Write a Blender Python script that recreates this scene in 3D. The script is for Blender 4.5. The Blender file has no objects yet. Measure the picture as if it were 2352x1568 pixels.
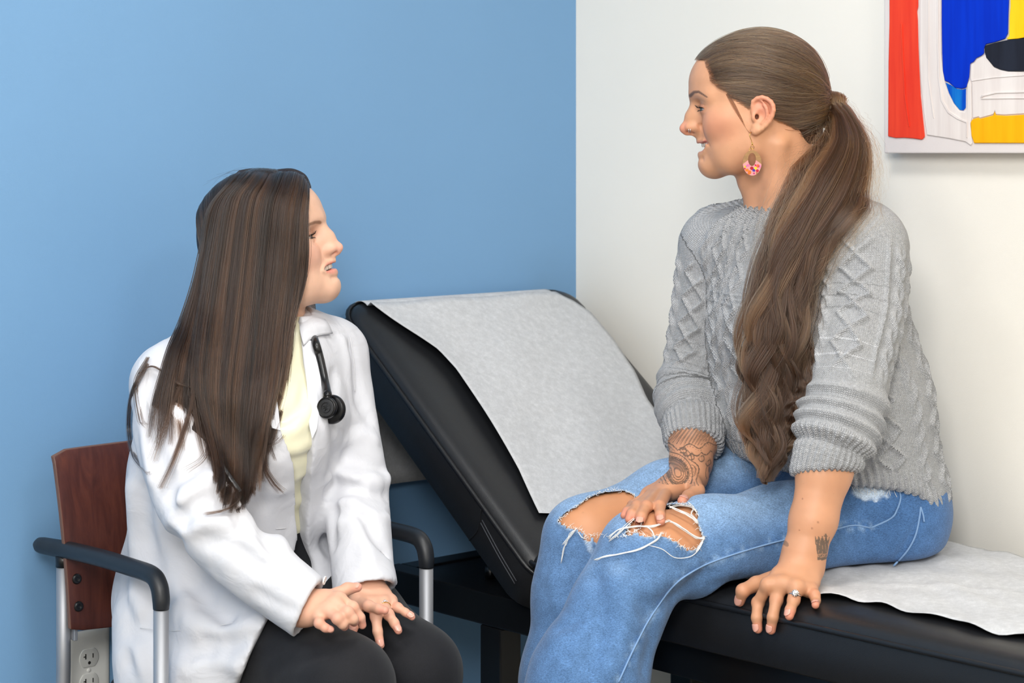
import bpy, math, random
import numpy as np

sc = bpy.context.scene
COL = sc.collection

# ------------------------------------------------------------------ camera
FPX = 4573.0            # focal length in pixels of a 2352 px wide frame (70 mm on 36 mm)
CAMZ = 1.27
PX0, PY0 = 1176.0, 352.0    # principal point: level camera, lens shifted down
cam_d = bpy.data.cameras.new('camera')
cam_d.sensor_width = 36.0
cam_d.lens = 36.0 * FPX / 2352.0
cam_d.shift_y = -(784.0 - PY0) / 2352.0
cam_d.clip_start = 0.05
cam_d.dof.use_dof = True
cam_d.dof.focus_distance = 2.93
cam_d.dof.aperture_fstop = 8.0
cam = bpy.data.objects.new('camera', cam_d)
COL.objects.link(cam)
cam.location = (0, 0, CAMZ)
cam.rotation_euler = (math.pi / 2, 0, 0)
sc.camera = cam

# ------------------------------------------------------------------ colour management
sc.view_settings.view_transform = 'Standard'
sc.view_settings.look = 'None'
sc.view_settings.gamma = 1.0
sc.view_settings.use_curve_mapping = False
sc.view_settings.exposure = -0.12

# ------------------------------------------------------------------ world and lamps
wd = bpy.data.worlds.new('world')
sc.world = wd
wd.use_nodes = True
wd.node_tree.nodes['Background'].inputs[0].default_value = (0.9, 0.95, 1.0, 1)
wd.node_tree.nodes['Background'].inputs[1].default_value = 0.0

# room frame: corner of the two walls, a = distance from the white wall, b = distance from the blue wall
C0 = np.array([0.124, 3.855])
EB = np.array([-0.7384, -0.6744])
EW = np.array([0.6744, -0.7384])
ROOM_A, ROOM_B, ROOM_H = 3.9, 4.1, 2.6

def R(a, b, z=0.0):
    q = C0 + a * EB + b * EW
    return np.array([q[0], q[1], z])

def to_room(p):
    d = np.array(p[:2]) - C0
    return float(d @ EB), float(d @ EW)

def area_light(name, loc, target, sx, sy, power, col=(1, 1, 1)):
    l = bpy.data.lights.new(name, 'AREA')
    l.shape = 'RECTANGLE'
    l.size, l.size_y = sx, sy
    l.energy = power
    l.color = col
    o = bpy.data.objects.new(name, l)
    COL.objects.link(o)
    from mathutils import Vector
    o.location = loc
    d = Vector(target) - Vector(loc)
    o.rotation_euler = d.to_track_quat('-Z', 'Y').to_euler()
    return o

LIGHT_K = 1.0
PANELS = [(1.3, 1.25), (1.3, 2.85), (2.85, 1.25), (2.85, 2.85)]   # ceiling panels (a, b)
for (a, b) in PANELS:
    p = R(a, b, ROOM_H - 0.035)
    area_light('ceiling_panel_light', p, (p[0], p[1], 0), 0.56, 0.56, 18.0 * LIGHT_K, (1.0, 0.985, 0.96))
# the photographer's umbrella flash, above and a little to the right behind the camera
area_light('umbrella_flash', (-0.30, -0.55, 2.2), (0.05, 3.0, 0.9), 0.7, 0.7, 56.0 * LIGHT_K, (1.0, 0.99, 0.97))

# ------------------------------------------------------------------ helpers
def P(px, py, Y):
    """photo pixel at depth Y (metres from the camera plane) -> world point"""
    return np.array([(px - PX0) / FPX * Y, Y, CAMZ - (py - PY0) / FPX * Y])

def PZ(px, py, z):
    """photo pixel on the horizontal plane at height z -> world point"""
    Y = (CAMZ - z) * FPX / (py - PY0)
    return P(px, py, Y)

def lin(c):
    out = []
    for v in c[:3]:
        v = v / 255.0
        out.append(v / 12.92 if v <= 0.04045 else ((v + 0.055) / 1.055) ** 2.4)
    return (*out, 1.0)

def new_mat(name):
    m = bpy.data.materials.new(name)
    m.use_nodes = True
    nt = m.node_tree
    b = nt.nodes['Principled BSDF']
    return m, nt, b

def node(nt, t, **kw):
    n = nt.nodes.new(t)
    for k, v in kw.items():
        if k == 'inp':
            for kk, vv in v.items():
                n.inputs[kk].default_value = vv
        else:
            setattr(n, k, v)
    return n

def ramp(nt, fac, stops, interp='LINEAR'):
    r = nt.nodes.new('ShaderNodeValToRGB')
    r.color_ramp.interpolation = interp
    els = r.color_ramp.elements
    while len(els) < len(stops):
        els.new(0.5)
    for e, (p, c) in zip(els, stops):
        e.position = p
        e.color = c
    nt.links.new(fac, r.inputs[0])
    return r

def simple_mat(name, col, rough=0.5, metal=0.0, spec=0.5, bump=0.0, bscale=200.0, var=0.0, vscale=8.0, coat=0.0,
               stretch=(1, 1, 1), sheen=0.0):
    m, nt, b = new_mat(name)
    b.inputs['Base Color'].default_value = lin(col)
    b.inputs['Roughness'].default_value = rough
    b.inputs['Metallic'].default_value = metal
    b.inputs['Specular IOR Level'].default_value = spec
    b.inputs['Coat Weight'].default_value = coat
    b.inputs['Sheen Weight'].default_value = sheen
    if bump or var:
        tc = node(nt, 'ShaderNodeTexCoord')
        mp = node(nt, 'ShaderNodeMapping')
        mp.inputs['Scale'].default_value = stretch
        nt.links.new(tc.outputs['Object'], mp.inputs['Vector'])
    if bump:
        nz = node(nt, 'ShaderNodeTexNoise', inp={'Scale': bscale, 'Detail': 4.0, 'Roughness': 0.6})
        nt.links.new(mp.outputs[0], nz.inputs['Vector'])
        bp = node(nt, 'ShaderNodeBump', inp={'Strength': 1.0, 'Distance': bump})
        nt.links.new(nz.outputs['Fac'], bp.inputs['Height'])
        nt.links.new(bp.outputs[0], b.inputs['Normal'])
    if var:
        nz = node(nt, 'ShaderNodeTexNoise', inp={'Scale': vscale, 'Detail': 5.0, 'Roughness': 0.6})
        nt.links.new(mp.outputs[0], nz.inputs['Vector'])
        lo = lin([max(0, c * (1 - var)) for c in col])
        hi = lin([min(255, c * (1 + var)) for c in col])
        r = ramp(nt, nz.outputs['Fac'], [(0.3, lo), (0.7, hi)])
        nt.links.new(r.outputs[0], b.inputs['Base Color'])
    return m

def link_mesh(name, me, mat=None, parent=None, smooth=True):
    o = bpy.data.objects.new(name, me)
    COL.objects.link(o)
    if mat is not None:
        me.materials.append(mat)
    if smooth:
        me.polygons.foreach_set('use_smooth', [True] * len(me.polygons))
    if parent is not None:
        o.parent = parent
        o.matrix_parent_inverse = parent.matrix_world.inverted()
    return o

def mesh_np(name, V, Fq):
    """fast mesh from arrays; Fq (M,4) or (M,3)"""
    V = np.asarray(V, np.float32)
    Fq = np.asarray(Fq, np.int32)
    me = bpy.data.meshes.new(name)
    me.vertices.add(len(V))
    me.vertices.foreach_set('co', V.ravel())
    k = Fq.shape[1]
    me.loops.add(Fq.size)
    me.loops.foreach_set('vertex_index', Fq.ravel())
    me.polygons.add(len(Fq))
    me.polygons.foreach_set('loop_start', np.arange(0, Fq.size, k, dtype=np.int32))
    me.update(calc_edges=True)
    return me

def obj(name, V, Fs, mat=None, parent=None, smooth=False):
    me = bpy.data.meshes.new(name)
    me.from_pydata([tuple(map(float, v)) for v in V], [], [list(map(int, f)) for f in Fs])
    me.update()
    return link_mesh(name, me, mat, parent, smooth)

def empty(name, loc, label, cat, group=None):
    o = bpy.data.objects.new(name, None)
    COL.objects.link(o)
    o.location = loc
    o.empty_display_size = 0.05
    bpy.context.view_layer.update()
    tag(o, label, cat, group)
    return o

def tag(o, label, cat, group=None):
    o['label'] = label
    o['category'] = cat
    if group:
        o['group'] = group
    return o

def struct(o, label=None):
    o['kind'] = 'structure'
    if label:
        o['label'] = label
    return o

def set_origin(o, loc):
    """move a top-level mesh's origin without moving the shape"""
    from mathutils import Matrix, Vector
    o.data.transform(Matrix.Translation(-Vector(loc)))
    o.location = loc
    bpy.context.view_layer.update()

def bevel(o, w, seg=2):
    m = o.modifiers.new('bevel', 'BEVEL')
    m.width = w
    m.segments = seg
    m.limit_method = 'ANGLE'
    m.angle_limit = math.radians(35)
    return o

def box_vf(c, ex, ey, ez):
    c, ex, ey, ez = map(np.asarray, (c, ex, ey, ez))
    V = [c + sx * ex + sy * ey + sz * ez for sz in (-1, 1) for sy in (-1, 1) for sx in (-1, 1)]
    Fs = [(0, 2, 3, 1), (4, 5, 7, 6), (0, 1, 5, 4), (2, 6, 7, 3), (0, 4, 6, 2), (1, 3, 7, 5)]
    return V, Fs

def box(name, c, ex, ey, ez, mat, parent=None, bev=0.0):
    V, Fs = box_vf(c, ex, ey, ez)
    o = obj(name, V, Fs, mat, parent)
    if bev:
        bevel(o, bev)
    return o

def catmull(pts, n):
    pts = np.asarray(pts, float)
    if len(pts) < 3:
        t = np.linspace(0, 1, n)[:, None]
        return pts[0] * (1 - t) + pts[-1] * t
    Q = np.vstack([2 * pts[0] - pts[1], pts, 2 * pts[-1] - pts[-2]])
    m = len(pts) - 1
    ts = np.linspace(0, m - 1e-9, n)
    i = ts.astype(int)
    f = (ts - i)[:, None]
    p0, p1, p2, p3 = Q[i], Q[i + 1], Q[i + 2], Q[i + 3]
    return 0.5 * (2 * p1 + (p2 - p0) * f + (2 * p0 - 5 * p1 + 4 * p2 - p3) * f ** 2 + (3 * p1 - p0 - 3 * p2 + p3) * f ** 3)

def frames(pts):
    pts = np.asarray(pts, float)
    T = np.gradient(pts, axis=0)
    T /= np.linalg.norm(T, axis=1)[:, None] + 1e-12
    ref = np.array([0, 0, 1.0]) if abs(T[0][2]) < 0.9 else np.array([1.0, 0, 0])
    n = np.cross(T[0], ref)
    n /= np.linalg.norm(n)
    N, B = [], []
    for t in T:
        n = n - t * (n @ t)
        n /= np.linalg.norm(n) + 1e-12
        N.append(n)
        B.append(np.cross(t, n))
    return T, np.array(N), np.array(B)

def tube_vf(pts, r, seg=12, caps=True, closed=False, flat=None):
    pts = np.asarray(pts, float)
    n = len(pts)
    r = np.full(n, r) if np.isscalar(r) else np.asarray(r, float)
    T, N, B = frames(pts)
    V, Fs = [], []
    for i in range(n):
        for k in range(seg):
            a = 2 * math.pi * k / seg
            fb = 1.0 if flat is None else flat
            V.append(pts[i] + r[i] * (math.cos(a) * N[i] + fb * math.sin(a) * B[i]))
    m = n if closed else n - 1
    for i in range(m):
        j = (i + 1) % n
        for k in range(seg):
            k2 = (k + 1) % seg
            Fs.append((i * seg + k, i * seg + k2, j * seg + k2, j * seg + k))
    if caps and not closed:
        Fs.append(tuple(reversed(range(seg))))
        Fs.append(tuple((n - 1) * seg + k for k in range(seg)))
    return V, Fs

def tube(name, pts, r, mat, parent=None, seg=12, closed=False, flat=None):
    V, Fs = tube_vf(pts, r, seg, True, closed, flat)
    return obj(name, V, Fs, mat, parent, True)

def disc_lathe(name, c, axis, prof, mat, parent=None, seg=24):
    """prof: list of (radius, height along axis)"""
    axis = np.asarray(axis, float)
    axis /= np.linalg.norm(axis)
    ref = np.array([0, 0, 1.0]) if abs(axis[2]) < 0.9 else np.array([1.0, 0, 0])
    u = np.cross(ref, axis)
    u /= np.linalg.norm(u)
    v = np.cross(axis, u)
    V, Fs = [], []
    for (r, h) in prof:
        for k in range(seg):
            a = 2 * math.pi * k / seg
            V.append(np.asarray(c) + h * axis + r * (math.cos(a) * u + math.sin(a) * v))
    for i in range(len(prof) - 1):
        for k in range(seg):
            k2 = (k + 1) % seg
            Fs.append((i * seg + k, i * seg + k2, (i + 1) * seg + k2, (i + 1) * seg + k))
    Fs.append(tuple(reversed(range(seg))))
    Fs.append(tuple((len(prof) - 1) * seg + k for k in range(seg)))
    o = obj(name, V, Fs, mat, parent, True)
    bevel(o, 0.0004, 2)
    return o
# ------------------------------------------------------------------ the room
def wall_mat(name, col, var=0.012):
    m, nt, b = new_mat(name)
    tc = node(nt, 'ShaderNodeTexCoord')
    n1 = node(nt, 'ShaderNodeTexNoise', inp={'Scale': 900.0, 'Detail': 3.0})
    n2 = node(nt, 'ShaderNodeTexNoise', inp={'Scale': 2.0, 'Detail': 3.0})
    nt.links.new(tc.outputs['Object'], n1.inputs['Vector'])
    nt.links.new(tc.outputs['Object'], n2.inputs['Vector'])
    bp = node(nt, 'ShaderNodeBump', inp={'Strength': 1.0, 'Distance': 0.00012})
    nt.links.new(n1.outputs['Fac'], bp.inputs['Height'])
    nt.links.new(bp.outputs[0], b.inputs['Normal'])
    r = ramp(nt, n2.outputs['Fac'], [(0.3, lin([c * (1 - var) for c in col])), (0.7, lin([min(255, c * (1 + var)) for c in col]))])
    nt.links.new(r.outputs[0], b.inputs['Base Color'])
    b.inputs['Roughness'].default_value = 0.55
    b.inputs['Specular IOR Level'].default_value = 0.3
    return m

M_BLUE = wall_mat('blue_wall_paint', (119, 162, 203))
M_WHITE = wall_mat('white_wall_paint', (246, 241, 231))
M_CEIL = simple_mat('ceiling_paint', (238, 238, 235), 0.9)
M_FLOOR = simple_mat('grey_vinyl_floor', (112, 108, 102), 0.5, var=0.12, vscale=30)

T = 0.06
def wall(name, a0, b0, a1, b1, mat):
    """thin slab whose inner face runs (a0,b0)->(a1,b1) and body lies outside"""
    p, q = R(a0, b0, 0), R(a1, b1, 0)
    c = (R(1.9, 2.0, 0))
    d = q - p
    n = np.array([d[1], -d[0], 0.0])
    n /= np.linalg.norm(n)
    if (c - p) @ n > 0:
        n = -n
    V = []
    for z in (0, ROOM_H):
        for s in (0, T):
            V += [p + n * s + (0, 0, z), q + n * s + (0, 0, z)]
    Fs = [(0, 1, 5, 4), (2, 6, 7, 3), (0, 2, 3, 1), (4, 5, 7, 6), (0, 4, 6, 2), (1, 3, 7, 5)]
    o = obj(name, V, Fs, mat)
    return struct(o)

struct(wall('wall_left', 0, 0, ROOM_A, 0, M_BLUE), 'light blue painted wall behind the chair')
struct(wall('wall_right', 0, 0, 0, ROOM_B, M_WHITE), 'white painted wall beside the exam table')
wall('wall_front', ROOM_A, 0, ROOM_A, ROOM_B, M_WHITE)
wall('wall_back', 0, ROOM_B, ROOM_A, ROOM_B, M_WHITE)
def slab(name, z0, z1, mat):
    V = [R(a, b, z) for z in (z0, z1) for (a, b) in ((-T, -T), (ROOM_A + T, -T), (ROOM_A + T, ROOM_B + T), (-T, ROOM_B + T))]
    o = obj(name, V, [(0, 1, 2, 3), (4, 7, 6, 5), (0, 4, 5, 1), (1, 5, 6, 2), (2, 6, 7, 3), (3, 7, 4, 0)], mat)
    return struct(o)
slab('floor', -0.08, 0.0, M_FLOOR)
slab('ceiling', ROOM_H, ROOM_H + 0.08, M_CEIL)

EB3 = np.array([*EB, 0.0]); EW3 = np.array([*EW, 0.0]); EZ = np.array([0, 0, 1.0])
# ------------------------------------------------------------------ exam table
def vinyl(name, col, rough=0.38):
    m, nt, b = new_mat(name)
    tc = node(nt, 'ShaderNodeTexCoord')
    v = node(nt, 'ShaderNodeTexVoronoi', inp={'Scale': 900.0})
    n2 = node(nt, 'ShaderNodeTexNoise', inp={'Scale': 9.0, 'Detail': 3.0})
    for x in (v, n2):
        nt.links.new(tc.outputs['Object'], x.inputs['Vector'])
    b1 = node(nt, 'ShaderNodeBump', inp={'Strength': 0.5, 'Distance': 0.0002})
    nt.links.new(v.outputs['Distance'], b1.inputs['Height'])
    b2 = node(nt, 'ShaderNodeBump', inp={'Strength': 0.5, 'Distance': 0.003})
    nt.links.new(n2.outputs['Fac'], b2.inputs['Height'])
    nt.links.new(b1.outputs[0], b2.inputs['Normal'])
    nt.links.new(b2.outputs[0], b.inputs['Normal'])
    b.inputs['Base Color'].default_value = lin(col)
    b.inputs['Roughness'].default_value = rough
    b.inputs['Specular IOR Level'].default_value = 0.45
    return m

M_VINYL = vinyl('black_vinyl', (27, 28, 31))
M_PIPE = vinyl('black_piping', (22, 23, 26), 0.33)
M_BLACKSTEEL = simple_mat('black_steel', (12, 13, 15), 0.32, spec=0.5)
M_CHROME = simple_mat('chrome', (225, 228, 232), 0.12, metal=1.0)
M_STITCH = simple_mat('dark_thread', (60, 62, 68), 0.7)

TZ = 0.655               # top of the seat cushion
TA0, TA1 = 0.045, 0.597  # back and front edge of the table (distance from the white wall)
TB0, TB1 = 0.497, 1.56   # seat section along the wall
CT = 0.088               # cushion thickness

table = empty('exam_table', R((TA0 + TA1) / 2, 0.9, 0), 'black vinyl padded exam table with raised backrest along white wall', 'exam table')

def rounded_rect(x0, x1, y0, y1, r, n=6):
    rs = r if isinstance(r, (list, tuple)) else [r] * 4
    pts = []
    for (cx, cy, a0, rr) in ((x1, y1, 0, rs[0]), (x0, y1, 90, rs[1]), (x0, y0, 180, rs[2]), (x1, y0, 270, rs[3])):
        sx = -1 if cx == x1 else 1
        sy = -1 if cy == y1 else 1
        for k in range(n + 1):
            a = math.radians(a0 + 90 * k / n)
            pts.append((cx + sx * rr + rr * math.cos(a), cy + sy * rr + rr * math.sin(a)))
    return pts

def densify(pts, step):
    out = []
    n = len(pts)
    for i in range(n):
        p, q = np.array(pts[i]), np.array(pts[(i + 1) % n])
        L = np.linalg.norm(q - p)
        m = max(1, int(L / step))
        for k in range(m):
            out.append(p + (q - p) * k / m)
    return np.array(out)

def cushion(name, x0, x1, y0, y1, rad, th, place, parent, mat, seam_r=0.0042, crown=0.008):
    """padded rounded slab; local x,y plan, z from -th to 0; returns object and the piping path"""
    base = densify(rounded_rect(x0, x1, y0, y1, rad), 0.02)
    cx, cy = (x0 + x1) / 2, (y0 + y1) / 2
    nrm = []
    n = len(base)
    for i in range(n):
        t = base[(i + 1) % n] - base[i - 1]
        nn = np.array([t[1], -t[0]])
        nn /= np.linalg.norm(nn) + 1e-9
        nrm.append(nn)
    nrm = np.array(nrm)
    prof = [(-0.03, -th), (-0.004, -th), (0.0, -th + 0.004), (0.0, -th * 0.5), (-0.001, -0.022), (-0.003, -0.0165), (-0.006, -0.0105),
            (-0.012, -0.0055), (-0.022, -0.002), (-0.040, 0.0002)]
    rings, zs = [], []
    for (o_, z) in prof:
        rings.append(base + nrm * o_)
        zs.append(np.full(n, z))
    for s in (0.75, 0.5, 0.25, 0.06):
        inner = np.array([cx, cy]) + (rings[9] - np.array([cx, cy])) * s
        rings.append(inner)
        zs.append(np.full(n, 0.0002 + crown * (1 - s) * 0.6))
    V = []
    for rg, z in zip(rings, zs):
        for (p, zz) in zip(rg, z):
            V.append(place(p[0], p[1], zz))
    Fs = []
    for i in range(len(rings) - 1):
        for k in range(n):
            k2 = (k + 1) % n
            Fs.append((i * n + k, i * n + k2, (i + 1) * n + k2, (i + 1) * n + k))
    Fs.append(tuple(reversed(range(n))))
    Fs.append(tuple((len(rings) - 1) * n + k for k in range(n)))
    o = obj(name, V, Fs, mat, parent, True)
    path = base + nrm * 0.0008
    pp = [place(p[0], p[1], -0.0185) for p in path]
    tube('piping', pp, seam_r, M_PIPE, o, 8, closed=True)
    return o

seat_c = cushion('seat_cushion', TA0, TA1, TB0, TB1, [0.09, 0.09, 0.03, 0.03], CT,
                 lambda a, b, z: R(a, b, TZ + z), table, M_VINYL)

# the backrest leans back over the hinge at b = TB0, up towards the blue wall
BA = math.radians(38.3)
BL = 0.592
def back_place(a, s, z):
    """s: distance up the slope from the hinge, z: above the slope"""
    b = TB0 + 0.004 - s * math.cos(BA) - 0.0
    h = TZ + s * math.sin(BA)
    # normal of the slope points up and towards the seat (+b)
    return R(a, b + z * math.sin(BA) * 1.0, h + z * math.cos(BA))
back_c = cushion('backrest_cushion', TA0, TA1, -0.055, BL, [0.05, 0.05, 0.05, 0.05], CT,
                 lambda a, s, z: back_place(a, s, z), table, M_VINYL)
# seam and double stitching at the lower end of the backrest's side
for dz in (0.0, 0.006):
    tube('stitching', catmull([back_place(TA1 + 0.0006, -0.015, -0.052 - dz), back_place(TA1 + 0.0006, 0.04, -0.046 - dz),
                               back_place(TA1 + 0.0006, 0.10, -0.036 - dz)], 14), 0.0009, M_STITCH, back_c, 6)
tube('seam', catmull([back_place(TA1 + 0.0004, 0.115, -0.02), back_place(TA1 + 0.0004, 0.098, -0.055), back_place(TA1 + 0.0004, 0.102, -CT + 0.004)], 10), 0.0012, M_PIPE, back_c, 6)

# steel frame under the cushions
RZ1, RZ0 = TZ - CT - 0.002, TZ - CT - 0.055
def bar(name, a0, b0, z0, a1, b1, z1, mat=M_BLACKSTEEL, bev=0.003):
    V = [R(a, b, z) for z in (z0, z1) for (a, b) in ((a0, b0), (a1, b0), (a1, b1), (a0, b1))]
    o = obj(name, V, [(0, 3, 2, 1), (4, 5, 6, 7), (0, 1, 5, 4), (1, 2, 6, 5), (2, 3, 7, 6), (3, 0, 4, 7)], mat, table)
    bevel(o, bev)
    return o
bar('side_rail', TA1 - 0.075, 0.10, RZ0, TA1 - 0.030, TB1 - 0.05, RZ1)
bar('side_rail', TA0 + 0.030, 0.10, RZ0, TA0 + 0.075, TB1 - 0.05, RZ1)
bar('cross_rail', TA0 + 0.0755, 0.10, RZ0 + 0.004, TA1 - 0.0755, 0.145, RZ1 - 0.001)
bar('cross_rail', TA0 + 0.0755, 0.44, RZ0 + 0.004, TA1 - 0.0755, 0.49, RZ1 - 0.001)
bar('cross_rail', TA0 + 0.0755, TB1 - 0.1, RZ0 + 0.004, TA1 - 0.0755, TB1 - 0.05, RZ1 - 0.001)
bar('shelf_plate', TA0 + 0.0755, 0.1455, RZ1 - 0.012, TA1 - 0.0755, 0.4395, RZ1 - 0.004, M_BLACKSTEEL, 0.001)
for a in (TA0 + 0.030, TA1 - 0.075):
    for b in (0.36, TB1 - 0.16):
        bar('leg', a, b, 0.0, a + 0.045, b + 0.05, RZ0)
# gas strut holding the backrest up
s0 = R(TA1 - 0.12, 0.285, RZ1 - 0.003)
s1 = R(TA1 - 0.12, 0.335, TZ + 0.035)
tube('strut_rod', [s0, s0 * 0.5 + s1 * 0.5, s1], 0.0045, M_CHROME, table, 12)
tube('strut_foot', [s0 + (0, 0, 0.0), s0 + (0, 0, 0.018)], 0.009, M_BLACKSTEEL, table, 12)

# ------------------------------------------------------------------ paper sheet on the table
def paper_mat():
    m, nt, b = new_mat('exam_paper')
    tc = node(nt, 'ShaderNodeTexCoord')
    n1 = node(nt, 'ShaderNodeTexNoise', inp={'Scale': 85.0, 'Detail': 6.0, 'Roughness': 0.7})
    n2 = node(nt, 'ShaderNodeTexNoise', inp={'Scale': 420.0, 'Detail': 3.0, 'Roughness': 0.7})
    for x in (n1, n2):
        nt.links.new(tc.outputs['Object'], x.inputs['Vector'])
    mx = node(nt, 'ShaderNodeMath', operation='ADD')
    mx.use_clamp = True
    sc2 = node(nt, 'ShaderNodeMath', operation='MULTIPLY', inp={1: 0.35})
    nt.links.new(n2.outputs['Fac'], sc2.inputs[0])
    sc1 = node(nt, 'ShaderNodeMath', operation='MULTIPLY', inp={1: 0.65})
    nt.links.new(n1.outputs['Fac'], sc1.inputs[0])
    nt.links.new(sc1.outputs[0], mx.inputs[0])
    nt.links.new(sc2.outputs[0], mx.inputs[1])
    r = ramp(nt, mx.outputs[0], [(0.36, lin((188, 189, 191))), (0.52, lin((200, 201, 203))), (0.66, lin((214, 215, 217)))])
    nt.links.new(r.outputs[0], b.inputs['Base Color'])
    bp = node(nt, 'ShaderNodeBump', inp={'Strength': 0.35, 'Distance': 0.0004})
    nt.links.new(mx.outputs[0], bp.inputs['Height'])
    nt.links.new(bp.outputs[0], b.inputs['Normal'])
    b.inputs['Roughness'].default_value = 0.75
    b.inputs['Specular IOR Level'].default_value = 0.25
    return m
M_PAPER = paper_mat()

def interp(x, xs, ys):
    return float(np.interp(x, xs, ys))

# stations along the sheet: arc parameter -> (front edge a, back edge a)
def build_paper():
    rng = np.random.default_rng(5)
    st = []       # (kind, value)
    for h in np.linspace(-0.30, -0.05, 12):
        st.append(('hang', h))
    for k in np.linspace(0, 1, 9):
        st.append(('top', k))
    for s in np.linspace(BL - 0.03, 0.06, 40):
        st.append(('back', s))
    for k in np.linspace(0.1, 0.9, 6):
        st.append(('valley', k))
    for b in np.linspace(TB0 + 0.06, TB1 - 0.16, 90):
        st.append(('seat', b))
    NU = 48
    V = []
    vb = TB0
    for (kd, v) in st:
        # edges
        if kd in ('hang', 'top'):
            af, ab = 0.560, 0.118
        elif kd == 'back':
            af = interp(v, [0.06, 0.15, 0.28, 0.38, 0.43, 0.48, 0.56], [0.530, 0.512, 0.500, 0.492, 0.498, 0.522, 0.560])
            ab = interp(v, [0.06, 0.15, 0.27, 0.34, 0.42, 0.50, 0.535, 0.56], [0.135, 0.125, 0.112, 0.085, 0.074, 0.075, 0.092, 0.118])
        elif kd == 'valley':
            af, ab = 0.50, 0.135
        else:
            af = interp(v, [TB0, 0.75, 0.93, 1.02, 1.06, 1.12, 1.2, 1.27, 1.32, 1.36, 1.45],
                        [0.50, 0.51, 0.525, 0.535, 0.512, 0.515, 0.521, 0.527, 0.533, 0.515, 0.50]) + 0.003 * math.sin(v * 55)
            ab = interp(v, [TB0, 0.7, 0.9, 1.0, 1.06, 1.12, 1.2, 1.3, 1.45], [0.135, 0.13, 0.10, 0.092, 0.098, 0.098, 0.078, 0.094, 0.09])
        for j in range(NU + 1):
            u = j / NU
            a = af + (ab - af) * u
            edge = min(u, 1 - u)
            if kd == 'hang':
                b0 = TB0 - BL * math.cos(BA)
                p = R(a, 0.030 + 0.004 * math.sin(a * 23), TZ + BL * math.sin(BA) + v - 0.035)
            elif kd == 'top':
                ang = math.pi * 0.5 + BA + (1 - v) * (math.radians(95))     # from the back over the end
                # arc around the top end of the cushion
                rr = 0.032
                cs, cz = BL - 0.027, -0.030
                th = math.radians(90) * (1 - v)
                p = back_place(a, cs + rr * math.sin(th) , cz + rr * math.cos(th) + 0.001)
            elif kd == 'back':
                bow = 0.004 + 0.010 * math.exp(-((v - 0.33) / 0.16) ** 2) * math.exp(-u * 5)
                bow += 0.0025 * math.sin(a * 31 + v * 9) * math.sin(v * 17 + 1)
                p = back_place(a, v, 0.0055 + max(0.0, bow) + 0.002)
            elif kd == 'valley':
                p0 = back_place(a, 0.06, 0.012)
                p2 = R(a, TB0 + 0.06, TZ + 0.011)
                pm = R(a, TB0 + 0.012, TZ + 0.022)
                p = (1 - v) ** 2 * p0 + 2 * v * (1 - v) * pm + v * v * p2
            else:
                z = 0.0085 + 0.0015 * (1 - abs(2 * u - 1))
                z += 0.0016 * math.sin(a * 40 + v * 25) + 0.0012 * math.sin(a * 90 - v * 63 + 1.3)
                # a soft ridge fanning out from under the sitter's hip
                dv, da = v - 1.0, a - 0.45
                rdg = abs(da + 0.55 * dv)
                z += 0.006 * math.exp(-(rdg / 0.018) ** 2) * max(0.0, min(1.0, (v - 0.95) * 9)) * math.exp(-((v - 1.12) / 0.12) ** 2)
                z += 0.004 * math.exp(-((da + 0.12 - 0.4 * dv) / 0.02) ** 2) * max(0.0, min(1.0, (v - 0.98) * 8))
                if edge < 0.06 and v > 1.0:
                    z += 0.002 * math.sin(v * 80) * (0.06 - edge) / 0.06
                p = R(a, v, TZ + max(z, 0.0035))
            V.append(p)
    Fs = []
    W = NU + 1
    for i in range(len(st) - 1):
        for j in range(NU):
            Fs.append((i * W + j, i * W + j + 1, (i + 1) * W + j + 1, (i + 1) * W + j))
    o = obj('paper_sheet', V, Fs, M_PAPER, None, True)
    set_origin(o, R(0.3, 0.9, TZ))
    md = o.modifiers.new('thickness', 'SOLIDIFY')
    md.thickness = 0.0006
    md.offset = 0
    tag(o, 'white exam paper sheet draped over the backrest and seat of the exam table', 'paper sheet')
    return o
build_paper()

# ------------------------------------------------------------------ armchair
M_ALU = simple_mat('brushed_aluminium', (170, 172, 177), 0.52, metal=0.75, bump=0.00003, bscale=300, stretch=(1, 1, 0.02))
M_ARM = simple_mat('black_plastic_arm', (30, 33, 38), 0.42, bump=0.00006, bscale=1500)
M_SEATF = simple_mat('dark_navy_seat_fabric', (24, 30, 40), 0.8, bump=0.0003, bscale=900)
M_SCREW = simple_mat('black_screw', (14, 14, 16), 0.35)
def wood_mat():
    m, nt, b = new_mat('mahogany_plywood')
    tc = node(nt, 'ShaderNodeTexCoord')
    mp = node(nt, 'ShaderNodeMapping')
    mp.inputs['Scale'].default_value = (14, 14, 1.4)
    nt.links.new(tc.outputs['Object'], mp.inputs['Vector'])
    n1 = node(nt, 'ShaderNodeTexNoise', inp={'Scale': 5.0, 'Detail': 8.0, 'Roughness': 0.65, 'Distortion': 0.8})
    nt.links.new(mp.outputs[0], n1.inputs['Vector'])
    r = ramp(nt, n1.outputs['Fac'], [(0.25, lin((62, 30, 24))), (0.5, lin((84, 43, 34))), (0.75, lin((104, 56, 42)))])
    nt.links.new(r.outputs[0], b.inputs['Base Color'])
    b.inputs['Roughness'].default_value = 0.38
    b.inputs['Coat Weight'].default_value = 0.15
    return m
M_WOOD = wood_mat()
M_PLYEDGE = simple_mat('plywood_edge', (120, 84, 66), 0.55)

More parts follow.
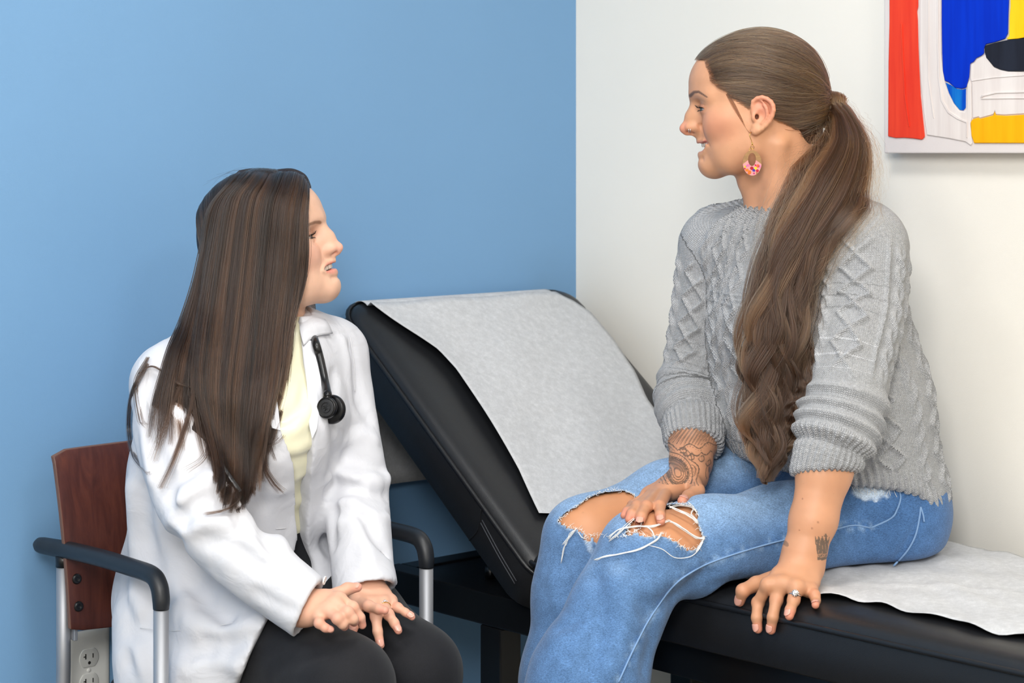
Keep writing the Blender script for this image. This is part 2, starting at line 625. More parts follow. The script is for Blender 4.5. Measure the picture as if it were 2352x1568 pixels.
def build_chair():
    FR = P(370, 1330, 2.745)     # front post, sitter's right
    FL = P(979, 1245, 3.02)      # front post, sitter's left
    lat = FL - FR; lat[2] = 0
    wid = np.linalg.norm(lat); lat /= wid
    fwd = np.array([lat[1], -lat[0], 0.0])       # out of the wall
    RR = P(114, 1290, 2.975)     # rear post right
    depth = (FR - RR) @ fwd
    arm_z = 0.662
    base = (FR + FL) / 2 - fwd * depth * 0.5
    e = empty('armchair', (base[0], base[1], 0), 'armchair with mahogany plywood back, black arms and aluminium legs against the blue wall', 'chair')
    FRb, FLb = FR.copy(), FL.copy(); FRb[2] = FLb[2] = 0
    for side, F0, sgn in (('r', FRb, -1), ('l', FLb, 1)):
        Rr = F0 - fwd * depth
        zt = arm_z + 0.002
        # front leg, rear leg
        tube('leg', [F0 + (0, 0, 0.0), F0 + (0, 0, 0.3), F0 + (0, 0, zt - 0.022)], 0.0107, M_ALU, e, 20)
        tube('leg', [Rr - fwd * 0.03 + (0, 0, 0.0), Rr - fwd * 0.012 + (0, 0, 0.25), Rr + (0, 0, 0.5), Rr + (0, 0, zt - 0.010)], 0.0107, M_ALU, e, 20)
        # arm: comes up over the front leg, runs back, slightly dropping, and flares out at its end
        out = lat * sgn
        pts = [F0 + (0, 0, zt - 0.022), F0 + (0, 0, zt - 0.008) , F0 - fwd * 0.007 + (0, 0, zt + 0.010), F0 - fwd * 0.028 + (0, 0, zt + 0.0205),
               F0 - fwd * 0.09 + (0, 0, zt + 0.021), F0 - fwd * 0.18 + (0, 0, zt + 0.019), Rr + fwd * 0.03 + (0, 0, zt + 0.014),
               Rr - fwd * 0.020 + out * 0.006 + (0, 0, zt + 0.012), Rr - fwd * 0.066 + out * 0.014 + (0, 0, zt + 0.011)]
        cp = catmull(pts, 40)
        rr = np.interp(np.linspace(0, 1, 40), [0, 0.1, 0.25, 0.5, 0.85, 0.97, 1.0], [0.0112, 0.0122, 0.0126, 0.0128, 0.0132, 0.0125, 0.006])
        tube('arm', cp, rr, M_ARM, e, 20)
        tube('arm_collar', [Rr + (0, 0, zt - 0.014), Rr + (0, 0, zt + 0.004)], 0.0118, M_SCREW, e, 20)
        # bracket plate between rear leg and backrest
        box('bracket', Rr + fwd * 0.006 - out * 0.012 + (0, 0, 0.585), fwd * 0.012, lat * 0.003, EZ * 0.045, M_ALU, e, 0.001)
    # curved plywood back
    w2 = wid / 2 + 0.010
    cen = (FRb + FLb) / 2 - fwd * (depth - 0.022)
    nz, nx = 14, 20
    zlo, zhi = 0.558, 0.824
    thick = 0.011
    V = []
    for layer in (0, 1):
        for i in range(nz + 1):
            t = i / nz
            z = zlo + (zhi - zlo) * t
            hw = w2 * (0.965 + 0.06 * t)
            for j in range(nx + 1):
                s = -1 + 2 * j / nx
                x = s * hw
                curve = 0.030 * (1 - s * s)
                lean = 0.030 * t * t + 0.004
                top = 0.0
                zz = z
                if i == nz:
                    zz = z - 0.008 * max(0, (abs(s) - 0.9) / 0.1) ** 2
                if i == 0:
                    zz = z + 0.003 * max(0, (abs(s) - 0.9) / 0.1) ** 2 - 0.014 * (1 - s * s)
                p = cen + lat * x - fwd * (curve + lean - (thick if layer else 0)) + EZ * zz
                V.append(p)
    W = nx + 1
    off = (nz + 1) * W
    Fs = []
    for i in range(nz):
        for j in range(nx):
            a = i * W + j
            Fs.append((a, a + W, a + W + 1, a + 1))
            a += off
            Fs.append((a, a + 1, a + W + 1, a + W))
    rim = [(0, j) for j in range(nx)] + [(i, nx) for i in range(nz)] + [(nz, j) for j in range(nx, 0, -1)] + [(i, 0) for i in range(nz, 0, -1)]
    nrim = len(rim)
    nf = len(Fs)
    for k in range(nrim):
        a = rim[k][0] * W + rim[k][1]
        b = rim[(k + 1) % nrim][0] * W + rim[(k + 1) % nrim][1]
        Fs.append((a, b, b + off, a + off))
    o = obj('backrest', V, Fs, M_WOOD, e, True)
    o.data.materials.append(M_PLYEDGE)
    for k in range(nf, len(Fs)):
        o.data.polygons[k].material_index = 1
        o.data.polygons[k].use_smooth = False
    bevel(o, 0.002, 2)
    for sgn in (-1, 1):
        for z in (0.634, 0.593):
            t = (z - zlo) / (zhi - zlo)
            s = sgn * 0.93
            x = s * w2 * (0.965 + 0.06 * t)
            p = cen + lat * x - fwd * (0.030 * (1 - s * s) + 0.030 * t * t + 0.004 - thick) + EZ * z
            disc_lathe('screw', p - fwd * 0.001, fwd, [(0.0078, 0), (0.0078, 0.003), (0.006, 0.0052), (0.003, 0.0052), (0.0028, 0.004)], M_SCREW, o)
    # seat
    sc_ = (FRb + FLb) / 2 - fwd * (depth * 0.5 - 0.02)
    ol = densify(rounded_rect(-wid / 2 + 0.018, wid / 2 - 0.018, -depth / 2 - 0.0, depth / 2 + 0.075, [0.09, 0.09, 0.13, 0.13]), 0.03)
    ctr = ol.mean(axis=0)
    V, Fs = [], []
    rings = [(1.0, 0.435), (1.02, 0.455), (1.0, 0.488), (0.95, 0.500), (0.8, 0.507), (0.5, 0.509), (0.05, 0.509)]
    n = len(ol)
    for (s, z) in rings:
        for q in ol:
            q2 = ctr + (q - ctr) * s
            V.append(sc_ + lat * q2[0] + fwd * q2[1] + EZ * z)
    for i in range(len(rings) - 1):
        for k in range(n):
            k2 = (k + 1) % n
            Fs.append((i * n + k, i * n + k2, (i + 1) * n + k2, (i + 1) * n + k))
    Fs.append(tuple(reversed(range(n))))
    Fs.append(tuple((len(rings) - 1) * n + k for k in range(n)))
    obj('seat', V, Fs, M_SEATF, e, True)
    for s in (-1, 1):
        q0 = (FRb if s < 0 else FLb) + EZ * 0.42
        tube('seat_rail', [q0, q0 - fwd * depth * 0.5, q0 - fwd * depth], 0.009, M_ALU, e, 12)
    tube('seat_rail', [FRb + EZ * 0.425 - fwd * 0.1, FLb + EZ * 0.425 - fwd * 0.1], 0.009, M_ALU, e, 12)
    tube('seat_rail', [FRb + EZ * 0.425 - fwd * 0.28, FLb + EZ * 0.425 - fwd * 0.28], 0.009, M_ALU, e, 12)
    return e, lat, fwd
CHAIR, CLAT, CFWD = build_chair()

# ------------------------------------------------------------------ wall outlet
M_PLATE = simple_mat('white_outlet_plastic', (226, 226, 222), 0.35)
M_RECEP = simple_mat('white_receptacle', (214, 214, 210), 0.3)
M_SLOT = simple_mat('dark_slot', (20, 18, 16), 0.6)
def build_outlet():
    # centre of the plate on the blue wall
    a_c = None
    best = 1e9
    for a in np.linspace(0.5, 1.6, 2000):
        p = R(a, 0, 0)
        px = PX0 + FPX * p[0] / p[1]
        if abs(px - 199) < best:
            best, a_c = abs(px - 199), a
    pc = R(a_c, 0, 0)
    ztop = CAMZ - (1446 - PY0) / FPX * pc[1]
    H, Wd = 0.124, 0.079
    zc = ztop - H / 2
    e = empty('wall_outlet', R(a_c, 0.0, zc), 'white duplex power outlet low on the blue wall behind the chair', 'outlet')
    U = -EB3            # to the right along the wall as seen
    N = EW3
    c = R(a_c, 0.0, zc)
    ol = rounded_rect(-Wd / 2, Wd / 2, -H / 2, H / 2, 0.004, 4)
    def ring(s_in, h):
        return [c + U * (x - math.copysign(s_in, x)) + EZ * (y - math.copysign(s_in, y)) + N * h for (x, y) in ol]
    V = ring(0, 0.0005) + ring(0, 0.003) + ring(0.004, 0.0062) + ring(0.010, 0.0068)
    n = len(ol)
    Fs = []
    for i in range(3):
        for k in range(n):
            k2 = (k + 1) % n
            Fs.append((i * n + k, i * n + k2, (i + 1) * n + k2, (i + 1) * n + k))
    Fs.append(tuple(3 * n + k for k in range(n)))
    obj('cover_plate', V, Fs, M_PLATE, e, True)
    for s in (1, -1):
        cz = c + EZ * 0.0194 * s
        pts = []
        r, hh = 0.0172, 0.0143
        for k in range(40):
            t = 2 * math.pi * k / 40
            x, y = r * math.cos(t), r * math.sin(t)
            pts.append((x, max(-hh, min(hh, y))))
        def rr(sc_, h):
            return [cz + U * x * sc_ + EZ * y * sc_ + N * h for (x, y) in pts]
        V = rr(1.0, 0.0066) + rr(1.0, 0.0080) + rr(0.94, 0.0086)
        n = len(pts)
        Fs = []
        for i in range(2):
            for k in range(n):
                k2 = (k + 1) % n
                Fs.append((i * n + k, i * n + k2, (i + 1) * n + k2, (i + 1) * n + k))
        Fs.append(tuple(2 * n + k for k in range(n)))
        ro = obj('receptacle', V, Fs, M_RECEP, e, True)
        box('slot', cz + U * -0.0064 + EZ * 0.003 + N * 0.0087, U * 0.0009, EZ * 0.0042, N * 0.0003, M_SLOT, ro)
        box('slot', cz + U * -0.0085 + EZ * 0.003 + N * 0.0087, U * 0.0018, EZ * 0.0008, N * 0.0003, M_SLOT, ro)
        box('slot', cz + U * 0.0064 + EZ * 0.003 + N * 0.0087, U * 0.0008, EZ * 0.0034, N * 0.0003, M_SLOT, ro)
        disc_lathe('ground_hole', cz - EZ * 0.0075 + N * 0.0085, N, [(0.0026, 0), (0.0026, 0.0005)], M_SLOT, ro, 16)
    disc_lathe('screw', c + N * 0.0066, N, [(0.0033, 0), (0.0033, 0.0012), (0.002, 0.0019)], M_PLATE, e, 16)
build_outlet()

# ------------------------------------------------------------------ abstract canvas on the white wall
def paint_mat(name, col, streak=0.0, col2=None):
    m, nt, b = new_mat(name)
    tc = node(nt, 'ShaderNodeTexCoord')
    mp = node(nt, 'ShaderNodeMapping')
    mp.inputs['Scale'].default_value = (60, 60, 4)
    nt.links.new(tc.outputs['Object'], mp.inputs['Vector'])
    n1 = node(nt, 'ShaderNodeTexNoise', inp={'Scale': 1.5, 'Detail': 4.0})
    nt.links.new(mp.outputs[0], n1.inputs['Vector'])
    c2 = col2 or [c * 0.92 for c in col]
    r = ramp(nt, n1.outputs['Fac'], [(0.35, lin(c2)), (0.65, lin(col))])
    nt.links.new(r.outputs[0], b.inputs['Base Color'])
    bp = node(nt, 'ShaderNodeBump', inp={'Strength': 0.4, 'Distance': 0.0006})
    nt.links.new(n1.outputs['Fac'], bp.inputs['Height'])
    nt.links.new(bp.outputs[0], b.inputs['Normal'])
    b.inputs['Roughness'].default_value = 0.5
    b.inputs['Specular IOR Level'].default_value = 0.15
    return m
def build_painting():
    A0 = 0.035
    best = (1e9, 0)
    for b in np.linspace(0.2, 1.6, 4000):
        p = R(A0, b, 0)
        px = PX0 + FPX * p[0] / p[1]
        best = min(best, (abs(px - 2031), b))
    b0 = best[1]
    zb = CAMZ
    Wd, H = 0.92, 0.92
    e = empty('abstract_painting', R(0.0, b0 + Wd / 2, zb), 'abstract canvas painting with red, white, blue and yellow strokes on the white wall', 'painting')
    canvas = box('canvas', R(0.018, b0 + Wd / 2, zb + H / 2), EB3 * 0.0175, EW3 * Wd / 2, EZ * H / 2,
                 simple_mat('primed_canvas', (226, 218, 216), 0.7, bump=0.0002, bscale=900), e, 0.002)
    def pt(px, py, h):
        """pixel on the front face of the canvas"""
        lo, hi = b0 - 0.3, b0 + 1.5
        for _ in range(40):
            mid = (lo + hi) / 2
            q = R(A0 + h, mid, 0)
            if PX0 + FPX * q[0] / q[1] < px:
                lo = mid
            else:
                hi = mid
        q = R(A0 + h, lo, 0)
        q[2] = CAMZ - (py - PY0) / FPX * q[1]
        return q
    def stroke(name, poly, mat, h=0.003, lift=0.001):
        """thick dab of paint: outline in pixels on the canvas"""
        n = len(poly)
        bot = [pt(x, y, 0.0004) for x, y in poly]
        top = [pt(x, y, h) for x, y in poly]
        V = bot + top
        Fs = [tuple(n + k for k in range(n))] + [(k, (k + 1) % n, n + (k + 1) % n, n + k) for k in range(n)]
        o = obj(name.split(':')[0], V, Fs, mat, e)
        if ':' in name:
            o['label'] = 'thick ' + name.split(':')[1] + ' paint stroke'
        bevel(o, min(0.0018, h * 0.45), 3)
        return o
    cr = lambda x, y: (2000 + x / 3.92, y / 3.92)
    def poly(pts):
        return [cr(x, y) for x, y in pts]
    M_RED = paint_mat('red_paint', (240, 74, 48), col2=(230, 60, 42))
    M_WHT = paint_mat('white_paint', (234, 226, 222), col2=(224, 214, 210))
    M_BLU = paint_mat('blue_paint', (0, 52, 198), col2=(0, 44, 184))
    M_LBL = paint_mat('light_blue_paint', (20, 120, 205), col2=(0, 70, 190))
    M_BLK = paint_mat('black_paint', (38, 42, 54), col2=(32, 34, 44))
    M_YEL = paint_mat('yellow_paint', (255, 212, 40), col2=(250, 196, 20))
    M_ORG = paint_mat('amber_paint', (250, 184, 18), col2=(244, 172, 12))
    TOP = -1400
    stroke('paint_stroke:red', poly([(170, TOP), (440, TOP), (428, 60), (418, 100), (424, 180), (430, 420), (438, 620), (450, 860), (470, 1060), (488, 1230),
            (462, 1258), (380, 1246), (300, 1240), (225, 1242), (156, 1228), (158, 900), (160, 560), (168, 200)]), M_RED, 0.0035)
    stroke('paint_ridge', poly([(270, 210), (282, 215), (292, 500), (312, 860), (348, 1140), (340, 1142), (300, 870), (282, 520)]), M_RED, 0.0052)
    stroke('paint_stroke:white', poly([(446, TOP), (632, TOP), (632, 200), (636, 500), (650, 640), (672, 760), (700, 850), (750, 940), (800, 1000), (850, 1010), (868, 990),
            (868, 760), (890, 715), (906, 760), (910, 1060), (898, 1120), (915, 1290), (900, 1310), (850, 1275), (700, 1245), (505, 1215), (478, 1020), (452, 760), (440, 500), (442, 200)]), M_WHT, 0.0030)
    stroke('paint_ridge', poly([(596, TOP), (612, TOP), (612, 400), (620, 700), (650, 900), (710, 1000), (800, 1060), (866, 1090), (868, 1240), (860, 1240), (858, 1105), (780, 1075), (690, 1015), (632, 910), (604, 700), (596, 400)]), M_WHT, 0.0046)
    stroke('paint_ridge', poly([(514, TOP), (522, TOP), (522, 700), (572, 1070), (560, 1060), (510, 700)]), M_WHT, 0.0040)
    stroke('paint_stroke:blue', poly([(640, TOP), (1300, TOP), (1240, 140), (1236, 300), (1210, 350), (1120, 380), (1035, 400), (1022, 440), (1022, 480), (1000, 500), (950, 525),
            (925, 560), (896, 570), (888, 690), (860, 790), (820, 800), (760, 790), (700, 740), (668, 730), (650, 640), (642, 480), (638, 200)]), M_BLU, 0.0042)
    stroke('paint_stroke:light blue', poly([(672, 742), (720, 764), (780, 800), (830, 806), (858, 796), (856, 970), (835, 995), (800, 990), (750, 930), (705, 840)]), M_LBL, 0.0022)
    stroke('paint_stroke:white', poly([(902, 580), (930, 566), (956, 532), (1010, 506), (1032, 488), (1060, 540), (1110, 605), (1160, 626), (1230, 640), (1420, 650), (1900, 640), (3600, 640), (3600, 1010),
            (1500, 1022), (1380, 1024), (1200, 1035), (1126, 1030), (1116, 996), (1104, 1030), (980, 1064), (972, 1050), (918, 1066), (912, 760), (896, 705)]), M_WHT, 0.0030)
    stroke('paint_ridge', poly([(1000, 850), (1120, 825), (1420, 815), (1420, 835), (1130, 842), (1010, 870), (1000, 884), (1420, 876), (1420, 890), (1000, 892), (985, 875)]), M_WHT, 0.0048)
    stroke('paint_ridge', poly([(905, 720), (1100, 690), (1420, 668), (1420, 680), (1100, 704), (905, 734)]), M_WHT, 0.0044)
    stroke('paint_stroke:black', poly([(1026, 410), (1120, 384), (1220, 362), (1300, 350), (1420, 336), (3400, 330), (3400, 630), (1420, 640), (1240, 642), (1170, 628), (1108, 600), (1040, 520), (1026, 470)]), M_BLK, 0.0050)
    stroke('paint_stroke:yellow', poly([(1262, TOP), (3300, TOP), (3300, 310), (1420, 330), (1330, 348), (1235, 356), (1222, 348), (1246, 322), (1250, 140), (1258, 60)]), M_YEL, 0.0060)
    stroke('paint_stroke:amber', poly([(918, 1072), (976, 1056), (982, 1070), (1104, 1038), (1116, 1002), (1128, 1036), (1220, 1042), (1420, 1030), (3600, 1020), (3600, 1288), (1420, 1288),
            (930, 1288), (906, 1220), (902, 1150), (898, 1100)]), M_ORG, 0.0040)
    return e
build_painting()
# ------------------------------------------------------------------ implicit surfaces -> continuous meshes
f32 = np.float32
from concurrent.futures import ThreadPoolExecutor
POOL = ThreadPoolExecutor(4)
def seg_dist(p, pts):
    pts = np.asarray(pts, f32)
    d = np.full(len(p), 9.0, f32)
    for a, b in zip(pts[:-1], pts[1:]):
        ba = b - a
        t = np.clip((p - a) @ ba / (ba @ ba + f32(1e-12)), 0, 1)
        q = p - a - t[:, None] * ba
        d = np.minimum(d, (q * q).sum(1))
    return np.sqrt(d)
def A3(v):
    return np.asarray(v, f32)

class Shape:
    """list of blended primitives; every primitive is a signed distance on (N,3) arrays"""
    def __init__(self):
        self.ops = []      # (op, fn, k, lo, hi)
        self.post = []
    def add(self, fn, k=0.01, op='u', lo=None, hi=None):
        self.ops.append((op, fn, f32(k), lo, hi))
        return self
    def cap(self, a, b, ra, rb=None, k=0.01, op='u', side=None, flat=1.0):
        """tapered capsule; with side given its width along that direction is multiplied by flat"""
        a, b = A3(a), A3(b)
        rb = ra if rb is None else rb
        ra, rb = f32(ra), f32(rb)
        ba = b - a
        L2 = f32(max(float(ba @ ba), 1e-12))
        if side is not None:
            s = A3(side)
            s = s / np.linalg.norm(s)
            fl = f32(flat)
            def fn(p):
                pa = p - a
                t = np.clip(pa @ ba / L2, 0, 1)
                d = pa - t[:, None] * ba
                u = d @ s
                d = d - u[:, None] * s
                rr = ra + (rb - ra) * t
                q = np.sqrt((d * d).sum(1) + (u / fl) ** 2)
                return (q - rr) * (1 if fl > 1 else max(fl, 0.4))
            m = max(ra, rb) * max(1, flat)
        else:
            def fn(p):
                pa = p - a
                t = np.clip(pa @ ba / L2, 0, 1)
                d = pa - t[:, None] * ba
                return np.sqrt((d * d).sum(1)) - (ra + (rb - ra) * t)
            m = max(ra, rb)
        return self.add(fn, k, op, np.minimum(a, b) - m, np.maximum(a, b) + m)
    def chain(self, pts, rs, k=0.01, kin=0.004, op='u', side=None, flat=1.0):
        """polyline limb: segments joined to each other with kin, to the rest with k"""
        pts = [A3(p) for p in pts]
        sub = Shape()
        for i in range(len(pts) - 1):
            sub.cap(pts[i], pts[i + 1], rs[i], rs[i + 1], k=kin, side=side, flat=flat)
        lo = np.min([o[3] for o in sub.ops], axis=0)
        hi = np.max([o[4] for o in sub.ops], axis=0)
        self.add(sub.eval, k, op, lo, hi)
        self.ops[-1] = self.ops[-1] + (True,)
        return self
    def rchain(self, pts, ts, rfun, k=0.0, op='u'):
        """limb whose radius is a function of the parameter ts along it"""
        pts = A3(pts); ts = A3(ts)
        def fn(p, lo=None, hi=None, band=0.0):
            best = np.full(len(p), 9.0, f32); bt = np.zeros(len(p), f32)
            for i in range(len(pts) - 1):
                a = pts[i]; ba = pts[i + 1] - a
                pa = p - a
                t = np.clip(pa @ ba / (ba @ ba), 0, 1)
                q = pa - t[:, None] * ba
                q2 = (q * q).sum(1)
                m_ = q2 < best
                best = np.where(m_, q2, best)
                bt = np.where(m_, ts[i] + t * (ts[i + 1] - ts[i]), bt)
            return (np.sqrt(best) - rfun(bt)) * f32(0.85)
        m = float(max(rfun(np.linspace(ts[0], ts[-1], 200)))) + 0.005
        self.ops.append((op, fn, f32(k), pts.min(0) - m, pts.max(0) + m, True))
        return self
    def sub(self, fn, k, lo, hi, op='u'):
        """fn(p, lo, hi, band): a shape of its own"""
        self.ops.append((op, fn, f32(k), lo, hi, True))
        return self
    def dent(self, pts, depth, w):
        """soft groove (depth > 0) or ridge (depth < 0) along a polyline"""
        pts = A3(pts)
        depth, w = f32(depth), f32(w)
        def fn(p):
            d = seg_dist(p, pts)
            return -depth * np.exp(-(d / w) ** 2)
        m = float(w) * 2.6
        return self.add(fn, 0.0, 'd', pts.min(0) - m, pts.max(0) + m)
    def ell(self, c, r, k=0.01, op='u', rot=None):
        c, r = A3(c), A3(r)
        Rm = None if rot is None else A3(rot)      # rows = local axes
        def fn(p):
            q = p - c
            if Rm is not None:
                q = q @ Rm.T
            q1 = q / r
            k0 = np.sqrt((q1 * q1).sum(1))
            q2 = q1 / r
            k1 = np.sqrt((q2 * q2).sum(1)) + 1e-9
            return k0 * (k0 - 1) / k1
        m = float(r.max())
        return self.add(fn, k, op, c - m, c + m)
    def box(self, c, ax, half, rad, k=0.005, op='u'):
        c = A3(c); ax = A3(ax); half = A3(half) - f32(rad)
        def fn(p):
            q = np.abs((p - c) @ ax.T) - half
            return np.sqrt((np.maximum(q, 0) ** 2).sum(1)) + np.minimum(q.max(1), 0) - f32(rad)
        m = float(np.linalg.norm(half)) + rad
        return self.add(fn, k, op, c - m, c + m)
    def eval(self, p, lo=None, hi=None, band=0.0):
        d = np.full(len(p), 1.0, f32)
        for o_ in self.ops:
            op, fn, k, plo, phi = o_[:5]
            if lo is not None and plo is not None:
                m = (float(k) + band) if op != 'd' else 0.0
                if np.any(plo - m > hi) or np.any(phi + m < lo):
                    continue
            if len(o_) == 6:
                e = fn(p, lo, hi, band + float(k))
            else:
                e = fn(p)
            if op == 'u':
                if k > 0:
                    h = np.maximum(k - np.abs(d - e), 0) / k
                    d = np.minimum(d, e) - h * h * k * f32(0.25)
                else:
                    d = np.minimum(d, e)
            elif op == 's':
                e = -e
                if k > 0:
                    h = np.maximum(k - np.abs(d - e), 0) / k
                    d = np.maximum(d, e) + h * h * k * f32(0.25)
                else:
                    d = np.maximum(d, e)
            elif op == 'i':
                if k > 0:
                    h = np.maximum(k - np.abs(d - e), 0) / k
                    d = np.maximum(d, e) + h * h * k * f32(0.25)
                else:
                    d = np.maximum(d, e)
            elif op == 'd':       # displacement
                d = d - e
        return d

def surface(ev, lo, hi, h, newton=2, slack=1.7):
    """sparse surface nets of ev(p, lo, hi, band) inside the box; returns V, quads"""
    lo = np.asarray(lo, float); hi = np.asarray(hi, float)
    B = 8
    nb = np.maximum(1, np.ceil((hi - lo) / (h * B)).astype(int))
    n = nb * B + 1
    bs = h * B
    # block centres, coarse pass
    gi = np.stack(np.meshgrid(*[np.arange(k) for k in nb], indexing='ij'), -1).reshape(-1, 3)
    cen = (lo + (gi + 0.5) * bs).astype(f32)
    dc = np.empty(len(cen), f32)
    CH = 30000
    def coarse(i):
        dc[i:i + CH] = ev(cen[i:i + CH])
    list(POOL.map(coarse, range(0, len(cen), CH)))
    act = np.abs(dc) < bs * 0.87 * slack
    val = np.where(dc > 0, f32(1), f32(-1)).reshape(nb)
    G = np.ones(n, f32)
    G[:-1, :-1, :-1] = np.repeat(np.repeat(np.repeat(val, B, 0), B, 1), B, 2)
    G[-1] = G[-2]; G[:, -1] = G[:, -2]; G[:, :, -1] = G[:, :, -2]
    off = np.stack(np.meshgrid(*[np.arange(B + 1)] * 3, indexing='ij'), -1).reshape(-1, 3)
    ai = gi[act]
    # group the active blocks in 4x4x4 super blocks so that far primitives can be skipped
    key = (ai // 4) @ np.array([1000000, 1000, 1])
    order = np.argsort(key, kind='stable')
    ai, key = ai[order], key[order]
    cuts = np.flatnonzero(np.diff(key)) + 1
    def work(grp):
        idx = (grp[:, None, :] * B + off[None]).reshape(-1, 3)
        pts = (lo + idx * h).astype(f32)
        d = ev(pts, pts.min(0), pts.max(0), bs * 1.0)
        G[idx[:, 0], idx[:, 1], idx[:, 2]] = d
    list(POOL.map(work, [g for g in np.split(ai, cuts) if len(g)]))
    S = G < 0
    # cells with a sign change
    cnt = np.zeros(n - 1, np.int8)
    for dx in (0, 1):
        for dy in (0, 1):
            for dz in (0, 1):
                cnt += S[dx:n[0] - 1 + dx, dy:n[1] - 1 + dy, dz:n[2] - 1 + dz]
    cell = (cnt > 0) & (cnt < 8)
    ci = np.argwhere(cell)
    vid = np.full(n - 1, -1, np.int32)
    vid[ci[:, 0], ci[:, 1], ci[:, 2]] = np.arange(len(ci))
    corners = np.array([(x, y, z) for x in (0, 1) for y in (0, 1) for z in (0, 1)])
    cv = np.stack([G[ci[:, 0] + c[0], ci[:, 1] + c[1], ci[:, 2] + c[2]] for c in corners], 1)
    acc = np.zeros((len(ci), 3)); num = np.zeros(len(ci))
    for a in range(8):
        for b in range(a + 1, 8):
            df = corners[b] - corners[a]
            if np.abs(df).sum() != 1:
                continue
            va, vb = cv[:, a], cv[:, b]
            m = (va < 0) != (vb < 0)
            t = np.where(m, va / np.where(m, va - vb, 1), 0)
            pos = corners[a] + t[:, None] * df
            acc += np.where(m[:, None], pos, 0)
            num += m
    V = (lo + (ci + acc / num[:, None]) * h).astype(f32)
    quads = []
    for ax in range(3):
        o1, o2 = [(1, 2), (2, 0), (0, 1)][ax]
        sl0 = [slice(1, n[0] - 1)] * 3
        s0 = [slice(0, None)] * 3
        a_ = [slice(None)] * 3
        lo_s = [slice(1, n[k] - 1) for k in range(3)]
        hi_s = [slice(1, n[k] - 1) for k in range(3)]
        lo_s[ax] = slice(0, n[ax] - 1)
        hi_s[ax] = slice(1, n[ax])
        Sa, Sb = S[tuple(lo_s)], S[tuple(hi_s)]
        for flip in (False, True):
            m = (Sa & ~Sb) if not flip else (~Sa & Sb)
            e = np.argwhere(m)
            if len(e) == 0:
                continue
            base = e.copy()
            for k in range(3):
                if k != ax:
                    base[:, k] += 1
            def c(d1, d2):
                q = base.copy()
                q[:, o1] -= d1
                q[:, o2] -= d2
                return vid[q[:, 0], q[:, 1], q[:, 2]]
            qd = np.stack([c(1, 1), c(0, 1), c(0, 0), c(1, 0)], 1)
            if flip:
                qd = qd[:, ::-1]
            quads.append(qd)
    Q = np.concatenate(quads)
    Q = Q[(Q >= 0).all(1)]
    # walk the vertices onto the surface
    for it in range(newton):
        d0, g = grad(ev, V, h)
        g2 = (g * g).sum(1) + 1e-6
        step = np.clip(d0 / g2, -2 * h, 2 * h)
        st = g * step[:, None]
        L = np.sqrt((st * st).sum(1)) + 1e-9
        st *= np.minimum(1, h * 0.9 / L)[:, None]
        V = V - st.astype(f32)
    return V, Q

def chunks(ev, V):
    """evaluate at arbitrary points, sorted into cells so that far primitives are skipped"""
    cs = 0.05
    key = np.floor(V / cs).astype(np.int64) @ np.array([4000037, 2011, 1])
    order = np.argsort(key, kind='stable')
    out = np.empty(len(V), f32)
    ks = key[order]
    cuts = np.flatnonzero(np.diff(ks)) + 1
    def work(idx):
        p = V[idx]
        out[idx] = ev(p, p.min(0), p.max(0), 0.02)
    list(POOL.map(work, np.split(order, cuts)))
    return out

def grad(ev, V, h):
    e = f32(h * 0.5)
    n = len(V)
    k4 = np.array([(1, -1, -1), (-1, -1, 1), (-1, 1, -1), (1, 1, 1)], f32) * e
    P4 = (V[None] + k4[:, None]).reshape(-1, 3)
    d = chunks(ev, P4).reshape(4, n)
    g = sum(k4[i][None] * d[i][:, None] for i in range(4)) / (4 * e * e)
    return d.mean(0), g

def vert_normals(V, Q):
    n = np.cross(V[Q[:, 2]] - V[Q[:, 0]], V[Q[:, 3]] - V[Q[:, 1]]) if Q.shape[1] == 4 else np.cross(V[Q[:, 1]] - V[Q[:, 0]], V[Q[:, 2]] - V[Q[:, 0]])
    N = np.zeros_like(V)
    for k in range(Q.shape[1]):
        for a in range(3):
            N[:, a] += np.bincount(Q[:, k], weights=n[:, a], minlength=len(V))
    return N / (np.linalg.norm(N, axis=1)[:, None] + 1e-12)

def relax(V, Q, it=2, lam=0.5, mask=None):
    nb = np.concatenate([Q[:, [k, (k + 1) % Q.shape[1]]] for k in range(Q.shape[1])])
    deg = np.bincount(nb[:, 0], minlength=len(V)) + np.bincount(nb[:, 1], minlength=len(V))
    for _ in range(it):
        S = np.zeros_like(V)
        for a in range(3):
            S[:, a] = np.bincount(nb[:, 0], weights=V[nb[:, 1], a], minlength=len(V)) + np.bincount(nb[:, 1], weights=V[nb[:, 0], a], minlength=len(V))
        M = S / np.maximum(deg, 1)[:, None]
        w = lam if mask is None else lam * mask[:, None]
        V = V + (M - V) * w
    return V.astype(f32)

def keep_faces(V, Q, fmask):
    Q = Q[fmask]
    used = np.zeros(len(V), bool)
    used[Q.ravel()] = True
    mp = np.cumsum(used) - 1
    return V[used], mp[Q], used

def add_attr(me, name, data, kind='FLOAT'):
    data = np.asarray(data, f32)
    if kind == 'COLOR':
        a = me.attributes.new(name, 'FLOAT_COLOR', 'POINT')
        if data.shape[1] == 3:
            data = np.concatenate([data, np.ones((len(data), 1), f32)], 1)
        a.data.foreach_set('color', data.ravel())
    elif kind == 'VEC':
        a = me.attributes.new(name, 'FLOAT_VECTOR', 'POINT')
        a.data.foreach_set('vector', data.ravel())
    else:
        a = me.attributes.new(name, 'FLOAT', 'POINT')
        a.data.foreach_set('value', data.ravel())

def sstep(x, a, b):
    t = np.clip((x - a) / (b - a), 0, 1)
    return t * t * (3 - 2 * t)

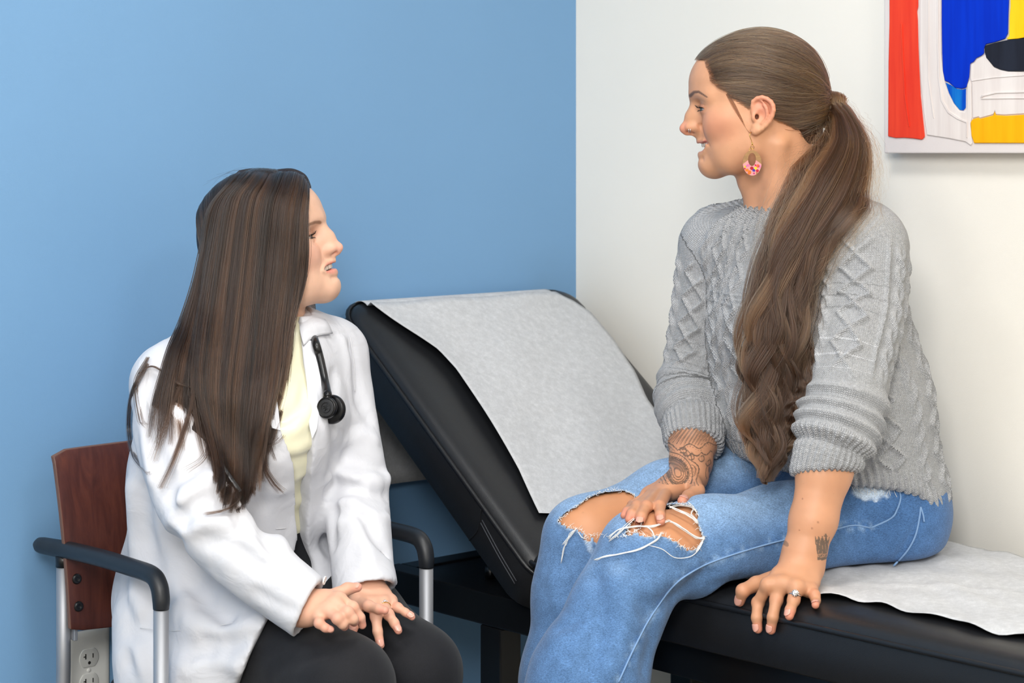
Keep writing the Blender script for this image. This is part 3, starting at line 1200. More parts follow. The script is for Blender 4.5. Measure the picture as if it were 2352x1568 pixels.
# cheap smooth value noise for folds, colour blotches and torn edges
class Noise:
    def __init__(self, seed):
        r = np.random.default_rng(seed)
        self.t = r.uniform(-1, 1, (32, 32, 32)).astype(f32)
    def __call__(self, p):
        i = np.floor(p).astype(int)
        f = (p - i).astype(f32)
        f = f * f * (3 - 2 * f)
        i &= 31
        j = (i + 1) & 31
        t = self.t
        def g(a, b, c):
            return t[a, b, c]
        x0 = g(i[:, 0], i[:, 1], i[:, 2]) * (1 - f[:, 0]) + g(j[:, 0], i[:, 1], i[:, 2]) * f[:, 0]
        x1 = g(i[:, 0], j[:, 1], i[:, 2]) * (1 - f[:, 0]) + g(j[:, 0], j[:, 1], i[:, 2]) * f[:, 0]
        x2 = g(i[:, 0], i[:, 1], j[:, 2]) * (1 - f[:, 0]) + g(j[:, 0], i[:, 1], j[:, 2]) * f[:, 0]
        x3 = g(i[:, 0], j[:, 1], j[:, 2]) * (1 - f[:, 0]) + g(j[:, 0], j[:, 1], j[:, 2]) * f[:, 0]
        y0 = x0 * (1 - f[:, 1]) + x1 * f[:, 1]
        y1 = x2 * (1 - f[:, 1]) + x3 * f[:, 1]
        return y0 * (1 - f[:, 2]) + y1 * f[:, 2]
    def fbm(self, p, o=3):
        s = 0; a = 1.0
        for _ in range(o):
            s = s + a * self(p)
            p = p * 2.03 + 5.1
            a *= 0.5
        return s
NZ = Noise(3)
# ------------------------------------------------------------------ people: shared tools
RES = 1.0
def unit(v):
    v = np.asarray(v, float)
    return v / np.linalg.norm(v)

def frame_from(fwd, up=(0, 0, 1)):
    f = unit(fwd)
    l = unit(np.cross(up, f))
    u = np.cross(f, l)
    return np.array([f, l, u])          # rows: forward, left, up

def rot_axis(v, axis, ang):
    axis = unit(axis)
    v = np.asarray(v, float)
    return v * math.cos(ang) + np.cross(axis, v) * math.sin(ang) + axis * (axis @ v) * (1 - math.cos(ang))

def hits(ev, pxs, y0=2.45, y1=3.9, it=70, fill=True):
    """where the view rays through photo pixels meet an implicit surface"""
    pxs = np.asarray(pxs, float)
    o = np.array([0, 0, CAMZ])
    d = np.stack([(pxs[:, 0] - PX0) / FPX, np.ones(len(pxs)), -(pxs[:, 1] - PY0) / FPX], 1)
    L = np.linalg.norm(d, axis=1)
    t = np.full(len(pxs), y0)
    for _ in range(it):
        s = ev((o + d * t[:, None]).astype(f32))
        t = np.where(s > 0.0003, np.minimum(t + np.maximum(s, 0.0004) * 0.9 / L, y1), t)
        if not ((s > 0.0003) & (t < y1)).any():
            break
    miss = t >= y1 - 1e-6
    if miss.any() and not miss.all() and y1 == 3.9 and fill:
        t[miss] = t[~miss].mean()
    return o + d * t[:, None]

def hit(ev, px, py, y0=2.3, y1=3.9):
    return hits(ev, [(px, py)], y0, y1)[0]

def nrms(ev, p, e=0.002):
    p = np.asarray(p, float)
    q = np.concatenate([p + s * e * np.eye(3)[a] for a in range(3) for s in (1, -1)])
    d = ev(q.astype(f32)).reshape(6, -1)
    g = np.stack([d[0] - d[1], d[2] - d[3], d[4] - d[5]], 1).astype(float)
    return g / (np.linalg.norm(g, axis=1)[:, None] + 1e-9)

def nrm_at(ev, p, e=0.002):
    p = np.asarray(p, float)
    q = np.array([p + s * e * np.eye(3)[a] for a in range(3) for s in (1, -1)])
    d = ev(A3(q))
    g = np.array([d[0] - d[1], d[2] - d[3], d[4] - d[5]], float)
    return g / (np.linalg.norm(g) + 1e-9)

def head_shape(q):
    """head in its own frame: x forward, y left, z up; q: parameter dict"""
    H = Shape()
    cr = q.get('cran', (-0.003, 0.097))
    H.ell((cr[0], 0, 0.034), (cr[1], 0.0725, 0.083), k=0)
    H.ell((0.046, 0, 0.040), (q.get('fore', 0.0540), 0.057, 0.046), k=0.03)
    H.ell((0.032, 0, -0.020), (0.0475, 0.0600, 0.072), k=0.03)
    mx = q.get('mx', 0.0)      # the mouth and chin pushed forward
    H.ell((0.057 + mx, 0, -0.052), (0.0275, 0.0290, 0.036), k=0.018)
    for s in (1, -1):
        H.chain([(-0.002, s * 0.054, -0.030), (0.006, s * 0.0475, -0.060 + q.get('jz', 0)), (0.040, s * 0.0335, -0.0800 + q.get('jz', 0)), (0.066 + mx, s * 0.010, -0.0870 + q.get('chz', 0))],
                [0.012, 0.0115, 0.0115, 0.0110], k=0.032, kin=0.014)
    H.ell((0.0695 + mx, 0, -0.0865 + q.get('chz', 0)), (0.0158, 0.0185, 0.0130), k=0.016)
    for s in (1, -1):
        H.ell((0.026, s * 0.032, -0.052), (0.032, 0.0185, 0.026), k=0.035)
    for s in (1, -1):
        H.ell((0.050, s * 0.046, -0.016), (0.025, 0.017, 0.017), k=0.022)                     # cheek bone
        H.ell((0.0615, s * 0.0345, -0.028), (0.0175, 0.0155, 0.0150 + q.get('apple', 0)), k=0.016)      # cheek
        H.cap((0.0905, s * 0.010, 0.0195), (0.070, s * 0.047, 0.019), 0.0100, 0.0085, k=0.014)  # brow ridge
    # eye sockets, lids
    ex, ez = q.get('eye', (0.0, 0.0))
    for s in (1, -1):
        H.ell((0.099 + ex * 0.6, s * 0.030, 0.0005 + ez), (0.0175, 0.0185, 0.0115), k=0.014, op='s')
    for s in (1, -1):
        H.ell((0.0745 + ex, s * 0.0315, -0.0005 + ez), (0.0136, 0.0142, 0.0132), k=0.006)
    sl = q.get('slit', 0.0030)
    ex, ez = q.get('eye', (0.0, 0.0))
    for s in (1, -1):
        H.ell((0.0885 + ex, s * 0.0335, -0.0012 + ez), (0.0125, 0.0125, sl), k=0.0015, op='s')
    # nose
    nt = q['tip']
    H.chain([(0.0905, 0, 0.0085), (0.5 * (0.0905 + nt[0] - 0.0095) + q.get('ridge', 0.0015), 0, -0.0105), (nt[0] - 0.0090, 0, nt[1] + 0.0015)], [0.0060, 0.0066, 0.0070], k=0.012, kin=0.008)
    H.cap((nt[0] - 0.0068, 0, nt[1]), (nt[0] - 0.0090, 0, nt[1] - 0.001), 0.0067, 0.0070, k=0.006)
    for s in (1, -1):
        H.ell((0.0895, s * 0.0070, -0.015), (0.0145, 0.0085, 0.022), k=0.010)
        H.ell((nt[0] - 0.0205, s * 0.0108, nt[1] + 0.0022), (0.0112, 0.0053, 0.0060), k=0.0070)
    H.cap((nt[0] - 0.012, 0, nt[1] - 0.0055), (0.092 + mx, 0, -0.0368), 0.0040, 0.0038, k=0.006)
    for s in (1, -1):
        H.ell((nt[0] - 0.0165, s * 0.0062, nt[1] - 0.0066), (0.0068, 0.0034, 0.0038), k=0.003, op='s')
        c = q['corner']
    # lips and the open mouth
    ul, ll, c = q['ul'], q['ll'], q['corner']
    H.cap((0.0865 + mx, 0, -0.0385), (ul[0] - 0.0055, 0, ul[1] + 0.0035), 0.0070, 0.0070, k=0.009)
    H.cap((ll[0] - 0.012, 0, ll[1] - 0.007), (0.070 + mx, 0, -0.080), 0.0105, 0.0115, k=0.012)
    def face_x(y, z):
        xs = np.linspace(0.115, 0.04, 300)
        d = H.eval(np.stack([xs, np.full(300, y), np.full(300, z)], 1).astype(f32))
        i = int(np.argmax(d < 0))
        return float(xs[i])
    def arc(mid, r0, r1, bow=0.0):
        pts, rs = [], []
        for t in np.linspace(-1, 1, 13):
            a = abs(t)
            z = mid[1] + (c[2] - mid[1]) * a ** 2.8 - (bow if a < 0.05 else 0)
            y = c[1] * a ** 0.9
            r = r0 + (r1 - r0) * a ** 1.5
            base = face_x(y, z)
            f0 = mid[0] + r0 - face_x(0.0, mid[1])          # how far the lip stands out at the midline
            x = base + f0 * (1 - a ** 2) + 0.0012 * a - r
            pts.append((x, math.copysign(y, t), z))
            rs.append(r)
        return pts, rs
    UP = arc(ul, q.get('ulr', 0.0040), 0.0013, 0.0006)
    LP = arc(ll, q.get('llr', 0.0048), 0.0014)
    H.chain(UP[0], UP[1], k=0.0055, kin=0.0015)
    H.chain(LP[0], LP[1], k=0.0055, kin=0.0015)
    mo = ((ul[0] + ll[0]) / 2, (ul[1] - q.get('ulr', 0.004) + ll[1] + q.get('llr', 0.0048)) / 2)
    gap = max(0.0012, ((ul[1] - q.get('ulr', 0.004)) - (ll[1] + q.get('llr', 0.0048))) / 2)
    MO = [((u_[0] + l_[0]) / 2, u_[1], (u_[2] - ru + l_[2] + rl) / 2) for u_, l_, ru, rl in zip(UP[0], LP[0], UP[1], LP[1])]
    H.chain([(p[0] + 0.0015 - 0.004 * (k_ == 99), p[1] * 0.96, p[2]) for k_, p in enumerate(MO)], [gap * 1.05 * (1 - 0.80 * abs(t) ** 4.5) for t in np.linspace(-1, 1, 13)], k=0.0012, kin=0.001, op='s')
    # cavity behind the lips for the teeth
    H.ell((mo[0] - 0.020, 0, mo[1]), (0.0175, 0.0225, 0.0085), k=0.001, op='s')
    # creases: nostril wing to mouth corner, beside the mouth, crow's feet, lids
    for s in (1, -1):
        H.dent([(nt[0] - 0.0315, s * 0.0170, nt[1] + 0.004), (0.0835 + mx, s * 0.0235, -0.0400), (0.0760 + mx, s * 0.0300, -0.0500), (c[0] - 0.008, s * (c[1] + 0.0070), c[2] - 0.010)],
               q.get('smile', 0.0022), 0.0030)
        H.dent([(nt[0] - 0.0310, s * 0.0155, nt[1] - 0.009), (nt[0] - 0.0318, s * 0.0160, nt[1] + 0.003), (nt[0] - 0.0255, s * 0.0145, nt[1] + 0.0085)], q.get('wing', 0.0009), 0.0018)
        if q.get('crow'):
            for (a_, b_) in (((0.070, 0.0480, 0.001), (0.056, 0.0590, -0.004)), ((0.072, 0.0465, -0.003), (0.060, 0.0560, -0.013)), ((0.075, 0.044, -0.008), (0.066, 0.0520, -0.019))):
                H.dent([(a_[0], s * a_[1], a_[2]), (b_[0], s * b_[1], b_[2])], 0.0008, 0.0014)
        H.dent([(0.0890 + ex, s * 0.019, 0.0040 + ez), (0.0890 + ex, s * 0.031, 0.0075 + ez), (0.0800 + ex, s * 0.0440, 0.0045 + ez)], 0.0010, 0.0016)
        H.dent([(0.0875 + ex, s * 0.021, -0.0085 + ez), (0.0865 + ex, s * 0.033, -0.0105 + ez), (0.0780 + ex, s * 0.0440, -0.0080 + ez)], 0.0007, 0.0018)
    H.dent([(ll[0] - 0.004, -0.016, ll[1] - 0.0085), (ll[0] + 0.001, 0, ll[1] - 0.0095), (ll[0] - 0.004, 0.016, ll[1] - 0.0085)], 0.0024, 0.0048)
    # ears
    ey = q.get('ear_y', 0.0725)
    for s in (1, -1):
        E = Shape()
        hel = [(0.0090, 0.000, -0.006), (0.0085, 0.0030, 0.0095), (-0.0045, 0.0075, 0.0155), (-0.0175, 0.0110, 0.0085), (-0.0212, 0.0115, -0.0040),
               (-0.0155, 0.0085, -0.0200), (-0.0045, 0.0045, -0.0310), (0.0045, 0.0010, -0.0355)]
        hp = catmull(hel, 15)
        E.chain([(x, s * (ey + y), z) for x, y, z in hp], np.interp(np.linspace(0, 1, 15), [0, 0.15, 0.5, 0.8, 1], [0.0028, 0.0031, 0.0034, 0.0032, 0.0050]), k=0.0, kin=0.001)
        E.ell((-0.0055, s * (ey + 0.0018), -0.008), (0.0150, 0.0042, 0.0215), k=0.004)
        E.cap((0.0045, s * (ey + 0.001), -0.0300), (0.0065, s * (ey + 0.000), -0.0335), 0.0062, 0.0050, k=0.005, side=(0, 1, 0), flat=0.6)
        ant = catmull([(-0.003, 0.0070, 0.0085), (-0.0105, 0.0095, 0.0000), (-0.0115, 0.0085, -0.0120), (-0.0045, 0.0055, -0.0230)], 9)
        E.chain([(x, s * (ey + y), z) for x, y, z in ant], [0.0024, 0.0026, 0.0028, 0.0028, 0.0028, 0.0027, 0.0026, 0.0024, 0.0022], k=0.0028, kin=0.001)
        E.ell((-0.002, s * (ey + 0.0085), -0.0120), (0.0068, 0.0058, 0.0088), k=0.003, op='s')
        E.ell((-0.0005, s * (ey + 0.0095), 0.0060), (0.0052, 0.0050, 0.0036), k=0.002, op='s')
        E.ell((0.0075, s * (ey + 0.0025), -0.0140), (0.0040, 0.0042, 0.0062), k=0.0035)
        E.ell((0.0030, s * (ey + 0.0035), -0.0135), (0.0030, 0.0075, 0.0042), k=0.0015, op='s')
        lo = np.array([-0.03, min(s * (ey - 0.01), s * (ey + 0.02)), -0.045]); hi = np.array([0.02, max(s * (ey - 0.01), s * (ey + 0.02)), 0.025])
        H.sub(E.eval, 0.0045, lo, hi)
    return H, UP, LP, MO

def mixc(c, col, w):
    return c * (1 - w[:, None]) + np.asarray(lin(col)[:3], f32) * w[:, None]

def face_colours(L, base, lip, UP, LP, brow, browcol, blush, q):
    """per-vertex skin colour from local head coordinates"""
    n = len(L)
    C = np.tile(np.asarray(lin(base)[:3], f32), (n, 1))
    v = NZ.fbm(L * 90, 3)
    C *= (1 + 0.035 * v)[:, None]
    # pores, freckles
    fr = NZ(L * 420 + 7)
    C = mixc(C, [c * 0.80 for c in base], sstep(fr, 0.78, 0.95) * 0.25)
    al = np.abs(L[:, 1])
    def blob(c, r):
        d = np.sqrt(((L[:, 0] - c[0]) / r[0]) ** 2 + ((al - c[1]) / r[1]) ** 2 + ((L[:, 2] - c[2]) / r[2]) ** 2)
        return np.clip(1 - d, 0, 1)
    C = mixc(C, blush, np.clip(blob((0.060, 0.045, -0.026), (0.05, 0.05, 0.034)) * 0.5, 0, 0.32))
    C = mixc(C, blush, np.clip(blob((q['tip'][0] - 0.006, 0, q['tip'][1]), (0.024, 0.022, 0.016)) * 0.8, 0, 0.5))
    C = mixc(C, blush, np.clip(blob((-0.008, 0.082, 0.004), (0.03, 0.02, 0.035)) * 0.9, 0, 0.55))
    # shadowed lids, brows
    C = mixc(C, [base[0] * 0.80, base[1] * 0.66, base[2] * 0.62], np.clip(blob((0.086, 0.032, 0.001), (0.02, 0.022, 0.010)) * 1.2, 0, 0.55))
    C = mixc(C, (96, 52, 40), np.clip(blob((0.0032, q.get('ear_y', 0.0725) + 0.0005, -0.0135), (0.0042, 0.0050, 0.0055)) * 2.2, 0, 0.9))  # dark of the ear canal painted into the skin colour
    # lips
    for pts, r in ((UP[0], q.get('ulr', 0.004) + 0.0015), (LP[0], q.get('llr', 0.0048) + 0.0014)):
        d = seg_dist(L, pts) / np.clip(1 - 0.5 * (al / q['corner'][1]) ** 2, 0.4, 1)
        C = mixc(C, lip, (1 - sstep(d, r * 0.74, r * 1.0)) * 0.88)
    # dark inside of the mouth
    mo = (np.array(UP[0][6]) + np.array(LP[0][6])) / 2
    ins = (L[:, 0] < mo[0] - 0.0085 - 6.5 * L[:, 1] ** 2 * 4) & (al < 0.022) & (np.abs(L[:, 2] - mo[2]) < 0.010) & (L[:, 0] > mo[0] - 0.045)
    C = mixc(C, (70, 24, 22), ins * 1.0)
    # brows: short hair strokes
    X2 = np.stack([L[:, 0], 0 * L[:, 1], L[:, 2]], 1)
    d = seg_dist(X2, [(x, 0, z) for x, y, z in brow])
    wb = np.interp(L[:, 0], [brow[-1][0], brow[1][0], brow[0][0]], [0.0010, 0.0026, 0.0032])
    st = 0.88 + 0.10 * np.sin(L[:, 0] * 2600 + L[:, 2] * 3400)
    C = mixc(C, browcol, np.clip((1 - sstep(d, wb * 0.45, wb * 1.25)) * st * (al > 0.006) * (L[:, 0] > 0.06), 0, 0.9))
    return C

def skin_mat(name, sss=0.12, rough=0.46):
    m, nt, b = new_mat(name)
    at = node(nt, 'ShaderNodeAttribute', attribute_name='Col')
    nt.links.new(at.outputs['Color'], b.inputs['Base Color'])
    b.inputs['Subsurface Weight'].default_value = sss
    b.inputs['Subsurface Radius'].default_value = (1.0, 0.35, 0.2)
    b.inputs['Subsurface Scale'].default_value = 0.004
    b.inputs['Roughness'].default_value = rough
    b.inputs['Specular IOR Level'].default_value = 0.4
    tc = node(nt, 'ShaderNodeTexCoord')
    n1 = node(nt, 'ShaderNodeTexNoise', inp={'Scale': 1400.0, 'Detail': 2.0})
    nt.links.new(tc.outputs['Object'], n1.inputs['Vector'])
    bp = node(nt, 'ShaderNodeBump', inp={'Strength': 0.35, 'Distance': 0.00025})
    nt.links.new(n1.outputs['Fac'], bp.inputs['Height'])
    nt.links.new(bp.outputs[0], b.inputs['Normal'])
    return m

def attr_mat(name, rough=0.6, bump=None, sheen=0.0, spec=0.3):
    m, nt, b = new_mat(name)
    at = node(nt, 'ShaderNodeAttribute', attribute_name='Col')
    nt.links.new(at.outputs['Color'], b.inputs['Base Color'])
    b.inputs['Roughness'].default_value = rough
    b.inputs['Specular IOR Level'].default_value = spec
    b.inputs['Sheen Weight'].default_value = sheen
    return m, nt, b

def make_eye(parent, O, M, s, c, r, iris, look):
    """eyeball with iris and pupil painted by angle"""
    cw = O + np.array([c[0], s * c[1], c[2]]) @ M
    lk = unit(look)
    ref = np.array([0, 0, 1.0])
    u = unit(np.cross(ref, lk)); v = np.cross(lk, u)
    V, Fs, cols = [], [], []
    NR, NS = 26, 32
    for i in range(NR + 1):
        th = math.pi * (i / NR) ** 1.25
        for k in range(NS):
            ph = 2 * math.pi * k / NS
            bul = 1.0 + 0.04 * max(0, 1 - (th / 0.5) ** 2)
            V.append(cw + r * bul * (math.cos(th) * lk + math.sin(th) * (math.cos(ph) * u + math.sin(ph) * v)))
            if th < 0.20:
                cols.append((0.004, 0.004, 0.005))
            elif th < 0.52:
                t = (th - 0.20) / 0.32
                cc = np.array(lin(iris)[:3]) * (1.15 - 0.8 * t ** 3) * (0.85 + 0.3 * math.sin(ph * 11) ** 2)
                cols.append(tuple(cc))
            else:
                cols.append(lin((168, 156, 150))[:3])  # eye white darkened to hold the shade of the lashes
    for i in range(NR):
        for k in range(NS):
            k2 = (k + 1) % NS
            Fs.append((i * NS + k, (i + 1) * NS + k, (i + 1) * NS + k2, i * NS + k2))
    o = obj('eye', V, Fs, M_EYE, parent, True)
    add_attr(o.data, 'Col', np.array(cols), 'COLOR')
    return o
M_EYE, _nt, _b = attr_mat('eye_surface', 0.08, spec=0.6)
M_LASH = simple_mat('eyelash', (22, 17, 16), 0.6)
M_TEETH = simple_mat('teeth_enamel', (208, 200, 186), 0.22, spec=0.6)

def strands_obj(name, curves, radii, mat, parent, cols=None):
    """thin hair strands as one hair-curves object; curves: (N,K,3), radii: (N,K)"""
    curves = np.asarray(curves, f32)
    N, K, _ = curves.shape
    hc = bpy.data.hair_curves.new(name)
    hc.add_curves([K] * N)
    hc.attributes['position'].data.foreach_set('vector', curves.reshape(-1, 3).ravel())
    ra = hc.attributes.get('radius') or hc.attributes.new('radius', 'FLOAT', 'POINT')
    ra.data.foreach_set('value', np.asarray(radii, f32).ravel())
    if cols is not None:
        ca = hc.attributes.new('Col', 'FLOAT_COLOR', 'POINT')
        cc = np.repeat(np.asarray(cols, f32)[:, None, :], K, 1).reshape(-1, 3)
        ca.data.foreach_set('color', np.concatenate([cc, np.ones((len(cc), 1), f32)], 1).ravel())
    hc.materials.append(mat)
    o = bpy.data.objects.new(name, hc)
    COL.objects.link(o)
    if parent is not None:
        o.parent = parent
        o.matrix_parent_inverse = parent.matrix_world.inverted()
    return o

def hair_mat(name, rough=0.32):
    m = bpy.data.materials.new(name)
    m.use_nodes = True
    nt = m.node_tree
    nt.nodes.clear()
    out = node(nt, 'ShaderNodeOutputMaterial')
    h = node(nt, 'ShaderNodeBsdfHairPrincipled')
    h.parametrization = 'COLOR'
    at = node(nt, 'ShaderNodeAttribute', attribute_name='Col')
    nt.links.new(at.outputs['Color'], h.inputs['Color'])
    h.inputs['Roughness'].default_value = rough
    h.inputs['Radial Roughness'].default_value = 0.45
    h.inputs['Random Roughness'].default_value = 0.2
    h.inputs['Coat'].default_value = 0.0
    nt.links.new(h.outputs[0], out.inputs['Surface'])
    return m

def body_mesh(name, parts, mat, parent):
    """join (V, Q, C) pieces of one body into one mesh"""
    off = 0
    VV, QQ, CC = [], [], []
    for V, Q, C in parts:
        VV.append(V); QQ.append(Q + off); CC.append(C)
        off += len(V)
    me = mesh_np(name, np.concatenate(VV), np.concatenate(QQ))
    add_attr(me, 'Col', np.concatenate(CC), 'COLOR')
    return link_mesh(name, me, mat, parent, True)

def add_hand(S, wrist, fore_dir, mcp, fingers, thumb, r=0.0078, palm_r=0.0115, rs=None, k=0.010):
    """palm plus five separate fingers; mcp: 4 points index..pinky, fingers: 4 x [pip, dip, tip], thumb: [cmc, mcp, ip, tip]"""
    mcp = [np.asarray(m, float) for m in mcp]
    wrist = np.asarray(wrist, float)
    pal = Shape()
    across = mcp[0] - mcp[3]
    wside = unit(across - fore_dir * (across @ fore_dir))
    wr = [wrist + wside * o for o in (0.013, 0.0045, -0.0045, -0.013)]
    for i in range(4):
        pal.cap(wr[i], mcp[i], palm_r * 1.12, palm_r * (0.86 if i < 3 else 0.80), k=0.014)
    for i in range(3):
        pal.cap((wr[i] + mcp[i]) / 2, (wr[i + 1] + mcp[i + 1]) / 2, palm_r, palm_r, k=0.01)
        pal.cap(mcp[i], mcp[i + 1], palm_r * 0.78, palm_r * 0.78, k=0.006)
    lo = np.min([o[3] for o in pal.ops], axis=0); hi = np.max([o[4] for o in pal.ops], axis=0)
    S.sub(pal.eval, 0.016, lo, hi)
    rs = rs or [1.0, 1.03, 0.97, 0.84]
    for i in range(4):
        f = [np.asarray(x, float) for x in fingers[i]]
        rr = r * rs[i]
        S.chain([mcp[i], f[0], f[1], f[2]], [rr * 1.12, rr * 1.02, rr * 0.93, rr * 0.80], k=0.0055, kin=0.0035)
        S.ell(f[0], (rr * 1.07,) * 3, k=0.004)
    t = [np.asarray(x, float) for x in thumb]
    S.chain(t, [r * 1.75, r * 1.32, r * 1.14, r * 0.92], k=0.009, kin=0.005)

def nail(parent, tip, prev, normal, w=0.0052, L=0.0095, mat=None, off=0.0):
    """small curved plate on the back of a fingertip"""
    tip, prev = np.asarray(tip, float), np.asarray(prev, float)
    d = unit(tip - prev)
    n = np.asarray(normal, float)
    n = unit(n - d * (n @ d))
    s = np.cross(d, n)
    V, Fs = [], []
    NU, NV = 8, 8
    R_ = w * 1.25
    for i in range(NU + 1):
        u = -1 + 2 * i / NU
        for j in range(NV + 1):
            v = j / NV
            taper = 1.0 - 0.22 * (2 * v - 1) ** 4 - (0.25 * max(0, v - 0.8) / 0.2 if v > 0.8 else 0)
            ang = u * 0.82 * taper
            V.append(tip + d * (-L + v * L * 1.10 + 0.0022 - 0.0022 * u * u * v) + s * (R_ * math.sin(ang)) + n * (R_ * (math.cos(ang) - 1) + off - 0.0012 * (v - 0.4) ** 2))
    for i in range(NU):
        for j in range(NV):
            a = i * (NV + 1) + j
            Fs.append((a, a + NV + 1, a + NV + 2, a + 1))
    o = obj('fingernail', V, Fs, mat, parent, True)
    md = o.modifiers.new('thickness', 'SOLIDIFY')
    md.thickness = 0.0008
    md.offset = 1.0 if True else -1
    return o
# ------------------------------------------------------------------ the patient: body
M_SKIN = skin_mat('skin')
def PA(px, py, a):
    """pixel ray on the vertical plane at distance a from the white wall"""
    d = P(px, py, 1.0)
    # C0 + ... : (x, y) . EB = const
    k = a + C0 @ EB
    t = k / (d[:2] @ EB)
    return P(px, py, t)

PAT = empty('person', P(1960, 1320, 3.05), 'person with a long brown ponytail in grey cable sweater and ripped jeans sitting on the exam table', 'person')

# head
pO = P(1740, 250, 3.03)
pM = frame_from((-0.995, 0.095, 0.0))
pq = dict(tip=(0.1180, -0.0300), ul=(0.0888, -0.0495), ll=(0.0848, -0.0690), corner=(0.0715, 0.0300, -0.0505), slit=0.0022,
          mx=0.0, apple=0.002, crow=True, smile=0.0040, ulr=0.0030, llr=0.0046, ridge=0.0020, chz=0.001)
pH, pUP, pLP, pMO = head_shape(pq)
def p_local(w):
    return ((w - pO.astype(f32)) @ pM.T.astype(f32)).astype(f32)
def p_world(l):
    return pO + np.asarray(l, float) @ pM

PB = Shape()
def _ph(p, lo=None, hi=None, band=0.0):
    l = p_local(p)
    return pH.eval(l) if lo is None else pH.eval(l, l.min(0), l.max(0), band)
PB.sub(_ph, 0.0, pO - 0.15, pO + 0.15)
PB.chain([p_world((-0.030, 0, -0.050)), p_world((-0.046, 0, -0.125)), p_world((-0.062, 0, -0.170)), p_world((-0.085, 0, -0.235))], [0.050, 0.0505, 0.056, 0.08], k=0.024, kin=0.02)
# windpipe and neck tendon
PB.cap(p_world((0.012, 0, -0.115)), p_world((-0.004, 0, -0.165)), 0.014, 0.012, k=0.03)
PB.cap(p_world((-0.030, 0.052, -0.055)), p_world((-0.020, 0.022, -0.185)), 0.010, 0.008, k=0.022)
# torso under the sweater (kept inside it)
pF = np.array([-0.819, -0.574, 0.0]); pL = np.array([0.574, -0.819, 0.0])
LSH, RSH = P(1985, 548, 2.915), P(1648, 552, 3.125)
LEL, RELB = P(1930, 965, 2.835), P(1580, 905, 3.115)
LWR, RWR = P(1841, 1296, 2.772), P(1583, 1092, 2.955)
PB.chain([P(1950, 1140, 3.06), P(1885, 900, 3.05), P(1845, 700, 3.04), P(1812, 575, 3.03)], [0.10, 0.095, 0.09, 0.062], k=0.03, kin=0.03, side=pL, flat=1.35)
PB.cap(LSH, RSH, 0.042, 0.042, k=0.04)
# left arm, near the camera
lf_mid = P(1893, 1085, 2.803)
PB.chain([LSH, LEL], [0.046, 0.040], k=0.02, kin=0.01)
lx = unit(np.array([1.0, 0.25, 0.0]))
PB.chain([LEL, lf_mid, P(1868, 1195, 2.785), P(1847, 1270, 2.775), LWR], [0.040, 0.0345, 0.0295, 0.0262, 0.0250], k=0.012, kin=0.012, side=lx, flat=1.10)
# right arm
rf_mid = P(1592, 1010, 3.02)
PB.chain([RSH, RELB], [0.046, 0.040], k=0.02, kin=0.01)
PB.chain([RELB, rf_mid, P(1587, 1060, 2.985), RWR], [0.040, 0.0360, 0.0305, 0.0262], k=0.012, kin=0.012)
# left hand on the edge of the table
def px_l(x, y):
    return 1660 + x / 7.84, 1270 + y / 7.84
l_mcp = [PZ(1764, 1343, TZ + 0.024), PZ(1797, 1340, TZ + 0.0265), PZ(1829, 1349, TZ + 0.024), PZ(1862, 1356, TZ + 0.017)]
l_f = [[PA(1741, 1384, TA1 - 0.004), PA(1738, 1418, TA1 + 0.0085), PA(1741, 1444, TA1 + 0.0085)],
       [PA(1783, 1378, TA1 - 0.006), PA(1775, 1417, TA1 + 0.0085), PA(1771, 1446, TA1 + 0.0085)],
       [PA(1823, 1378, TA1 - 0.012), PA(1815, 1401, TA1 + 0.003), PA(1813, 1414, TA1 + 0.0075)],
       [PZ(1871, 1366, TZ + 0.0145), PZ(1874, 1379, TZ + 0.008), PZ(1873, 1389, TZ + 0.0075)]]
l_th = [PZ(1795, 1325, TZ + 0.020), PZ(1737, 1341, TZ + 0.016), PZ(1706, 1356, TZ + 0.0105), PA(1699, 1381, TA1 - 0.0015)]
add_hand(PB, LWR + (0, 0, -0.006), unit(LWR - lf_mid), l_mcp, l_f, l_th, r=0.0078)
PB.cap(LWR + (0.004, 0.0, -0.004), PZ(1815, 1330, TZ + 0.016), 0.020, 0.016, k=0.016)

# legs (skin shows through the torn knees)
NH, NM, NT, NK = P(2010, 1205, 3.01), P(1800, 1236, 2.925), P(1625, 1256, 2.850), P(1482, 1276, 2.795)
FH, FM, FT, FK = P(1885, 1140, 3.17), P(1705, 1136, 3.09), P(1545, 1168, 3.02), P(1347, 1240, 2.93)
n_leg = [NH, NM, NT, NK, P(1418, 1400, 2.775), P(1352, 1560, 2.74), P(1300, 1750, 2.72), P(1262, 1930, 2.71)]
f_leg = [FH, FM, FT, FK, P(1326, 1362, 2.925), P(1320, 1560, 2.905), P(1312, 1900, 2.895)]
n_rad = [0.088, 0.0745, 0.0665, 0.0600, 0.0610, 0.0760, 0.086, 0.088]
f_rad = [0.086, 0.0740, 0.0680, 0.0580, 0.0600, 0.0740, 0.086]
_leg0 = len(PB.ops)
PB.chain([NH, NM, NT, NK, P(1432, 1400, 2.79), P(1380, 1580, 2.77), P(1330, 1900, 2.76)], [0.080, 0.066, 0.0590, 0.0530, 0.047, 0.047, 0.04], k=0.02, kin=0.03)
PB.chain([FH, FM, FT, FK, P(1330, 1362, 2.935), P(1325, 1560, 2.92), P(1318, 1900, 2.91)], [0.078, 0.066, 0.0610, 0.0515, 0.047, 0.047, 0.04], k=0.02, kin=0.03)
_leg1 = len(PB.ops)
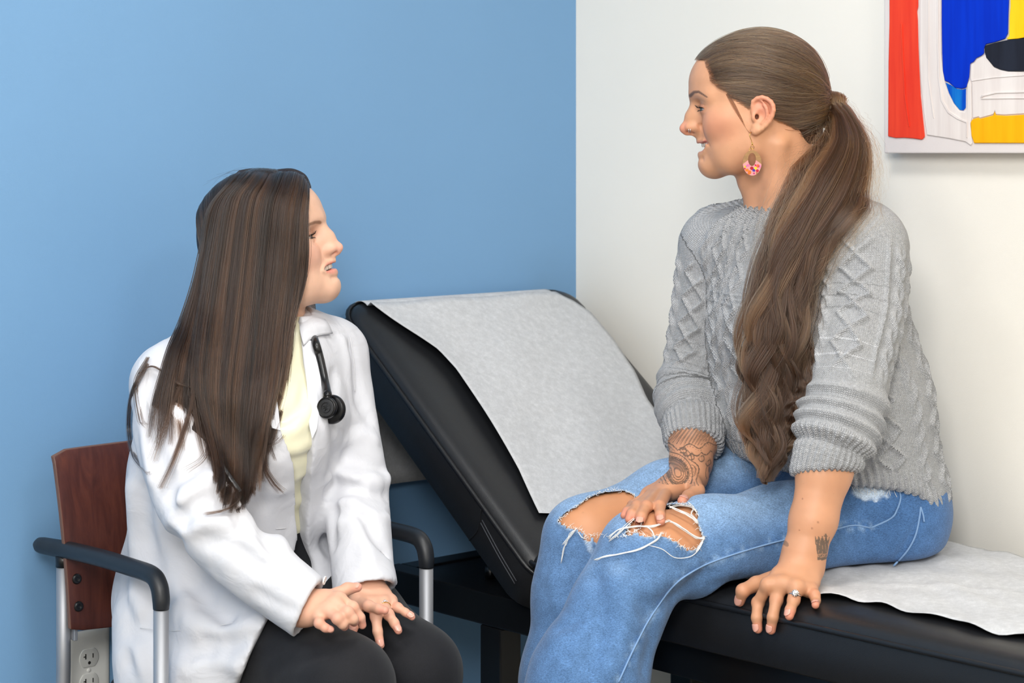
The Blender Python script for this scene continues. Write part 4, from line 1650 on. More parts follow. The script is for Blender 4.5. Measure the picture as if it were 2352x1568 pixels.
# right hand lying across the knees
rW = RWR
r_mcp = [P(1532, 1131, 2.893), P(1515, 1129, 2.908), P(1500, 1131, 2.924), P(1488, 1136, 2.938)]
r_f = [[P(1514, 1162, 2.858), P(1516, 1183, 2.846), P(1518, 1197, 2.842)],
       [P(1484, 1163, 2.872), P(1473, 1185, 2.862), P(1468.5, 1202, 2.858)],
       [P(1463, 1163, 2.894), P(1451, 1180, 2.884), P(1445, 1192, 2.882)],
       [P(1452, 1160, 2.914), P(1440, 1174, 2.906), P(1433, 1183, 2.904)]]
_kn = Shape()
_kn.chain([NM, NT, NK, n_leg[4]], [n_rad[1], n_rad[2], n_rad[3], n_rad[4]], k=0, kin=0.035)
_kn.chain([FM, FT, FK, f_leg[4]], [f_rad[1], f_rad[2], f_rad[3], f_rad[4]], k=0.01, kin=0.035)
def _rest(pts, offs):
    px = [(PX0 + FPX * p[0] / p[1], PY0 + FPX * (CAMZ - p[2]) / p[1]) for p in pts]
    h = hits(_kn.eval, px)
    return [P(x, y, min(p[1], q[1] - o)) for (x, y), p, q, o in zip(px, pts, h, offs)]
r_f = [_rest(f, (0.013, 0.008, 0.0055)) for f in r_f]
r_mcp = _rest(r_mcp, (0.022, 0.020, 0.016, 0.012))
r_th = [P(1592, 1112, 2.915)] + _rest([P(1602, 1126, 2.885), P(1581, 1140, 2.862), P(1567, 1150, 2.852)], (0.012, 0.009, 0.006))
add_hand(PB, rW, unit(RWR - rf_mid), r_mcp, r_f, r_th, r=0.0076)
PB.cap(rW, P(1545, 1122, 2.905), 0.021, 0.015, k=0.016)

def carve_table(S, gap=0.010, k=0.02):
    """flatten what sits on the table top against it"""
    c = R((TA0 + TA1 - 0.02) / 2 - 0.15, (TB0 + TB1) / 2, TZ + gap - 0.5)
    S.box(c, np.array([EB3, EW3, EZ]), ((TA1 - TA0) / 2 + 0.15, 1.2, 0.5), 0.02, k=k, op='s')

def skin_cols_limb(V, base, seed=0.0):
    C = np.tile(np.asarray(lin(base)[:3], f32), (len(V), 1))
    C *= (1 + 0.05 * NZ.fbm(V * 45 + seed, 3))[:, None]
    fr = NZ(V * 300 + 3)
    return mixc(C, [c * 0.78 for c in base], sstep(fr, 0.83, 0.97) * 0.3)

PSK = (212, 156, 120)
PBLUSH = (226, 140, 118)
def tint_hand(C, V, pts, col, r0=0.004, r1=0.014, amt=0.55):
    """redder knuckles and fingertips"""
    for p in pts:
        d = np.linalg.norm(V - np.asarray(p, f32), axis=1)
        C = mixc(C, col, (1 - sstep(d, r0, r1)) * amt)
    return C

ARMS = Shape()
ARMS.ops = PB.ops[:_leg0] + PB.ops[_leg1:]
def build_patient_body():
    ev = ARMS.eval
    parts = []
    # head and neck
    lo = p_world((-0.0, 0, -0.0)) + np.array([-0.135, -0.115, -0.215]); hi = p_world((0, 0, 0)) + np.array([0.125, 0.115, 0.135])
    V, Q = surface(ev, lo, hi, 0.0014 * RES, newton=1)
    L = p_local(V)
    brow = [(0.1015, 0.008, 0.0200), (0.0960, 0.018, 0.0245), (0.0890, 0.032, 0.0250), (0.0765, 0.043, 0.0165)]
    C = face_colours(L, PSK, (196, 112, 104), pUP, pLP, brow, (84, 62, 52), PBLUSH, pq)
    # hair roots shade the scalp along the hairline
    parts.append((V, Q, C))
    # left forearm and hand
    lo = np.array([0.30, 2.66, 0.595]); hi = np.array([0.52, 2.88, 0.90])
    V, Q = surface(ev, lo, hi, 0.0014 * RES, newton=1)
    C = skin_cols_limb(V, (204, 149, 114))
    C = tint_hand(C, V, [f[2] for f in l_f] + [l_th[3]], (222, 138, 118), 0.006, 0.016, 0.6)
    C = tint_hand(C, V, [f[0] for f in l_f] + l_mcp + [l_th[2]], (206, 120, 100), 0.003, 0.013, 0.35)
    # crown tattoo on the outer wrist
    cc = P(1888, 1256, 2.76)
    u = (V[:, 0] - cc[0]) * 1000; v = (V[:, 2] - cc[2]) * 1000 + u * 0.16
    body = (np.abs(u) < 9.5 + 0.12 * np.clip(v, -10, 14)) & (v > -17) & (v < 13 + 3.0 * np.cos(u * 1.15))
    lines = (np.abs(v + 9) < 0.7) | (np.abs(v + 12.5) < 0.6) | (np.abs(np.sin(u * 0.62 + 0.02 * v * u)) < 0.16) & (v > -7)
    dots = (np.hypot(((u + 30) % 4.0) - 2.0, v + 10.8) < 0.9)
    cross = ((np.abs(u - 5) < 1.0) & (v > 12) & (v < 20)) | ((np.abs(u - 5) < 2.6) & (np.abs(v - 16.5) < 0.9))
    front = V[:, 1] < 2.80
    w = np.where((body & ~lines & ~dots) | cross, 0.82, np.where(body, 0.35, 0.0)) * front
    C = mixc(C, (62, 66, 62), w)
    small = (np.hypot((V[:, 0] - P(1806, 1250, 2.76)[0]) * 1000, (V[:, 2] - P(1806, 1250, 2.76)[2]) * 1000) < 3.5) & front
    C = mixc(C, (70, 72, 66), small * 0.5)
    for m in hits(ev, [(1836, 1217), (1865, 1213), (1879, 1199), (1843, 1145)]):
        d = np.linalg.norm(V - m.astype(f32), axis=1)
        C = mixc(C, (120, 70, 48), (1 - sstep(d, 0.0006, 0.0016)) * 0.7)
    parts.append((V, Q, C))
    # right forearm and hand with the tattooed sleeve
    lo = np.array([0.140, 2.745, 0.700]); hi = np.array([0.315, 3.06, 0.90])
    V, Q = surface(ev, lo, hi, 0.0013 * RES, newton=1)
    C = skin_cols_limb(V, (201, 145, 111))
    C = tint_hand(C, V, [f[2] for f in r_f] + [r_th[3]], (218, 138, 118), 0.006, 0.016, 0.6)
    C = tint_hand(C, V, [f[0] for f in r_f] + r_mcp + [r_th[2]], (204, 122, 102), 0.003, 0.013, 0.35)
    # pattern in millimetres: u across the arm, v down along it from the cuff
    ax0 = P(1592, 990, 3.03)
    u = (V[:, 0] - ax0[0]) * 1000.0
    v = -(V[:, 2] - ax0[2]) * 1000.0 * 1.06
    g = np.zeros(len(V), f32)
    def ink(mask, a):
        np.maximum(g, np.where(mask, a, 0), out=g)
    cx, cy = -33.0, 47.0
    r = np.hypot(u - cx, v - cy); th = np.arctan2(v - cy, u - cx)
    for rr, wd, a in ((5, .7, .8), (8.2, .7, .8), (11.5, .8, .85), (14, 1.1, .9), (16.2, .7, .85), (21.5, .8, .9)):
        ink(np.abs(r - rr) < wd, a)
    ink((r < 14) & (NZ(np.stack([u * .12, v * .12, u * 0], 1).astype(f32)) > -0.05), .5)
    ink((r > 14) & (r < 16.2) & (np.sin(th * 46) > 0.1), .9)
    ink((r > 17.4) & (r < 19.6) & (np.hypot(((th * 6) % 1.0 - .5) * 3.0, (r - 18.6)) < 0.55), .75)
    pet = 26.5 + 6.0 * np.abs(np.cos(th * 3.6 + .4))
    ink((np.abs(r - pet) < .85) & (r > 21.5), .9)
    pet2 = 23.0 + 5.0 * np.abs(np.cos(th * 3.6 + .4)) ** 2
    ink((np.abs(r - pet2) < .6) & (np.abs(np.cos(th * 3.6 + .4)) > .45), .8)
    ink((r > 21.5) & (r < 29) & (np.abs(np.cos(th * 3.6 + .4)) > .86) & (np.sin(r * 2.2) > .4), .6)
    # scrolled band above it
    band = 14.0 + 3.2 * np.sin(u * .22 + .8)
    ink((np.abs(v - band) < .8) & (u > -26), .9)
    band2 = 23.0 + 4.0 * np.abs(np.sin(u * .21 + 1.9))
    ink((np.abs(v - band2) < .85) & (r > 24) & (u < 24), .9)
    ink((v > band + 2) & (v < band + 4.2) & (np.hypot(((u / 4.0) % 1.0 - .5) * 4.0, v - band - 3.1) < .7), .75)
    for (sx, sy) in ((-10, 27), (6, 30), (17, 38), (-20, 19)):
        rr = np.hypot(u - sx, v - sy); tt = np.arctan2(v - sy, u - sx)
        ink((np.abs(rr - (1.2 + (tt + math.pi) * .75)) < .65) & (rr < 6.2), .88)
        ink((rr < 6.0) & (np.sin(tt * 3 + rr) > .6), .35)
    # dense shading near the cuff
    sh = sstep(-v, -15, -2) * 0.75 * (0.6 + 0.4 * np.sin(u * 1.1 + v * .9))
    ink(v < 12, 0)
    g = np.maximum(g, sh * (v < 15))
    ink((v < 13) & (np.abs(np.sin((u + v * .7) * .62)) < .28), .85)
    # a stem and leaf towards the wrist
    st = 22 - 0.055 * (v - 45) ** 2 * 0.6
    ink((np.abs(u - (16 + 6 * np.sin(v * .09))) < .6) & (v > 42) & (v < 72), .8)
    ink((((u - 17) / 2.4) ** 2 + ((v - 49) / 4.0) ** 2 < 1) & (v < 56), .6)
    ink((((u - 27) / 2.0) ** 2 + ((v - 38 - (u - 27)) / 8.0) ** 2 < 1), .55)
    fade = (1 - sstep(v, 70, 82))
    wrist_ok = (V[:, 2] > RWR[2] - 0.002)
    C = mixc(C, (58, 58, 54), np.clip(g, 0, 1) * fade * wrist_ok * 0.88)
    parts.append((V, Q, C))
    # knees
    lo = np.array([0.06, 2.70, 0.60]); hi = np.array([0.36, 3.02, 0.83])
    def ev_k(p, lo=None, hi=None, band=0.0):
        return KNEES.eval(p, lo, hi, band)
    V, Q = surface(ev_k, lo, hi, 0.003 * RES)
    C = skin_cols_limb(V, (206, 146, 106))
    parts.append((V, Q, C))
    # the rest of the body, hidden by clothes
    lo = np.array([0.0, 2.62, 0.30]); hi = np.array([0.75, 3.32, 1.20])
    def ev_b(p, lo=None, hi=None, band=0.0):
        d = PB.eval(p, lo, hi, band) + f32(0.003)
        for (bl, bh) in (((0.30, 2.66, 0.595), (0.52, 2.88, 0.86)), ((0.140, 2.745, 0.700), (0.315, 3.06, 0.87)), ((0.06, 2.70, 0.60), (0.36, 3.02, 0.83))):
            c = (A3(bl) + A3(bh)) / 2; hf = (A3(bh) - A3(bl)) / 2
            q = np.abs(p - c) - hf
            d = np.maximum(d, -q.max(1))
        top = p[:, 2] - f32(pO[2] - 0.205)
        a_ = (p[:, :2] - C0.astype(f32)) @ EB.astype(f32)
        tb = np.maximum(p[:, 2] - f32(TZ + 0.03), a_ - f32(TA1 + 0.03))
        return np.maximum(np.maximum(d, top), -tb)
    V, Q = surface(ev_b, lo, hi, 0.009 * RES, newton=0)
    C = skin_cols_limb(V, PSK)
    parts.append((V, Q, C))
    o = body_mesh('body', parts, M_SKIN, PAT)
    # eyes, lashes, teeth
    for s in (1, -1):
        make_eye(o, pO, pM, s, (0.0745, 0.0315, -0.0012), 0.0126, (92, 104, 96), p_world((1, 0.10 * s, -0.10)) - pO)
        lash_set(o, p_world, s, pq.get('slit'))
    teeth_set(o, p_world, pMO, pq)
    return o

def lash_set(parent, to_w0, s, slit, eye=(0.0, 0.0)):
    to_w = lambda l: to_w0((l[0] + eye[0], l[1], l[2] + eye[1]))
    V, Fs = [], []
    rng = random.Random(4)
    for up in (1, -1):
        n = 24 if up > 0 else 12
        for i in range(n):
            t = i / (n - 1)
            ang = -1.0 + 1.95 * t
            y = 0.0315 + 0.0128 * math.sin(ang) * 0.93 + 0.001
            x = 0.0745 + 0.0138 * math.cos(ang)
            z = -0.0010 + up * slit * math.sqrt(max(0.0, 1 - ((y - 0.0335) / 0.0135) ** 2)) * 0.9
            ln = (0.0075 if up > 0 else 0.0035) * rng.uniform(0.8, 1.15)
            d = np.array([math.cos(ang), math.sin(ang) * 0.9, 0.25 * up])
            d /= np.linalg.norm(d)
            p0 = np.array([x, y, z]); p1 = p0 + d * ln * 0.5 + (0, 0, -0.0006 * up); p2 = p0 + d * ln + (0, 0, 0.0022 * up * (ln / 0.0075))
            pts = [to_w((p[0], s * p[1], p[2])) for p in (p0, p1, p2)]
            v, f = tube_vf(pts, [0.00035, 0.00028, 0.00008], 4)
            off = len(V)
            V += v; Fs += [tuple(k + off for k in ff) for ff in f]
    # the dark lid line
    pts = []
    for t in np.linspace(-1.05, 0.98, 16):
        y = 0.0315 + 0.0128 * math.sin(t) * 0.93 + 0.001
        pts.append(to_w((0.0745 + 0.0137 * math.cos(t), s * y, -0.0006 + slit * math.sqrt(max(0.0, 1 - ((y - 0.0335) / 0.0138) ** 2)) * 0.95)))
    v, f = tube_vf(pts, 0.0007, 6)
    off = len(V)
    V += v; Fs += [tuple(k + off for k in ff) for ff in f]
    return obj('eyelashes', V, Fs, M_LASH, parent, True)

def teeth_set(parent, to_w, MO, q, drop=0.0080, back=0.0045):
    """upper row of teeth, each a rounded block along the arch"""
    V, Fs = [], []
    path = catmull([(p[0] - back, p[1] * 0.86, 0) for p in MO], 200)
    cum = np.concatenate([[0], np.cumsum(np.linalg.norm(np.diff(path, axis=0), axis=1))])
    mid = cum[-1] / 2
    wds = [0.0084, 0.0066, 0.0072, 0.0068, 0.0068]
    zt = q['ul'][1] - q.get('ulr', 0.004) * 0.2
    for s in (1, -1):
        at = 0.0
        for i, w in enumerate(wds):
            c = mid + s * (at + w / 2)
            at += w
            if c < 0.002 or c > cum[-1] - 0.002:
                continue
            p = np.array([np.interp(c, cum, path[:, k]) for k in range(3)])
            p2 = np.array([np.interp(c + 0.0005, cum, path[:, k]) for k in range(3)])
            tx = unit(p2 - p); nx = np.array([tx[1], -tx[0], 0.0])
            if nx[0] < 0:
                nx = -nx
            h = drop * (1.0 - 0.06 * i - (0.05 if i == 1 else 0))
            zc = zt + (q['corner'][2] - q['ul'][1]) * min(1, (abs(c - mid) / mid)) ** 1.35 * 0.8
            off = len(V)
            rows = [(0.0, 0.86, 0.9), (0.25, 0.94, 1.0), (0.6, 1.0, 1.02), (0.9, 0.98, 0.85), (1.0, 0.88, 0.5)]
            for (tz, ws, ds) in rows:
                for k in range(12):
                    a = 2 * math.pi * k / 12
                    ca, sa = math.cos(a), math.sin(a)
                    xx = math.copysign(abs(ca) ** 0.45, ca) * w * 0.485 * ws
                    dd = math.copysign(abs(sa) ** 0.6, sa) * 0.0030 * ds
                    V.append(to_w(p + tx * xx + nx * dd + np.array([0, 0, zc - h * tz])))
            for r_ in range(len(rows) - 1):
                for k in range(12):
                    k2 = (k + 1) % 12
                    Fs.append((off + r_ * 12 + k, off + r_ * 12 + k2, off + (r_ + 1) * 12 + k2, off + (r_ + 1) * 12 + k))
            Fs.append(tuple(off + k for k in range(12)))
            Fs.append(tuple(off + (len(rows) - 1) * 12 + k for k in range(11, -1, -1)))
    return obj('teeth', V, Fs, M_TEETH, parent, True)

KNEES = Shape()
KNEES.chain([NM, NT, NK, P(1432, 1400, 2.79)], [0.056, 0.0590, 0.0562, 0.047], k=0.0, kin=0.033)
KNEES.chain([FM, FT, FK, P(1330, 1362, 2.935)], [0.060, 0.0625, 0.0545, 0.047], k=0.002, kin=0.033)
KNEES.add(lambda p: ((p[:, 0] - f32(0.300))), 0.0, 'i')
carve_table(KNEES, 0.022, 0.0)
PBODY = build_patient_body()
M_NAIL = simple_mat('fingernail', (222, 164, 146), 0.25, spec=0.5)
for f in l_f[:3]:
    nail(PBODY, f[2] , f[1], -EB3 * -1.0 + np.array([0, 0, 0.15]), mat=M_NAIL, off=0.0068, w=0.0058)
nail(PBODY, l_f[3][2], l_f[3][1], np.array([-0.3, -0.5, 0.9]), mat=M_NAIL, off=0.0057, w=0.005, L=0.008)
nail(PBODY, l_th[3], l_th[2], np.array([-0.6, -0.75, 0.15]), mat=M_NAIL, off=0.0072, w=0.0068, L=0.0115)
for i, f in enumerate(r_f[:2]):
    nail(PBODY, f[2], f[1], np.array([-0.2, -0.9, 0.45]), mat=M_NAIL, off=0.0062, w=0.0055)
nail(PBODY, r_th[3], r_th[2], np.array([-0.15, -0.85, 0.5]), mat=M_NAIL, off=0.0070, w=0.0066, L=0.0115)
# ------------------------------------------------------------------ the patient: sweater
def knit_mat():
    m, nt, b = attr_mat('grey_knit_wool', 0.85, sheen=0.25, spec=0.15)
    at = node(nt, 'ShaderNodeAttribute', attribute_name='knit')
    sep = node(nt, 'ShaderNodeSeparateXYZ')
    nt.links.new(at.outputs['Vector'], sep.inputs[0])
    # v-shaped stitches: columns of width 3.6 mm, rows of 2.6 mm
    def math_(op, a, b=None, c=None):
        n = node(nt, 'ShaderNodeMath', operation=op)
        for i, x in enumerate((a, b, c)):
            if x is None:
                continue
            if isinstance(x, (int, float)):
                n.inputs[i].default_value = x
            else:
                nt.links.new(x, n.inputs[i])
        return n.outputs[0]
    u = math_('MULTIPLY', sep.outputs[0], 1 / 0.0031)
    uu = math_('PINGPONG', u, 0.5)                    # 0..0.5 in each column
    v = math_('MULTIPLY', sep.outputs[1], 1 / 0.0023)
    v2 = math_('ADD', v, math_('MULTIPLY', uu, 1.3))
    sn = math_('SINE', math_('MULTIPLY', v2, 6.2832))
    col = math_('SINE', math_('MULTIPLY', uu, 6.2832))
    hgt = math_('ADD', math_('MULTIPLY', sn, 0.45), math_('MULTIPLY', col, 0.6))
    bp = node(nt, 'ShaderNodeBump', inp={'Strength': 1.0, 'Distance': 0.0011})
    nt.links.new(hgt, bp.inputs['Height'])
    tc = node(nt, 'ShaderNodeTexCoord')
    n1 = node(nt, 'ShaderNodeTexNoise', inp={'Scale': 700.0, 'Detail': 3.0})
    nt.links.new(tc.outputs['Object'], n1.inputs['Vector'])
    bp2 = node(nt, 'ShaderNodeBump', inp={'Strength': 0.5, 'Distance': 0.0005})
    nt.links.new(n1.outputs['Fac'], bp2.inputs['Height'])
    nt.links.new(bp.outputs[0], bp2.inputs['Normal'])
    nt.links.new(bp2.outputs[0], b.inputs['Normal'])
    # darker in the valleys between yarns
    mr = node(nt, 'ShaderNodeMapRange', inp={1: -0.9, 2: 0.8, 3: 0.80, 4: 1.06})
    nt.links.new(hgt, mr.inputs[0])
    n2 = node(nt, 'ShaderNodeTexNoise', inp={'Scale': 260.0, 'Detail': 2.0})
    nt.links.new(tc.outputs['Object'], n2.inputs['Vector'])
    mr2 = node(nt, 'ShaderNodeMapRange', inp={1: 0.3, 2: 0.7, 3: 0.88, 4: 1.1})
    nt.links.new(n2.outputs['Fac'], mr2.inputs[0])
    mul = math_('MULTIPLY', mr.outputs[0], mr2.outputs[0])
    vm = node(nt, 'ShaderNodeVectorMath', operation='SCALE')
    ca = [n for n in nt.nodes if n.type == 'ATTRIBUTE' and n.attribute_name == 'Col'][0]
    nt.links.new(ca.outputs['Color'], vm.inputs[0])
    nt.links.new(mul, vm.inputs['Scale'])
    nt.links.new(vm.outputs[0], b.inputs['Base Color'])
    return m
M_KNIT = knit_mat()

# torso axis of the sweater
SW_AX = [P(1945, 1120, 3.06), P(1880, 900, 3.05), P(1845, 720, 3.04), P(1815, 590, 3.03)]
TOR = Shape()
TOR.chain(SW_AX, [0.134, 0.136, 0.122, 0.088], k=0.0, kin=0.05, side=pL, flat=1.24)
TOR.cap(LSH + (0.004, 0, -0.010), RSH + (-0.004, 0, -0.010), 0.056, 0.054, k=0.05)
NB = p_world((-0.066, 0, -0.185))
TOR.cap(NB + (0, 0, -0.012), LSH + (-0.01, 0.02, 0.008), 0.052, 0.044, k=0.03)
TOR.cap(NB + (0, 0, -0.012), RSH + (0.01, -0.01, 0.006), 0.052, 0.044, k=0.03)
TOR.ell(P(1800, 735, 2.96) , (0.07, 0.075, 0.075), k=0.06)
# soft belly folds above the lap
TOR.dent([P(1700, 985, 2.93), P(1790, 1010, 2.90), P(1900, 1015, 2.88)], 0.008, 0.020)
TOR.dent([P(2130, 1060, 3.02), P(2040, 1050, 2.95), P(1960, 1010, 2.90)], 0.007, 0.018)

def sleeve(pts, rads, cut_pt, cut_n, folds, n=34):
    """tube along a bent arm; folds: list of (t, height, width) bunched rings"""
    S = Shape()
    n = 20
    cp = catmull(pts, n)
    t = np.linspace(0, 1, n)
    xs = np.linspace(0, 1, 400)
    rr = np.interp(xs, np.linspace(0, 1, len(rads)), rads)
    for (t0, hh, w) in folds:
        rr = rr + hh * np.exp(-((xs - t0) / w) ** 2)
    rr = rr.astype(f32)
    def rf(q):
        return np.interp(q, xs, rr).astype(f32)
    S.rchain(cp, t, rf)
    r = rf(t)
    cn = A3(unit(cut_n)); c = A3(cut_pt)
    S.add(lambda p: (p - c) @ cn, 0.006, 'i')
    return S, cp, r

lcut = P(1886, 1086, 2.803); lcn = unit(P(1868, 1195, 2.785) - lf_mid)
lcn = unit(lcn + np.array([0.30, 0, 0.0]))
SL, SLp, SLr = sleeve([LSH + (0.0, 0.0, -0.01), P(1978, 700, 2.895), P(1952, 830, 2.86), P(1936, 930, 2.838), P(1915, 1010, 2.818), P(1884, 1110, 2.803)],
                      [0.062, 0.0605, 0.0565, 0.0555, 0.0535, 0.0440], lcut, lcn,
                      [(0.50, 0.004, 0.05), (0.575, 0.011, 0.036), (0.665, 0.0125, 0.030), (0.735, 0.0120, 0.025), (0.795, 0.0085, 0.020), (0.845, -0.005, 0.016)], 120)
rcut = P(1595, 1022, 3.012); rcn = unit(unit(RWR - rf_mid) + np.array([0.0, 0.2, 0.0]))
SR, SRp, SRr = sleeve([RSH + (0, 0, -0.01), P(1628, 690, 3.125), P(1604, 810, 3.122), P(1582, 900, 3.105), P(1590, 965, 3.055), P(1597, 1040, 3.00)],
                      [0.058, 0.0530, 0.0480, 0.0470, 0.0470, 0.0425], rcut, rcn,
                      [(0.55, 0.008, 0.034), (0.625, 0.0095, 0.028), (0.695, 0.0090, 0.024), (0.755, 0.007, 0.019), (0.80, -0.004, 0.014)], 120)

def hem_z(X):
    return np.interp(X, [0.25, 0.40, 0.50, 0.56, 0.60, 0.66, 0.72], [0.815, 0.800, 0.784, 0.778, 0.765, 0.708, 0.690])

SWE = Shape()
SWE.sub(TOR.eval, 0.0, np.array([0.15, 2.75, 0.6]), np.array([0.75, 3.3, 1.3]))
SWE.add(lambda p: (hem_z(p[:, 0]).astype(f32) - p[:, 2]) * f32(0.8), 0.012, 'i')
SWE.sub(SL.eval, 0.014, np.min(SLp, 0) - 0.08, np.max(SLp, 0) + 0.08)
SWE.sub(SR.eval, 0.014, np.min(SRp, 0) - 0.08, np.max(SRp, 0) + 0.08)
# crease of the armpit and drop-shoulder seam
SWE.dent([P(2010, 470, 2.86), P(2020, 560, 2.84), P(1995, 620, 2.83)], 0.003, 0.004)
SWE.dent([P(1872, 640, 2.86), P(1865, 760, 2.85), P(1850, 880, 2.84)], 0.010, 0.016)
SWE.dent([P(2062, 700, 2.93), P(2045, 830, 2.90), P(2030, 920, 2.88)], 0.006, 0.010)
# neck opening with a ribbed collar
ncen = p_world((-0.055, 0, -0.155))
nax = unit(p_world((-0.040, 0, -0.10)) - p_world((-0.070, 0, -0.20)))
_ncl = catmull([], 2) if False else None
def collar_ring(n=40, r0=0.061, r1=0.063, drop=0.0):
    u_ = unit(np.cross(nax, pL)); v_ = np.cross(nax, u_)
    if u_ @ pF < 0:
        u_ = -u_
    out = []
    for k in range(n):
        a = 2 * math.pi * k / n
        fr = math.cos(a)
        out.append(ncen + u_ * (r0 * fr + 0.004) + v_ * r1 * math.sin(a) - nax * (0.022 + 0.016 * max(0, fr) + drop))
    return out
cr_ = collar_ring()
SWE.chain(cr_ + [cr_[0]], [0.0085] * 41, k=0.012, kin=0.003)
cr2 = collar_ring(drop=-0.010, r0=0.0585, r1=0.060)
SWE.chain(cr2 + [cr2[0]], [0.0062] * 41, k=0.004, kin=0.003)
SWE.cap(p_world((-0.035, 0, -0.10)), p_world((-0.064, 0, -0.178)), 0.0545, 0.0545, k=0.004, op='s')

def cable(u, phase_v, lam, amp, w, hgt):
    """two yarn ropes crossing over each other"""
    a = amp * np.sin(2 * math.pi * phase_v / lam)
    s = np.cos(2 * math.pi * phase_v / lam)
    h1 = np.exp(-((u - a) / w) ** 2) * (0.8 + 0.35 * s)
    h2 = np.exp(-((u + a) / w) ** 2) * (0.8 - 0.35 * s)
    return np.maximum(h1, h2) * hgt

def zig(v, lam):
    t = (v / lam) % 1.0
    return np.abs(2 * t - 1) * 2 - 1        # triangle wave -1..1

def build_sweater():
    ev = SWE.eval
    V, Q = surface(ev, (0.10, 2.72, 0.66), (0.75, 3.30, 1.25), 0.0029 * RES, newton=1)
    V = relax(V, Q, 1, 0.4)
    N = vert_normals(V, Q).astype(f32)
    dT = TOR.eval(V); dL = SL.eval(V); dR = SR.eval(V)
    dC = seg_dist(V, np.array(cr_ + [cr_[0]])) - 0.012
    u = np.zeros(len(V), f32); v = np.zeros(len(V), f32)
    # torso coordinates
    ax0 = SW_AX[0]; ax1 = SW_AX[3]
    t = np.clip((V[:, 2] - ax0[2]) / (ax1[2] - ax0[2]), -0.5, 1.3)
    cx = ax0[:2][None] + (ax1 - ax0)[:2][None] * t[:, None]
    rel = V[:, :2] - cx
    fwd = rel @ pF[:2]; lat = rel @ pL[:2]
    ang = np.arctan2(lat, fwd)          # 0 in front, + towards her left
    uT = ang * 0.155; vT = V[:, 2] - 0.7
    def arm_coords(path, ref):
        path = np.asarray(path, f32)
        best = np.full(len(V), 9.0, f32); uu = np.zeros(len(V), f32); vv = np.zeros(len(V), f32)
        Ls = np.concatenate([[0], np.cumsum(np.linalg.norm(np.diff(path, axis=0), axis=1))])
        for i in range(len(path) - 1):
            a, b = path[i], path[i + 1]
            ba = b - a
            tt = np.clip((V - a) @ ba / (ba @ ba), -4.0 if i == 0 else 0, 1)
            q = V - a - tt[:, None] * ba
            dd = (q * q).sum(1)
            m = dd < best
            best = np.where(m, dd, best)
            tn = ba / np.linalg.norm(ba)
            e1 = A3(ref) - tn * (A3(ref) @ tn); e1 /= np.linalg.norm(e1)
            e2 = np.cross(tn, e1)
            an = np.arctan2(q @ e2, q @ e1)
            uu = np.where(m, an * 0.056, uu)
            vv = np.where(m, Ls[i] + tt * (Ls[i + 1] - Ls[i]), vv)
        return uu, vv, Ls[-1]
    uL, vL, LL = arm_coords(SLp, (-0.35, -0.93, 0.0))
    uR, vR, LR = arm_coords(SRp, (-0.55, -0.83, 0.0))
    isL = (dL < dT) & (dL < dR); isR = (dR < dT) & (dR < dL)
    u = np.where(isL, uL, np.where(isR, uR, uT)); v = np.where(isL, -vL, np.where(isR, -vR, vT))
    H = np.zeros(len(V), f32)
    # torso: cables, diamonds and ladder columns side by side
    def column_set(u, v, cols):
        h = np.zeros(len(u), f32)
        for (c, kind) in cols:
            x = u - c
            if kind == 'cable':
                h = np.maximum(h, cable(x, v, 0.062, 0.0065, 0.0050, 1.1))
            elif kind == 'fat':
                h = np.maximum(h, cable(x, v, 0.085, 0.010, 0.0072, 1.2))
            elif kind == 'dia':
                for s in (1, -1):
                    h = np.maximum(h, np.exp(-((x - s * 0.020 * zig(v, 0.085)) / 0.0036) ** 2) * 1.1)
            elif kind == 'rib':
                h = np.maximum(h, np.exp(-(x / 0.0034) ** 2) * 0.8)
            elif kind == 'groove':
                h = h - np.exp(-(x / 0.0024) ** 2) * 0.7
        return h
    hT = column_set(uT, vT, [(0.0, 'dia'), (0.034, 'groove'), (0.045, 'cable'), (0.062, 'groove'), (-0.034, 'groove'), (-0.046, 'cable'), (-0.064, 'groove'), (0.088, 'dia'), (-0.09, 'dia'),
                             (0.120, 'groove'), (0.138, 'fat'), (0.160, 'groove'), (0.175, 'rib'), (0.20, 'dia'), (0.235, 'groove'), (0.255, 'cable'), (0.28, 'groove'), (0.31, 'dia'), (0.345, 'groove'),
                             (0.37, 'cable'), (0.40, 'groove'), (-0.13, 'cable'), (-0.16, 'groove'), (-0.2, 'dia'), (-0.26, 'cable'), (-0.32, 'dia'), (-0.38, 'cable'), (0.44, 'dia')])
    # horizontal purl ridges across the chest
    for zc in (0.345, 0.352, 0.359):
        hT = np.where((ang < 0.9) & (ang > -1.0), np.maximum(hT, np.exp(-((vT - zc) / 0.0022) ** 2) * 0.55), hT)
    hL = column_set(uL, -vL, [(0.0, 'dia'), (0.034, 'groove'), (0.045, 'cable'), (0.064, 'groove'), (0.075, 'rib'), (0.092, 'groove'), (0.108, 'cable'), (0.128, 'groove'), (-0.034, 'groove'), (-0.044, 'rib'), (-0.053, 'groove'),
                              (-0.066, 'cable'), (-0.085, 'groove'), (-0.105, 'cable'), (-0.13, 'rib')])
    hR = column_set(uR, -vR, [(0.0, 'dia'), (0.034, 'groove'), (0.045, 'cable'), (-0.034, 'groove'), (-0.046, 'cable'), (0.08, 'rib'), (-0.08, 'rib')])
    # cuffs, hem and collar are ribbed
    def rib(u_, lam=0.0105):
        return (np.cos(2 * math.pi * u_ / lam) > 0.0) * 0.55 + 0.25 * np.cos(2 * math.pi * u_ / lam)
    cuffL = sstep(vL, LL * 0.80, LL * 0.835); cuffR = sstep(vR, LR * 0.79, LR * 0.83)
    hL = hL * sstep(vL, -0.02, 0.02); hR = hR * sstep(vR, -0.02, 0.02)
